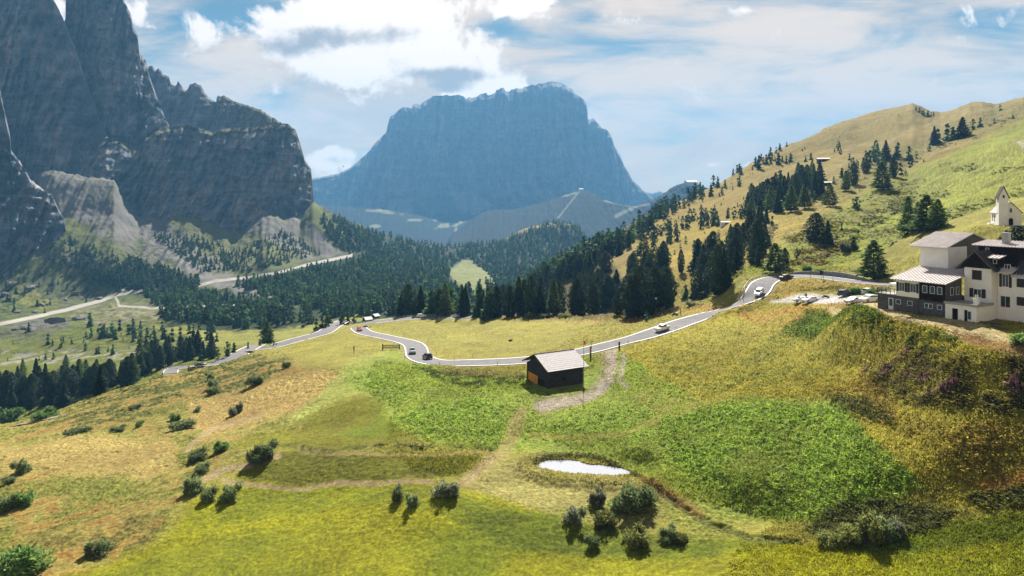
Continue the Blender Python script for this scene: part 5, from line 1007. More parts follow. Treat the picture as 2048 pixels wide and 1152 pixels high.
MRF = mk('metal_roof', (.50, .455, .45), .5, .22, .9, .1, 4, spec=.5); MRFD = mk('shaded_metal_roof', (.05, .04, .04), .6, .3, 1, .1, 4, spec=.4); MSH = mk('shutters', (.045, .028, .02), .8, .3, 5)  # dark roof: copy of the metal roof with the shade of shadowed slopes in its colour
MSHG = mk('wooden_shingles', (.44, .42, .43), .75, .14, 1.2, .4, 5, aniso=(2, 1, 2)); MCON = mk('concrete', (.34, .33, .31), .9, .15, 1.5, .3, 8); MORG = mk('orange_cloth', (.62, .25, .03), .8, .12, 2); MBLK = mk('black', (.012, .012, .014), .6, .2, 3)

def corr_roof(name, parent, quad, t=.12, mat=MRF, pitch=.5, rib=.10):
    """standing-seam roof: slab with raised ribs running from ridge to eave. quad: eave0, eave1, ridge1, ridge0"""
    e0, e1, r1, r0 = [Vector(q) for q in quad]; b = MB(); b.slab([tuple(q) for q in (e0, e1, r1, r0)], t)
    n = max(2, int((e1 - e0).length / pitch)); up = (e1 - e0).cross(r0 - e0).normalized()
    if up.z < 0: up = -up
    for i in range(n + 1):
        f = i / n; a = e0.lerp(e1, f); c = r0.lerp(r1, f); s = (e1 - e0).normalized() * .03
        b.hexa([a - s, a + s, c + s, c - s, a - s + up * rib, a + s + up * rib, c + s + up * rib, c - s + up * rib])
    return b.build(name, mat, parent)
def window(parent, a, z, w, h, b, frame=True, shutters=None, axis='u', glass=MGL, fr=MFRM, mull=1):
    """window in a wall facing -b (axis u) or facing +a (axis v: then a,b swap roles: a is position along v, b is the wall's u)"""
    m = MB()
    def bx(m, a0, a1, z0, z1, o0, o1, mi=0):
        if axis == 'u': m.box(a0, a1, b - o1, b - o0, z0, z1, mi)
        else: m.box(b + o0, b + o1, a0, a1, z0, z1, mi)
    t = .07
    for s in ((a - w / 2, a - w / 2 + t, z, z + h), (a + w / 2 - t, a + w / 2, z, z + h), (a - w / 2 + t, a + w / 2 - t, z, z + t), (a - w / 2 + t, a + w / 2 - t, z + h - t, z + h)): bx(m, *s, -.05, .06)
    for k in range(mull):
        q = a - w / 2 + w * (k + 1) / (mull + 1); bx(m, q - .03, q + .03, z + t, z + h - t, -.05, .05)
    wn = m.build('window', fr, parent)
    g = MB(); bx(g, a - w / 2 + t, a + w / 2 - t, z + t, z + h - t, -.04, .02); g.build('pane', glass, wn)
    if shutters:
        for s in (-1, 1):
            q = MB(); c = a + s * (w / 2 + shutters / 2 + .02); bx(q, c - shutters / 2, c + shutters / 2, z - .05, z + h + .05, .0, .06); q.build('shutter', MSH, wn)
    return wn
def holder(name, x, y, z, ux, uy): return empty(name, (x, y, z), math.atan2(uy, ux))

# hotel: local a along the front (towards the right), b backwards, z up from the terrace foot
H = holder('old_hotel', 67.5, 126, -20.3, .484, -.875); tag(H, 'large weathered white hotel with metal roofs and dark timber on the right', 'hotel')
Z0 = -3.2
b = MB(); b.box(0, 12, 0, 11, Z0, 2.65); b.build('stone_base', MSTO, H)
b = MB(); b.box(-.12, 3.4, -.12, 4.8, 2.65, 2.80); b.build('terrace_slab', MCON, H)
rl = MB()
for i in range(5): rl.box(-.05 + i * .82, .03 + i * .82, -.08, 0, 2.8, 3.8)
for zz in (3.2, 3.5, 3.8): rl.box(-.05, 3.3, -.07, -.01, zz - .04, zz + .04)
for i in range(4): rl.box(-.08, 0, .1 + i * 1.1, .2 + i * 1.1, 2.8, 3.8)
for zz in (3.2, 3.5, 3.8): rl.box(-.07, -.01, 0, 4.6, zz - .04, zz + .04)
rl.build('railing', MGW, H)
b = MB(); b.box(1.6, 3.3, .8, 3.6, 4.55, 4.65); [b.box(q, q + .08, r, r + .08, 2.8, 4.55) for q in (1.7, 3.1) for r in (.9, 3.4)]; b.build('awning', MFRM, H)
b = MB(); b.hexa([(3.4, .1, 2.65), (7.6, .1, 2.65), (7.6, 9, 2.65), (3.4, 9, 2.65), (3.4, .1, 5.85), (7.6, .1, 5.85), (7.6, 9, 7.5), (3.4, 9, 7.5)]); b.build('wall', MPC, H)
b = MB(); b.hexa([(7.6, 0, 2.4), (12.0, 0, 2.4), (12.0, 5.0, 2.4), (7.6, 5.0, 2.4), (7.6, 0, 5.8), (12.0, 0, 5.8), (12.0, 5.0, 6.75), (7.6, 5.0, 6.75)]); bo = b.build('timber_veranda', MDW, H)
b = MB()
for i in range(22): b.box(12.0, 12.05, .05 + i * .225, .2 + i * .225, 2.5, 5.85 + (.05 + i * .225) * .19)
b.build('plank_side', MGW, H)
for a in (4.5, 6.5): window(H, a, 3.55, 1.05, 1.55, .1, shutters=.42)
for a in (8.6, 9.9, 11.1): window(H, a, 3.75, .85, 1.3, 0, mull=0)
window(H, 1.9, 3.6, .9, 1.4, 12.05, axis='v', mull=0); window(H, 3.6, 3.6, .9, 1.4, 12.05, axis='v', mull=0)
for a, w in ((3.9, .9), (6.0, .9), (8.9, .7), (11.1, .8)): window(H, a, 1.15, w, .85, 0, mull=0)
window(H, 9.6, 1.15, .7, .85, 0, mull=0)
b = MB(); b.box(2.1, 3.0, -.06, .02, 0, 2.1); dr = b.build('door', MFRM, H); b = MB(); b.box(2.25, 2.85, -.08, -.061, .7, 1.95); b.build('pane', MGL, dr)
b = MB(); b.box(7.35, 7.5, -.25, -.1, -1, 2.6); b.hexa([(6.9, -.9, -.3), (7.0, -.9, -.3), (7.0, -.8, -.3), (6.9, -.8, -.3), (7.5, -.15, 2.5), (7.6, -.15, 2.5), (7.6, -.05, 2.5), (7.5, -.05, 2.5)]); b.build('prop_beam', MGW, H)
# lower roof and the hall under it
k = .194
corr_roof('lower_roof', H, [(2.84, -.9, 5.72), (12.6, -.9, 5.72), (12.6, 5.0, 6.86), (2.84, 5.0, 6.86)])
corr_roof('lower_roof', H, [(2.84, 5.0, 6.865), (12.5, 5.0, 6.865), (12.5, 12, 8.22), (2.84, 12, 8.22)])
# stair tower
b = MB(); b.hexa([(3, 8.2, 6.5), (8, 8.2, 6.5), (8, 23.5, 6.5), (3, 23.5, 6.5), (3, 8.2, 11.3), (8, 8.2, 11.3), (8, 23.5, 11.3), (3, 23.5, 11.3)])
b.build('tower_wall', MPL, H)
b = MB(); b.prism([(8.21, 11.3), (23.5, 11.3), (15.9, 13.4)], 7.82, 8.0, axis='x'); b.prism([(8.21, 11.3), (23.5, 11.3), (15.9, 13.4)], 3.0, 3.18, axis='x'); b.box(8.002, 8.05, 14.4, 23.2, 9, 12.2); b.build('tower_gable', MGW, H)
corr_roof('tower_roof', H, [(1.63, 7.2, 11.25), (8.35, 7.2, 11.25), (8.35, 15.95, 13.65), (1.63, 15.95, 13.65)], pitch=.3)
corr_roof('tower_roof', H, [(8.35, 24.6, 11.25), (1.63, 24.6, 11.25), (1.63, 15.96, 13.65), (8.35, 15.96, 13.65)], pitch=.3)
# gabled white front
b = MB(); b.box(12.45, 16.7, 5.0, 12, Z0, 8.35); b.build('wall', MPL, H)
b = MB(); b.box(12.43, 16.74, 4.96, 5.0, 5.62, 5.74); b.build('ledge', MPC, H)
b = MB(); b.prism([(12.0, 8.36), (17.1, 8.36), (14.55, 10.95)], 4.85, 5.05); b.build('gable_boards', MDW, H)
for s in (-1, 1):
    q = [(11.5 if s < 0 else 17.6, 4.1, 8.05), (11.5 if s < 0 else 17.6, 13, 8.05), (14.55, 13, 11.2), (14.55, 4.1, 11.2)]
    corr_roof('gable_roof', H, q if s > 0 else [q[1], q[0], q[3], q[2]], mat=MRFD)
b = MB(); [b.hexa([(11.45 if s < 0 else 17.65, 4.0, 7.92), (11.45 if s < 0 else 17.65, 4.1, 7.92), (14.55, 4.1, 11.08), (14.55, 4.0, 11.08), (11.45 if s < 0 else 17.65, 4.0, 8.12), (11.45 if s < 0 else 17.65, 4.1, 8.12), (14.55, 4.1, 11.28), (14.55, 4.0, 11.28)]) for s in (-1, 1)]; b.build('barge_board', MGW, H)
m = MB(); m.box(13.75, 15.2, 4.92, 5.0, 6.35, 7.95); m.box(13.72, 13.78, 4.9, 4.92, 6.3, 8.0); m.box(14.45, 14.5, 4.9, 4.92, 6.35, 7.95); m.build('closed_shutters', MSH, H)
window(H, 14.55, 3.4, 1.25, 1.4, 5.0, shutters=.62)
# annexe with flat roof
b = MB(); b.box(12.0, 16.9, 0, 4.95, Z0, 2.42); b.build('annexe_wall', MPC, H)
b = MB(); b.box(11.85, 17.1, -.2, 4.95, 2.42, 2.62); [b.box(*q, 2.62, 2.80) for q in ((11.85, 17.1, -.2, 0), (16.9, 17.1, 0, 4.9), (11.85, 12.0, 0, 4.9))]; b.build('flat_roof', MCON, H)
for a, w in ((13.6, .85), (15.3, .45)):
    b = MB(); b.box(a - w / 2, a + w / 2, -.05, .02, -.35, 1.75); b.build('door', MDW, H)
b = MB(); b.box(15.55, 16.15, -.05, .02, -.35, 1.65); dr = b.build('door', MFRM, H); b = MB(); b.box(15.62, 16.08, -.07, -.051, .3, 1.55); b.build('pane', MGL, dr)
b = MB(); b.box(16.0, 16.7, .8, 1.5, 2.62, 3.6); b.box(15.9, 16.8, .7, 1.6, 3.6, 3.72); [b.cyl((q, 1.15, 3.72), (q, 1.15, 4.3), .12, .1, 8) for q in (16.2, 16.5)]; b.build('chimney', MPL, H)
# right wing
b = MB(); b.box(16.75, 34, 6.9, 19, Z0, 7.9); b.build('wall', MPL, H)
b = MB(); b.box(16.78, 34.02, 6.86, 6.9, 5.1, 5.22); b.build('ledge', MPC, H)
for a, z, w, h in ((17.9, 5.4, 1.0, 2.1), (17.9, 2.0, 1.5, 1.9), (18.2, 8.3, .9, .9)):
    window(H, a, z, w, h, 6.9, shutters=.4 if z == 5.4 else None)
for a in (20.2, 22.6, 25, 27.4):
    for z in (2.6, 5.6): m = MB(); m.box(a - .62, a + .62, 6.8, 6.9, z, z + 1.4); m.box(a - .02, a + .02, 6.78, 6.8, z, z + 1.4); m.build('closed_shutters', MSH, H)
# big roof of the hall behind, with its shed dormers and chimneys
b = MB(); b.prism([(6.9, 7.9), (19, 7.9), (19, 8.2), (13, 12.2), (6.9, 8.3)], 12.3, 34, axis='x'); b.build('attic_wall', MDW, H)
for q in ([(19.3, 5.9, 7.75), (34.5, 5.9, 7.75), (34.5, 13.0, 12.5), (19.3, 13.0, 12.5)], [(34.5, 20, 7.75), (12.0, 20, 7.75), (12.0, 13.01, 12.5), (34.5, 13.01, 12.5)], [(12.1, 8.0, 8.9), (19.3, 8.0, 8.9), (19.3, 13.0, 12.45), (12.1, 13.0, 12.45)]): corr_roof('main_roof', H, q, mat=MRFD)
corr_roof('porch_roof', H, [(16.6, 5.6, 8.05), (19.6, 5.6, 8.05), (19.6, 7.6, 8.75), (16.6, 7.6, 8.75)], mat=MRF)
corr_roof('porch_roof', H, [(19.4, 5.3, 7.4), (34.5, 5.3, 7.4), (34.5, 6.9, 8.2), (19.4, 6.9, 8.2)], mat=MRF)
b = MB(); b.box(12.6, 22.5, 9.2, 13, 8.4, 12.1); b.build('dormer', MDW, H)
corr_roof('dormer_roof', H, [(11.9, 8.3, 12.05), (23.2, 8.3, 12.05), (23.2, 13.6, 12.75), (11.9, 13.6, 12.75)], mat=MRF)
window(H, 14.0, 10.7, .6, .9, 9.2, mull=0); window(H, 21.3, 10.6, .75, 1.15, 9.2, mull=0)
b = MB(); b.box(16.2, 17.4, 5.9, 7.4, 8.6, 10.2); b.build('small_dormer', MDW, H); corr_roof('small_dormer_roof', H, [(15.9, 5.5, 10.2), (17.7, 5.5, 10.2), (17.7, 7.6, 10.6), (15.9, 7.6, 10.6)], mat=MRF); window(H, 16.8, 9.2, .6, .75, 5.9, mull=0)
for a, bb, z1 in ((15.6, 10.6, 14.1), (22.0, 14.6, 13.9)):
    b = MB(); b.box(a, a + .95, bb, bb + .95, 10.5, z1); b.box(a - .1, a + 1.05, bb - .1, bb + 1.05, z1, z1 + .15); b.build('chimney', MCON, H)
def junk(name, a, bb, z, build, label, cat, group=None):
    o = build(MB()).build(name, MGW)
    c, s = .484, -.875; x = 67.5 + c * a - s * bb * 1.0; y = 126 + s * a + c * bb
    x = 67.5 + .484 * a + .875 * bb; y = 126 - .875 * a + .484 * bb
    o.location = (x, y, ground(x, y) + z); o.rotation_euler = (0, 0, rnd.uniform(0, 3)); tag(o, label, cat, group); return o
def planks(m):
    for i in range(5): m.box(-1.6 + .1 * i, 1.7 - .15 * i, -.5 + .22 * i, -.32 + .22 * i, .06 * (i % 3), .06 * (i % 3) + .05)
    return m
junk('plank_pile', 18.6, 1.0, .1, planks, 'loose grey planks heaped beside the flat-roofed annexe', 'planks'); junk('plank_pile', 20.8, -1.2, .1, planks, 'pale boards lying on the ground right of the annexe door', 'planks')

# chapel -------------------------------------------------------------
CH = holder('chapel', 121.6, 170.2, -6.95, .934, -.358); CH.scale = (.9, .9, .98); tag(CH, 'small white chapel with a narrow bell tower on the pasture', 'chapel')
b = MB(); b.prism([(0, -1), (5.2, -1), (5.2, 3.4), (2.6, 5.9), (0, 3.4)], .5, 8.0); b.build('nave', MCH, CH)
corr_roof('roof', CH, [(-.35, 8.3, 3.15), (-.35, .3, 3.15), (2.6, .3, 6.1), (2.6, 8.3, 6.1)], mat=mk('chapel_roof', (.5, .48, .47), .7, .15, 2), pitch=.3, rib=.02); corr_roof('roof', CH, [(5.55, .3, 3.15), (5.55, 8.3, 3.15), (2.61, 8.3, 6.1), (2.61, .3, 6.1)], mat=MRFD, pitch=.3, rib=.02)
b = MB(); b.box(-.3, 1.95, -.4, 2.0, -1, 7.2); b.prism([(-.3, 7.2), (1.95, 7.2), (.82, 9.6)], -.4, 2.0); b.build('bell_tower', MCH, CH)
for s in (-1, 1):
    q = [(-.62, -.6, 6.9), (-.62, 2.2, 6.9), (.82, 2.2, 10.0), (.82, -.6, 10.0)] if s < 0 else [(2.26, 2.2, 6.9), (2.26, -.6, 6.9), (.83, -.6, 10.0), (.83, 2.2, 10.0)]
    corr_roof('spire_roof', CH, q, mat=MRFD, pitch=.3, rib=.02, t=.1)
b = MB(); b.box(.62, 1.05, -.47, -.39, 7.1, 7.7); b.box(.5, 1.2, -.5, -.39, 6.95, 7.05); b.build('belfry_opening', MBLK, CH)
def arch(m, c, z, w, h, y0, y1):
    pts = [(c - w / 2, z), (c + w / 2, z)] + [(c + w / 2 * math.cos(t), z + h - w / 2 + w / 2 * math.sin(t)) for t in [i * math.pi / 8 for i in range(9)]]; return m.prism(pts, y0, y1)
arch(MB(), 2.75, 0, 1.0, 1.9, .42, .52).build('door', MDW, CH); arch(MB(), 2.75, 3.3, .55, 1.1, .44, .52).build('window', MGL, CH)
for q in (2.6, 4.6, 6.5): b = MB(); b.box(-.04, .02, q, q + .4, .9, 2.5); b.build('window', MGL, CH)
b = MB(); b.box(-.9, .2, 6.0, 8.6, -1, .35); b.box(-.3, 5.5, -.4, .6, -1, .04); b.build('plinth', MCH, CH)

# log hut ------------------------------------------------------------
hz_ = -42.1; HU = holder('log_hut', 8.04, 150.4, hz_, -.484, .875)     # a along the gable wall (to the left), b towards... right
HU.rotation_euler = (0, 0, math.atan2(.484, .875)); tag(HU, 'dark log hut with a pale shingle roof below the pass road', 'hut')
# local x along the long wall (right), local y backwards along the gable wall
Lh, Wh = 9.0, 9.0
b = MB(); 
for i in range(14):
    z = -2.2 + i * .47
    if z + .45 > 4.35: break
    for (x0, y0, x1, y1) in ((-.25, .12, Lh + .25, .12), (-.25, Wh - .12, Lh + .25, Wh - .12)): b.cyl((x0, y0, z + .23), (x1, y1, z + .23), .245, n=8)
    for (x0, y0, x1, y1) in ((.12, -.25, .12, Wh + .25), (Lh - .12, -.25, Lh - .12, Wh + .25)): b.cyl((x0, y0, z + .40), (x1, y1, z + .40), .235, n=8)
b.prism([(.2, 4.2), (Wh - .2, 4.2), (Wh / 2, 6.25)], 0.02, .2, axis='x'); b.prism([(.2, 4.2), (Wh - .2, 4.2), (Wh / 2, 6.25)], Lh - .2, Lh - .02, axis='x'); b.build('log_wall', MLOG, HU)
b = MB(); b.box(.1, Lh - .1, .1, Wh - .1, -2.4, 4.1); b.build('inner_wall', MBLK, HU)
b = MB(); b.box(-.35, -.15, 1.0, 7.8, -2.2, -1.15); b.build('stone_footing', MCON, HU)
rz_, ez = 6.75, 4.25
sl = MB(); n = 9
for i in range(n):
    f0, f1 = i / n, (i + 1) / n + .02; y0 = -.95 + (Wh / 2 + .95) * f0; y1 = -.95 + (Wh / 2 + .95) * min(1, f1); z0 = ez + (rz_ - ez) * f0; z1 = ez + (rz_ - ez) * min(1, f1)
    x = -1.0
    while x < Lh + .8:
        w = rnd.uniform(.35, .7); x1 = min(x + w, Lh + .85); dz = rnd.uniform(0, .05)
        sl.hexa([(x, y0, z0 - .02), (x1 - .02, y0, z0 - .02), (x1 - .02, y1, z1 - .02), (x, y1, z1 - .02), (x, y0, z0 + .04 + dz * .5), (x1 - .02, y0, z0 + .04 + dz * .5), (x1 - .02, y1, z1 + .03), (x, y1, z1 + .03)]); x = x1
sl.hexa([(-1.0, -1.45, ez - .22), (Lh + .9, -1.45, ez - .22), (Lh + .9, -.4, ez + .08), (-1.0, -.4, ez + .08), (-1.0, -1.45, ez - .14), (Lh + .9, -1.45, ez - .14), (Lh + .9, -.4, ez + .16), (-1.0, -.4, ez + .16)])
sl.build('shingle_roof', MSHG, HU)
b = MB(); b.slab([(-1.0, Wh + .95, ez), (-1.0, Wh / 2, rz_), (Lh + .85, Wh / 2, rz_), (Lh + .85, Wh + .95, ez)], .12); b.build('back_roof', MLOG, HU)
b = MB(); [b.hexa([(-1.08, y0, z0 - .22), (-1.0, y0, z0 - .22), (-1.0, Wh / 2, rz_ - .16), (-1.08, Wh / 2, rz_ - .16), (-1.08, y0, z0 + .03), (-1.0, y0, z0 + .03), (-1.0, Wh / 2, rz_ + .09), (-1.08, Wh / 2, rz_ + .09)]) for y0, z0 in ((-.95, ez), (Wh + .95, ez))]; b.box(-.9, Lh + .8, Wh / 2 - .12, Wh / 2 + .12, rz_ - .02, rz_ + .12); b.build('barge_board', mk('reddish_wood', (.14, .075, .05), .8, .3, 2), HU)
b = MB(); b.hexa([(-.33, 4.2, -1.05), (-.27, 4.2, -1.05), (-.27, 8.2, -.75), (-.33, 8.2, -.75), (-.33, 4.1, 1.85), (-.27, 4.1, 1.85), (-.27, 8.25, 2.0), (-.33, 8.25, 2.0)]); nb = b.build('orange_board', MORG, HU)
MINK = mk('brown_ink', (.22, .10, .03), .8, .1, 2)
for i in range(6): b = MB(); b.box(-.345, -.331, 4.6 + (i % 2) * .15, 5.7 - (i % 3) * .15, 1.45 - .22 * i, 1.5 - .22 * i); b.build('text_line', MINK, nb)
b = MB(); b.box(-.3, -.2, 2.0, 3.6, -1.6, 1.4); b.build('door', MDW, HU)
b = MB(); b.box(3.6, 4.6, -.16, -.1, 1.3, 2.0); b.build('shutter', MDW, HU)

# small far buildings -----------------------------------------------
def barn(name, px, py, wpx, ang, label, cat, wall, roof, hk=.42, depth=.7, rk=.3):
    x, y, z = P(px, py); w = wpx * y / F; h = w * hk; d = w * depth; e = empty(name, (x, y, z - .4), ang); tag(e, label, cat)
    b = MB(); b.prism([(-d / 2, -2), (d / 2, -2), (d / 2, h), (0, h + d * rk), (-d / 2, h)], -w / 2, w / 2, axis='x'); b.build('wall', wall, e)
    for s in (-1, 1):
        q = [(-w * .56, -d * .62, h - .24 * rk * d), (w * .56, -d * .62, h - .24 * rk * d), (w * .56, 0, h + d * rk + .12), (-w * .56, 0, h + d * rk + .12)]
        if s > 0: q = [(a, -b_, c) for a, b_, c in q][::-1]
        m = MB(); m.slab(q, .15); m.build('roof', roof, e)
    m = MB(); m.box(-w * .12, w * .12, -d / 2 - .06, -d / 2 + .02, 0, h * .7); m.build('door', MDW, e); return e
MLR = mk('pale_roof', (.62, .60, .58), .7, .1, 1)
barn('mountain_barn', 1646, 323, 22, R(-12), 'long barn with a pale flat-pitched roof high on the golden hillside', 'barn', MGW, MRF, .28, .5, .16)
barn('mountain_barn', 1451, 450, 19, R(4), 'small white-roofed barn on the golden slope above the columnar pines', 'barn', MCH, MLR, .34, .5, .12)
barn('hay_hut', 1655, 370, 14, R(-5), 'dark hut half hidden in the big clump on the hillside', 'hut', MDW, MLR, .4, .7, .2)
barn('hay_hut', 735, 641, 15, R(38), 'lower left one of two hay huts beyond the valley road', 'hut', MDW, MLR, .32, .9, .26)
barn('hay_hut', 751, 636, 12, R(52), 'upper one of two hay huts beyond the valley road, by the forest edge', 'hut', MDW, MLR, .5, .9, .3)
def far_house(px, y, d, w, h, label, wall=MCH):
    X_ = (px - 1024) / F * d; Z_ = -(y - YH) * d / F; e = empty('far_building', (X_, d, Z_), R(10)); tag(e, label, 'building')
    b = MB(); b.box(-w / 2, w / 2, -w / 3, w / 3, -12, h); b.build('wall', wall, e); b = MB(); b.prism([(-w * .38, h), (w * .38, h), (0, h + w * .2)], -w * .55, w * .55, axis='x'); b.build('roof', MLR if wall is MCH else MRF, e)
far_house(1162, 381, 3780, 22, 8, 'cable car station on top of the bluish wooded hill')
far_house(1382, 367, 3240, 52, 6, 'long low building on the blue ridge right of the big mountain', MPG)

# ------------------------------------------------------------------ road furniture
MST = mk('galvanised_steel', (.22, .23, .25), .5, .2, 2, metal=.3); MWP = mk('white_paint', (.7, .7, .68), .6, .1, 3); MRED = mk('red_paint', (.6, .08, .05), .5, .1, 3); MPOST = mk('weathered_post', (.07, .06, .05), .85, .3, 4)
def road_index(o, px, py):
    sx = 1024 + F * o[:, 0] / o[:, 1]; sy = YH - F * o[:, 2] / o[:, 1]; return int(np.argmin((sx - px) ** 2 + 9 * (sy - py) ** 2))
def offset_line(key, i0, i1, off):
    o, w = ROADS[key]; t = np.gradient(o[:, :2], axis=0); t /= np.linalg.norm(t, axis=1)[:, None]; n = np.stack([-t[:, 1], t[:, 0]], 1); L_ = o[i0:i1].copy(); L_[:, :2] += n[i0:i1] * off; return L_
PM = MB().box(-.06, .06, -.05, .05, -.4, .75).mesh('post'); PM.materials.append(MST)
def guardrail(L_, label, z=.0):
    e = empty('guardrail', tuple(L_[0])); tag(e, label, 'guardrail'); m = MB(); O = L_[0]
    step = 2; Q = L_[::step] - O
    for a, b_ in zip(Q[:-1], Q[1:]):
        for (z0, z1) in ((.45, .60), (.62, .77)):
            d = Vector((b_[1] - a[1], a[0] - b_[0], 0)).normalized() * .05
            m.hexa([(a[0], a[1], a[2] + z0), (b_[0], b_[1], b_[2] + z0), (b_[0] + d.x, b_[1] + d.y, b_[2] + z0), (a[0] + d.x, a[1] + d.y, a[2] + z0), (a[0], a[1], a[2] + z1), (b_[0], b_[1], b_[2] + z1), (b_[0] + d.x, b_[1] + d.y, b_[2] + z1), (a[0] + d.x, a[1] + d.y, a[2] + z1)])
    m.build('rail', MST, e)
    st = max(2, int(len(L_) / 90) + 1)
    for q in (L_[::st] - O)[:95]: p = link('post', PM, e); p.location = tuple(q)
    return e
ov, wv_ = ROADS['valley']; i1 = road_index(ov, 640, 664); i2 = len(ov) - 1
guardrail(offset_line('valley', i1, i2, wv_ + .6), 'long dark guardrail on the far side of the valley road')
guardrail(offset_line('valley', 0, road_index(ov, 440, 724), wv_ + .5), 'guardrail round the outside of the left hairpin')
op, wp = ROADS['pass']; j1 = road_index(op, 1478, 607); j2 = road_index(op, 1592, 552)
guardrail(offset_line('pass', j1, j2, wp + .6), 'curved guardrail round the upper road bend')
# dry stone wall after the upper bend, parapet wall at the left hairpin
def wallstrip(name, L_, hs, t, mat, label, cat):
    m = MB(); O = L_[0]; Q = L_ - O; tg = np.gradient(Q[:, :2], axis=0); tg /= np.linalg.norm(tg, axis=1)[:, None]; n_ = np.stack([-tg[:, 1], tg[:, 0]], 1) * t
    for i in range(len(Q) - 1):
        a, b_ = Q[i], Q[i + 1]; na, nb_ = n_[i], n_[i + 1]; h0, h1 = hs[i], hs[i + 1]
        m.hexa([(a[0], a[1], a[2] - 1.5), (b_[0], b_[1], b_[2] - 1.5), (b_[0] + nb_[0], b_[1] + nb_[1], b_[2] - 1.5), (a[0] + na[0], a[1] + na[1], a[2] - 1.5), (a[0], a[1], a[2] + h0), (b_[0], b_[1], b_[2] + h1), (b_[0] + nb_[0], b_[1] + nb_[1], b_[2] + h1), (a[0] + na[0], a[1] + na[1], a[2] + h0)])
    o = m.build(name, mat); o.location = tuple(O); tag(o, label, cat); return o
k1 = road_index(op, 1592, 552); k2 = road_index(op, 1722, 564); L_ = offset_line('pass', k1, k2, wp + 1.0); nn = len(L_)
wallstrip('stone_wall', L_, [.15 + 1.35 * math.sin(math.pi * min(1, (i / nn) * 1.1 + .06)) ** .7 if i / nn < .85 else .4 for i in range(nn)], .6, mk('wall_stone', (.13, .13, .14), .95, .5, 1.5, .9, 4, col2=(.30, .29, .28)), 'grey dry stone wall behind the upper road', 'wall')
k1 = 0; k2 = road_index(ov, 400, 731); L_ = offset_line('valley', k1, k2, wv_ + .75)
wallstrip('retaining_wall', L_, [-.05] * len(L_), .5, MSTO, 'dark retaining wall under the left hairpin', 'wall')

def simple(name, px, py, build, mats, label, cat, group=None, rz=0):
    x, y, z = P(px, py); o = build(MB(), y / F).build(name, mats); o.location = (x, y, z - .05); o.rotation_euler = (0, 0, rz); tag(o, label, cat, group); return o
def thing(name, px, py, label, cat, rz=0, group=None):
    x, y, z = P(px, py); e = empty(name, (x, y, z - .05), rz); tag(e, label, cat, group); return e, y / F
e, k = thing('wooden_post', 1181, 716, 'thick wooden post with a reddish plate beside the pass road', 'post'); b = MB(); b.box(-.2, .2, -.2, .2, -.3, 24 * k); b.build('shaft', MPOST, e); b = MB(); b.box(-.24, .24, -.26, -.201, 12 * k, 22 * k); b.build('plate', mk('faded_red', (.42, .14, .07), .7, .2, 2), e)
simple('wooden_post', 1238.5, 698, lambda m, k: m.box(-.2, .2, -.2, .2, -.3, 15 * k), [MPOST], 'plain dark post where the gravel track leaves the road', 'post')
e, k = thing('marker_pole', 1167.5, 781, 'tall thin pole with a small orange flag beside the log hut', 'pole'); b = MB(); b.cyl((0, 0, -.3), (0, 0, 106 * k), .07, .04, 6); b.build('shaft', MPOST, e); b = MB(); b.box(-.05, .38, -.03, .03, 92 * k, 100 * k); b.build('flag', MRED, e); b = MB(); b.cyl((0, 0, -.2), (0, 0, .8), .32, .12, 8); b.build('foot', MPOST, e)
e, k = thing('signpost', 708, 706, 'short signpost standing alone on the left meadow', 'signpost'); b = MB(); b.box(-.11, .11, -.11, .11, -.2, 15 * k); b.build('shaft', MPOST, e); b = MB(); b.box(-.2, .2, -.2, -.12, 8 * k, 13 * k); b.build('plate', MPOST, e)
e, k = thing('wooden_barrier', 782, 699, 'low dark wooden slatted barrier on the meadow below the curve', 'fence', R(8)); W_ = 16.5 * k
for s in (-1, 1): b = MB(); b.box(s * W_ - .17, s * W_ + .17, -.17, .17, -.5, (1.95 if s < 0 else 1.6)); b.build('post', MPOST, e)
b = MB(); [b.box(-W_, W_, -.06, .06, z, z + .14) for z in (.55, 1.35)]; b.build('rail', MPOST, e)
for i in range(15): x = -W_ + .35 + i * (2 * W_ - .7) / 14; b = MB(); b.box(x - .07, x + .07, -.12, -.06, .35, 1.62); b.build('slat', MPOST, e)
# snow poles along the road
e0 = None
def pole(px, py, h, label, g='delineator posts along the roads'):
    global e0
    x, y, z = P(px, py)
    if e0 is None:
        e0 = empty('roadside_post', (0, 0, 0)); MB().box(-.06, .06, -.06, .06, -.3, 1.0).build('shaft', MWP, e0); MB().box(-.065, .065, -.065, .065, 1.0, 1.25).build('cap', MBLK, e0); e = e0
    else:
        e = e0.copy(); C.objects.link(e)
        for ch in list(e0.children): c = ch.copy(); C.objects.link(c); c.parent = e
    e.location = (x, y, z - .03); e.scale = (1.3, 1.3, h * y / F / 1.25); tag(e, label, 'post', g)
PL = 'slim black and white marker post at the edge of the pass road'
for px, py, h in ((879, 735, 10), (995, 734, 10), (1070, 712, 8), (909, 720, 8), (945, 715, 6), (1183, 694, 12), (1256, 692, 11), (1352, 660, 7), (744, 676, 6), (788, 692, 6), (809, 718, 6), (873, 711, 7), (857, 682, 8), (1560, 560, 6), (1621, 557, 6), (1647, 559, 7), (1487, 605, 7), (830, 640, 5), (878, 638, 5), (716, 651, 5), (1706, 570, 6)): pole(px, py, h, PL)
e, k = thing('street_lamp', 1312, 631, 'thin lamp post with a white head at the roadside stop', 'street lamp'); b = MB(); b.cyl((0, 0, -.2), (0, 0, 33 * k), .07, .05, 6); b.build('pole', MPOST, e); b = MB(); b.cyl((0, 0, 33 * k), (0, 0, 33 * k + .35), .28, .2, 8); b.build('lamp_head', MWP, e); b = MB(); b.box(-.25, .25, -.2, .2, -.2, 13 * k); b.build('trunk_box', MPOST, e)
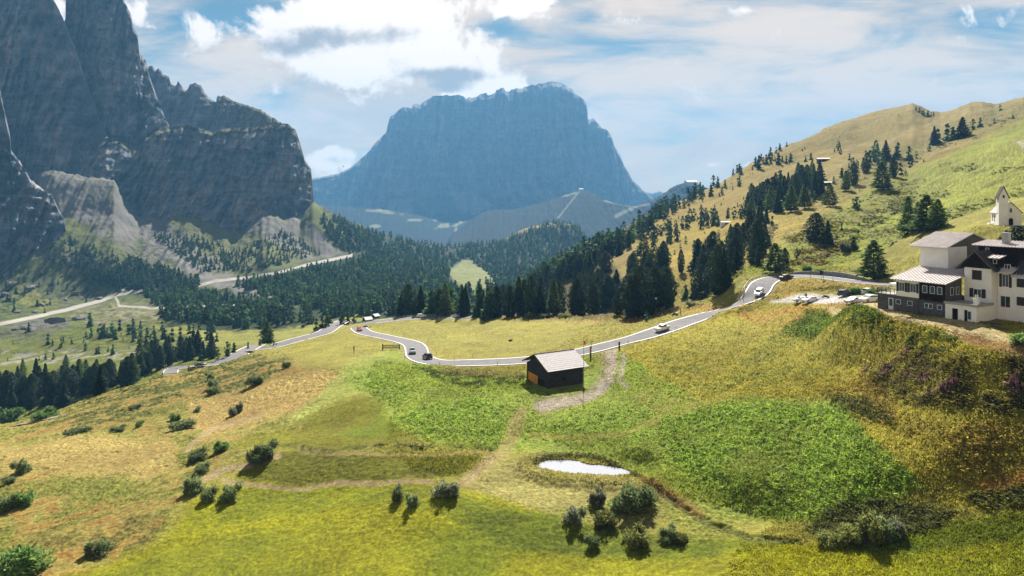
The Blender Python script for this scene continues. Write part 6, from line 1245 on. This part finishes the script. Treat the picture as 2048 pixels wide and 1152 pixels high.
simple('wooden_post', 1327.5, 630, lambda m, k: m.box(-.16, .16, -.16, .16, -.3, 16 * k), [MPOST], 'dark post between the lamp and the walking person at the roadside stop', 'post')
e, k = thing('street_lamp', 1666, 563, 'tall thin lamp post in front of the stone wall', 'street lamp'); b = MB(); b.cyl((0, 0, -.2), (0, 0, 24 * k), .06, .05, 6); b.build('pole', MST, e); b = MB(); b.box(-.25, .25, -.12, .12, 24 * k, 24 * k + .25); b.build('lamp_head', MWP, e)
def sign(px, py, h, w, hh, mat, label, shape='sq'):
    e, k = thing('road_sign', px, py, label, 'sign'); b = MB(); b.cyl((0, 0, -.2), (0, 0, h * k), .05, .05, 6); b.build('pole', MST, e); b = MB(); b.box(-w * k / 2, w * k / 2, -.1, -.05, (h - hh) * k, h * k); b.build('panel', mat, e)
sign(1643, 560, 18, 7, 7, MBLK, 'dark square road sign in front of the stone wall'); sign(1734, 552, 12, 7, 4, MWP, 'small white sign at the foot of the bright green larch'); sign(1492, 556, 12, 4, 5, MWP, 'small white sign at the left start of the upper guardrail'); sign(1541, 548, 9, 4, 4, MWP, 'small white sign under the broad tree behind the upper bend'); sign(1556, 600, 8, 3, 4, mk('green_paint', (.05, .2, .12), .6, .1, 2), 'small green sign at the car park entrance')
e, k = thing('rock', 1331, 630, 'small pale stone at the foot of the dark post', 'rock'); e2 = bpy.data.objects.remove(e)
bm = bmesh.new(); bmesh.ops.create_icosphere(bm, subdivisions=2, radius=.5)
for v in bm.verts: v.co *= 1 + .25 * math.sin(v.co.x * 9 + v.co.y * 7)
me = bpy.data.meshes.new('rock'); bm.to_mesh(me); bm.free(); RKM = mk('boulder', tuple(ROCK), .9, .3, 2, .6, 5); me.materials.append(RKM)
def rock(px, py, s, label, grp=None):
    o = bpy.data.objects.new('rock', me); C.objects.link(o); x, y, z = P(px, py); o.location = (x, y, z); o.scale = (s * y / F, s * y / F * .8, s * y / F * .6); o.rotation_euler = (0, 0, rnd.uniform(0, 6)); tag(o, label, 'rock', grp)
rock(1331, 630, 6, 'small pale stone at the foot of the dark post'); rock(1214, 683, 4, 'small dark stone on the central meadow edge'); rock(1021, 681, 10, 'dark hump of earth in the middle of the central meadow'); rock(1158, 910, 9, 'dark mossy stone on the far bank of the pond')
for a in ((62, 578, 26), (150, 588, 18), (85, 612, 20), (160, 640, 30), (110, 645, 40), (40, 660, 26), (25, 570, 22), (70, 625, 14), (200, 598, 14), (35, 625, 16), (130, 600, 10), (10, 590, 20)): rock(*a, 'grey boulder among the rubble below the left cliffs', 'boulders below the left cliffs')
# ------------------------------------------------------------------ vehicles
def paint(name, c, rough=.3): return mk(name, c, rough, .04, 3, spec=.6)
PWH, PBK, PGR, PRD, PSI, PDB = paint('white_car_paint', (.72, .72, .72)), paint('black_car_paint', (.018, .02, .024)), paint('grey_green_car_paint', (.20, .26, .27)), paint('red_car_paint', (.38, .07, .05)), paint('silver_car_paint', (.5, .51, .52)), paint('dark_blue_car_paint', (.025, .04, .06))
MTY = mk('tyre', (.015, .015, .015), .9, .2, 4); MRIM = mk('alloy_rim', (.45, .45, .46), .35, .1, 3, metal=.6); MLT = mk('headlight_glass', (.85, .85, .85), .15, .05, 3, spec=.9); MTL = mk('tail_light', (.45, .02, .02), .3, .1, 3)
KINDC = {  # length, width, body bottom/hood profile, cabin profile
    'suv': (4.5, 1.85, [(-2.2, .35), (-2.25, .75), (-2.18, 1.05), (-1.9, 1.12), (.95, 1.12), (2.0, 1.0), (2.22, .85), (2.25, .45), (2.15, .3), (-2.1, .3)], [(-2.05, 1.10), (-1.75, 1.62), (-.4, 1.72), (.25, 1.66), (1.05, 1.10)]),
    'hatch': (4.1, 1.75, [(-2.0, .3), (-2.05, .7), (-1.95, .98), (.9, 1.0), (1.85, .86), (2.02, .7), (2.05, .35), (1.95, .25), (-1.9, .25)], [(-1.9, .97), (-1.45, 1.40), (-.4, 1.5), (.2, 1.44), (1.0, .97)]),
    'sedan': (4.6, 1.8, [(-2.3, .3), (-2.35, .72), (-2.2, .98), (-1.3, 1.0), (1.0, .98), (2.1, .82), (2.3, .68), (2.32, .35), (2.2, .25), (-2.2, .25)], [(-1.75, .97), (-1.05, 1.38), (-.3, 1.43), (.3, 1.38), (1.15, .95)]),
    'pickup': (5.2, 1.85, [(-2.6, .45), (-2.62, 1.08), (-.7, 1.08), (1.2, 1.12), (2.3, 1.02), (2.58, .88), (2.6, .5), (2.5, .4), (-2.5, .4)], [(-.75, 1.08), (-.6, 1.66), (.2, 1.76), (.75, 1.68), (1.45, 1.10)])}
def rounded(m, prof, w, inset_top, zt, zb):
    """extrude a side outline across the width, narrowing towards the top"""
    n = len(prof); vs = []
    cols = [(-1, .0), (-.93, 1.0), (0, 1.0), (.93, 1.0), (1, .0)]
    for f, _ in ((-.5, 0), (-.44, 1), (.44, 1), (.5, 0)):
        for (x, z) in prof:
            t = max(0, min(1, (z - zb) / (zt - zb))); full = abs(f) == .5
            sx = x * (.975 if full else 1.0); sz = z if not full else zb + (z - zb) * (.93 if t > .5 else 1)
            vs.append((sx, f * w * (1 - inset_top * t), sz))
    fs = [tuple(range(n)), tuple(range(4 * n - 1, 3 * n - 1, -1))]
    for k in range(3): fs += [(k * n + i, k * n + (i + 1) % n, (k + 1) * n + (i + 1) % n, (k + 1) * n + i) for i in range(n)]
    return m.add(vs, fs)
def car(kind, pt, px, py, label, key=None, sgn=1, ang=None, group='vehicles on the pass'):
    x, y, z = P(px, py)
    if ang is None:
        o, w = ROADS[key]; i = int(np.argmin((o[:, 0] - x) ** 2 + (o[:, 1] - y) ** 2)); i = min(max(i, 1), len(o) - 2)
        t = (o[i + 1] - o[i - 1]) * sgn; ang = math.atan2(t[1], t[0])
        zz = o[i, 2] + .04; tilt = -math.atan2(t[2], math.hypot(t[0], t[1])); z = zz + (.012 if key == 'valley' else 0)
    else: tilt = 0
    L_, W_, bp, cp = KINDC[kind]; e = empty({'suv': 'suv', 'hatch': 'car', 'sedan': 'car', 'pickup': 'pickup_truck'}[kind], (x, y, z), ang); e.rotation_euler = (0, tilt, ang); tag(e, label, 'pickup' if kind == 'pickup' else 'car', group)
    rounded(MB(), bp, W_, .06, 1.12, .3).build('body', pt, e, bevel=.04)
    top = [q for q in cp]; rounded(MB(), top + [(top[-1][0], top[-1][1] - .05), (top[0][0], top[0][1] - .05)], W_ * .92, .22, 1.7, 1.0).build('cabin', pt, e, bevel=.03)
    # glass: windscreen, rear window, side windows, slightly proud
    (x0, z0), (x1, z1), (xm, zm), (x2, z2), (x3, z3) = cp
    def lp(a, b, t): return a + (b - a) * t
    def quadx(xa, za, xb, zb_, out, name):
        wa = W_ * .92 * (1 - .22 * max(0, (za - 1) / .7)) * .42; wb = W_ * .92 * (1 - .22 * max(0, (zb_ - 1) / .7)) * .42
        m = MB(); m.hexa([(xa, -wa, za), (xa, wa, za), (xb, wb, zb_), (xb, -wb, zb_), (xa + out, -wa, za + .02), (xa + out, wa, za + .02), (xb + out, wb, zb_ + .02), (xb + out, -wb, zb_ + .02)]); m.build(name, MGL, e)
    quadx(lp(x3, x2, .12), lp(z3, z2, .12), lp(x3, x2, .92), lp(z3, z2, .92), .03, 'windscreen'); quadx(lp(x0, x1, .2), lp(z0, z1, .2), lp(x0, x1, .9), lp(z0, z1, .9), -.03, 'rear_window')
    for s in (-1, 1):
        m = MB(); yl = s * W_ * .46 * (1 - .22 * max(0, (z0 + .12 - 1) / .7)) + s * .012; yh = s * W_ * .46 * (1 - .22 * (z1 - .1 - 1) / .7) + s * .012
        pts = [(lp(x0, x1, .3), z0 + .12, yl), (lp(x3, x2, .25), z0 + .12, yl), (lp(x3, x2, .9), z1 - .1, yh), (lp(x0, x1, .95), z1 - .1, yh)]
        m.hexa([(a, c - s * .03, b) for a, b, c in pts] + [(a, c + s * .012, b) for a, b, c in pts]); m.build('side_window', MGL, e)
    wb_ = L_ * .295
    for sx in (-1, 1):
        for s in (-1, 1):
            r = .36 if kind != 'hatch' else .32; m = MB(); m.cyl((sx * wb_, s * (W_ / 2 - .2), r), (sx * wb_, s * (W_ / 2 + .02), r), r, n=16); wl = m.build('wheel', MTY, e); m = MB(); m.cyl((sx * wb_, s * (W_ / 2), r), (sx * wb_, s * (W_ / 2 + .035), r), r * .62, n=12); m.build('rim', MRIM, wl)
    for s in (-1, 1):
        m = MB(); m.box(L_ / 2 - .16, L_ / 2 - .02, s * W_ * .34 - .16, s * W_ * .34 + .16, .62, .78); m.build('headlight', MLT, e); m = MB(); m.box(-L_ / 2 + .0, -L_ / 2 + .12, s * W_ * .40 - .1, s * W_ * .40 + .1, .72, .98); m.build('tail_light', MTL, e)
        m = MB(); m.box(.75, .95, s * (W_ / 2) - .02 * s, s * (W_ / 2 + .17), .95, 1.1) if s > 0 else m.box(.75, .95, -(W_ / 2 + .17), -(W_ / 2) + .02, .95, 1.1); m.build('mirror', pt, e)
    if kind == 'pickup': m = MB(); m.box(-2.45, -.85, -.75, .75, 1.085, 1.10); m.build('load_bed', MBLK, e)
    return e
car('suv', PBK, 855, 719, 'black SUV in the lower curve right behind the grey-green car', 'pass', -1)
car('suv', PGR, 825, 708, 'grey-green SUV in the lower curve left of the black SUV', 'pass', 1)
car('hatch', PRD, 719, 662, 'small red and white car at the road fork', 'pass', 1)
car('sedan', PDB, 731, 654, 'dark car at the road fork just above the red one', 'valley', -1)
car('suv', PWH, 843, 635, 'white SUV on the valley road beside the far guardrail', 'valley', 1)
car('hatch', PSI, 912, 635, 'silver car at the right end of the valley road', 'valley', -1)
car('sedan', PDB, 402, 733, 'dark blue car near the left hairpin behind the motorcycle', 'valley', 1)
car('pickup', PWH, 1325, 662, 'white pickup truck driving up the straight road', 'pass', 1)
car('hatch', PWH, 1519, 589, 'white car coming out of the upper bend', 'pass', -1)
car('sedan', PBK, 1573, 558, 'black car at the top of the upper bend', 'pass', 1)
car('suv', PDB, 1690, 592, 'black SUV parked in the car park below the upper road', None, ang=R(35))
car('suv', PSI, 1738, 589, 'silver SUV parked next to the hotel terrace', None, ang=R(35))
car('sedan', PWH, 1620, 604, 'white sedan parked at the edge of the orange grass, right one of two', None, ang=R(200))
car('sedan', PWH, 1604, 604, 'white car parked at the edge of the orange grass, left one of two', None, ang=R(170))
car('sedan', PSI, 1708, 606, 'silver car half hidden by the grass below the black SUV', None, ang=R(200))
car('hatch', PWH, 1738, 604, 'pale car half hidden by the grass beside the hotel corner', None, ang=R(200))

# motorcycles
def motorcycle(px, py, ang, label, k=1.0):
    x, y, z = P(px, py); e = empty('motorcycle', (x, y, z), ang, k); tag(e, label, 'motorcycle')
    for sx in (-.72, .72):
        m = MB(); m.cyl((sx, -.07, .33), (sx, .07, .33), .33, n=16); w = m.build('wheel', MTY, e); m = MB(); m.cyl((sx, -.08, .33), (sx, .08, .33), .2, n=12); m.build('rim', MRIM, w)
    m = MB(); m.prism([(-.45, .35), (.35, .3), (.5, .75), (.2, .98), (-.1, .8), (-.8, .88), (-.95, .98), (-.85, .75)], -.14, .14); m.build('body', MBLK, e, bevel=.03)
    m = MB(); m.cyl((.72, 0, .33), (.45, 0, 1.0), .05); m.cyl((.42, -.38, 1.05), (.42, .38, 1.05), .03); m.build('fork', MST, e)
    m = MB(); m.hexa([(.5, -.15, .9), (.56, -.15, .9), (.56, .15, .9), (.5, .15, .9), (.36, -.12, 1.3), (.4, -.12, 1.3), (.4, .12, 1.3), (.36, .12, 1.3)]); m.build('windshield', MGL, e)
    m = MB(); m.box(-.95, -.5, -.42, -.16, .5, .85); m.box(-.95, -.5, .16, .42, .5, .85); m.build('pannier', MST, e); return e
# people: one skinned body each
def person(x, y, z, ang, label, top, legs, pose='stand', k=1.0, skin=(.35, .2, .14), helmet=None):
    J = {'pel': (0, 0, .95), 'spi': (0, 0, 1.15), 'che': (.02, 0, 1.36), 'nek': (.02, 0, 1.5), 'hea': (.04, 0, 1.6), 'hd2': (.04, 0, 1.72)}
    for s, n in ((1, 'l'), (-1, 'r')):
        J['hip' + n] = (0, .10 * s, .92); J['kne' + n] = (.06 + (.12 * s if pose == 'walk' else 0), .11 * s, .5); J['ank' + n] = ((.22 * s if pose == 'walk' else .0), .11 * s, .09); J['toe' + n] = (J['ank' + n][0] + .17, .12 * s, .04)
        J['sho' + n] = (.0, .19 * s, 1.42); J['elb' + n] = (-.02 - (.1 * s if pose == 'walk' else 0), .25 * s, 1.13); J['wri' + n] = (.10 - (.1 * s if pose == 'walk' else 0), .24 * s, .9); J['han' + n] = (.14 - (.1 * s if pose == 'walk' else 0), .23 * s, .82)
        if pose == 'ride':
            J['kne' + n] = (.40, .22 * s, .80); J['ank' + n] = (.15, .20 * s, .36); J['toe' + n] = (.33, .20 * s, .32); J['elb' + n] = (.30, .30 * s, 1.25); J['wri' + n] = (.52, .30 * s, 1.12); J['han' + n] = (.58, .30 * s, 1.10)
            J['che'] = (.14, 0, 1.36); J['sho' + n] = (.14, .19 * s, 1.42); J['nek'] = (.18, 0, 1.5); J['hea'] = (.22, 0, 1.6); J['hd2'] = (.22, 0, 1.72)
    Ed = [('pel', 'spi'), ('spi', 'che'), ('che', 'nek'), ('nek', 'hea'), ('hea', 'hd2')] + [q for n in 'lr' for q in (('pel', 'hip' + n), ('hip' + n, 'kne' + n), ('kne' + n, 'ank' + n), ('ank' + n, 'toe' + n), ('che', 'sho' + n), ('sho' + n, 'elb' + n), ('elb' + n, 'wri' + n), ('wri' + n, 'han' + n))]
    rad = {'pel': .15, 'spi': .135, 'che': .16, 'nek': .06, 'hea': .10, 'hd2': .085, 'hip': .10, 'kne': .065, 'ank': .045, 'toe': .04, 'sho': .07, 'elb': .045, 'wri': .032, 'han': .035}
    ks = list(J); me = bpy.data.meshes.new('person'); me.from_pydata([J[q] for q in ks], [(ks.index(a), ks.index(b)) for a, b in Ed], [])
    o = bpy.data.objects.new('person', me); C.objects.link(o); o.location = (x, y, z); o.rotation_euler = (0, 0, ang); o.scale = (k,) * 3
    md = o.modifiers.new('skin', 'SKIN'); sv = me.skin_vertices[0].data
    for i, q in enumerate(ks): r = rad[q[:3]]; sv[i].radius = (r, r); sv[i].use_root = q == 'pel'
    sd_ = o.modifiers.new('sub', 'SUBSURF'); sd_.levels = 2; sd_.render_levels = 2
    m = bpy.data.materials.new('clothes'); nt, N, L = nodes_of(m); p = N['Principled BSDF']; p.inputs['Roughness'].default_value = .85
    tc = N.new('ShaderNodeTexCoord'); sp = N.new('ShaderNodeSeparateXYZ'); L.new(tc.outputs['Object'], sp.inputs[0]); cr = N.new('ShaderNodeValToRGB'); cr.color_ramp.interpolation = 'CONSTANT'
    mr = N.new('ShaderNodeMath'); mr.operation = 'DIVIDE'; mr.inputs[1].default_value = 2; L.new(sp.outputs['Z'], mr.inputs[0]); L.new(mr.outputs[0], cr.inputs[0])
    el = cr.color_ramp.elements; el[0].color = (.03, .02, .02, 1); el[1].position = .05; el[1].color = (*legs, 1)
    for ps, c in ((.475 if pose != 'ride' else .45, top), (.745, skin), (.835, (.05, .03, .02))): q = el.new(ps); q.color = (*c, 1)
    L.new(cr.outputs[0], p.inputs['Base Color']); me.materials.append(m)
    h = MB(); bm = bmesh.new(); bmesh.ops.create_uvsphere(bm, u_segments=12, v_segments=8, radius=.125 if not helmet else .155)
    for v in bm.verts: v.co.z = max(v.co.z, -.02 if not helmet else -.12) + (1.70 if not helmet else 1.66); v.co.x += J['hea'][0] - .02
    hm = bpy.data.meshes.new('hair'); bm.to_mesh(hm); bm.free(); hm.materials.append(helmet or MBLK); link('helmet' if helmet else 'hair', hm, o)
    tag(o, label, 'person'); return o
def person_at(px, py, ang, label, top, legs, **k): x, y, z = P(px, py); return person(x, y, z, ang, label, top, legs, **k)
person_at(1339, 629, R(-60), 'person in dark clothes walking at the roadside stop, left of the motorcycle', (.03, .03, .035), (.03, .03, .05), pose='walk', k=1.15)
person_at(1361.5, 630, R(180), 'person in dark clothes standing right of the motorcycle at the roadside stop', (.02, .02, .025), (.02, .02, .03), k=1.2)
motorcycle(1349.7, 632, R(200), 'dark motorcycle parked between two people at the roadside stop', 1.15)
mc = motorcycle(388, 738, R(185), 'dark motorcycle in the left hairpin'); 
person_at(377, 739, R(180), 'person in a red jacket standing in the left hairpin', (.5, .05, .04), (.02, .02, .02), k=1.15)
motorcycle(1651, 597, R(160), 'small scooter parked at the back edge of the car park', .9)
person_at(1612, 600, R(250), 'person in dark clothes behind the white parked cars', (.04, .06, .09), (.03, .03, .04), k=1.1)
# cyclist on the pale road
x, y, z = P(550, 690); bk = empty('bicycle', (x, y, z + .1), R(200)); tag(bk, 'bicycle ridden on the pale road beside the broad tree', 'bicycle')
for sx in (-.5, .5):
    m = MB(); m.cyl((sx, -.025, .34), (sx, .025, .34), .34, n=16); m.build('wheel', MTY, bk)
m = MB(); m.cyl((-.5, 0, .34), (0, 0, .85), .025); m.cyl((0, 0, .85), (.42, 0, .8), .025); m.cyl((.42, 0, .95), (.5, 0, .34), .025); m.cyl((.42, -.25, .97), (.42, .25, .97), .02); m.build('frame', MBLK, bk)
person(x, y, z + .12, R(200), 'cyclist in a dark red top on the pale road', (.3, .05, .06), (.02, .02, .03), pose='ride', k=1.0, helmet=MWP)
# bird in front of the far cloud
m = MB(); m.cyl((-.35, 0, 0), (.35, 0, .03), .14, .05, 8); m.add([(-.1, .06, .05), (.15, .06, .05), (.02, .9, .42), (-.12, .85, .40), (-.1, -.06, .05), (.15, -.06, .05), (.02, -.5, .85), (-.12, -.48, .8)], [(0, 1, 2, 3), (7, 6, 5, 4)])
o = m.build('bird', MBLK); o.location = ((687 - 1024) / F * 420, 420, (YH - 333.5) / F * 420); o.rotation_euler = (R(50), R(-20), R(60)); o.scale = (1.4,) * 3; tag(o, 'small dark bird in the sky left of the big blue mountain', 'bird')
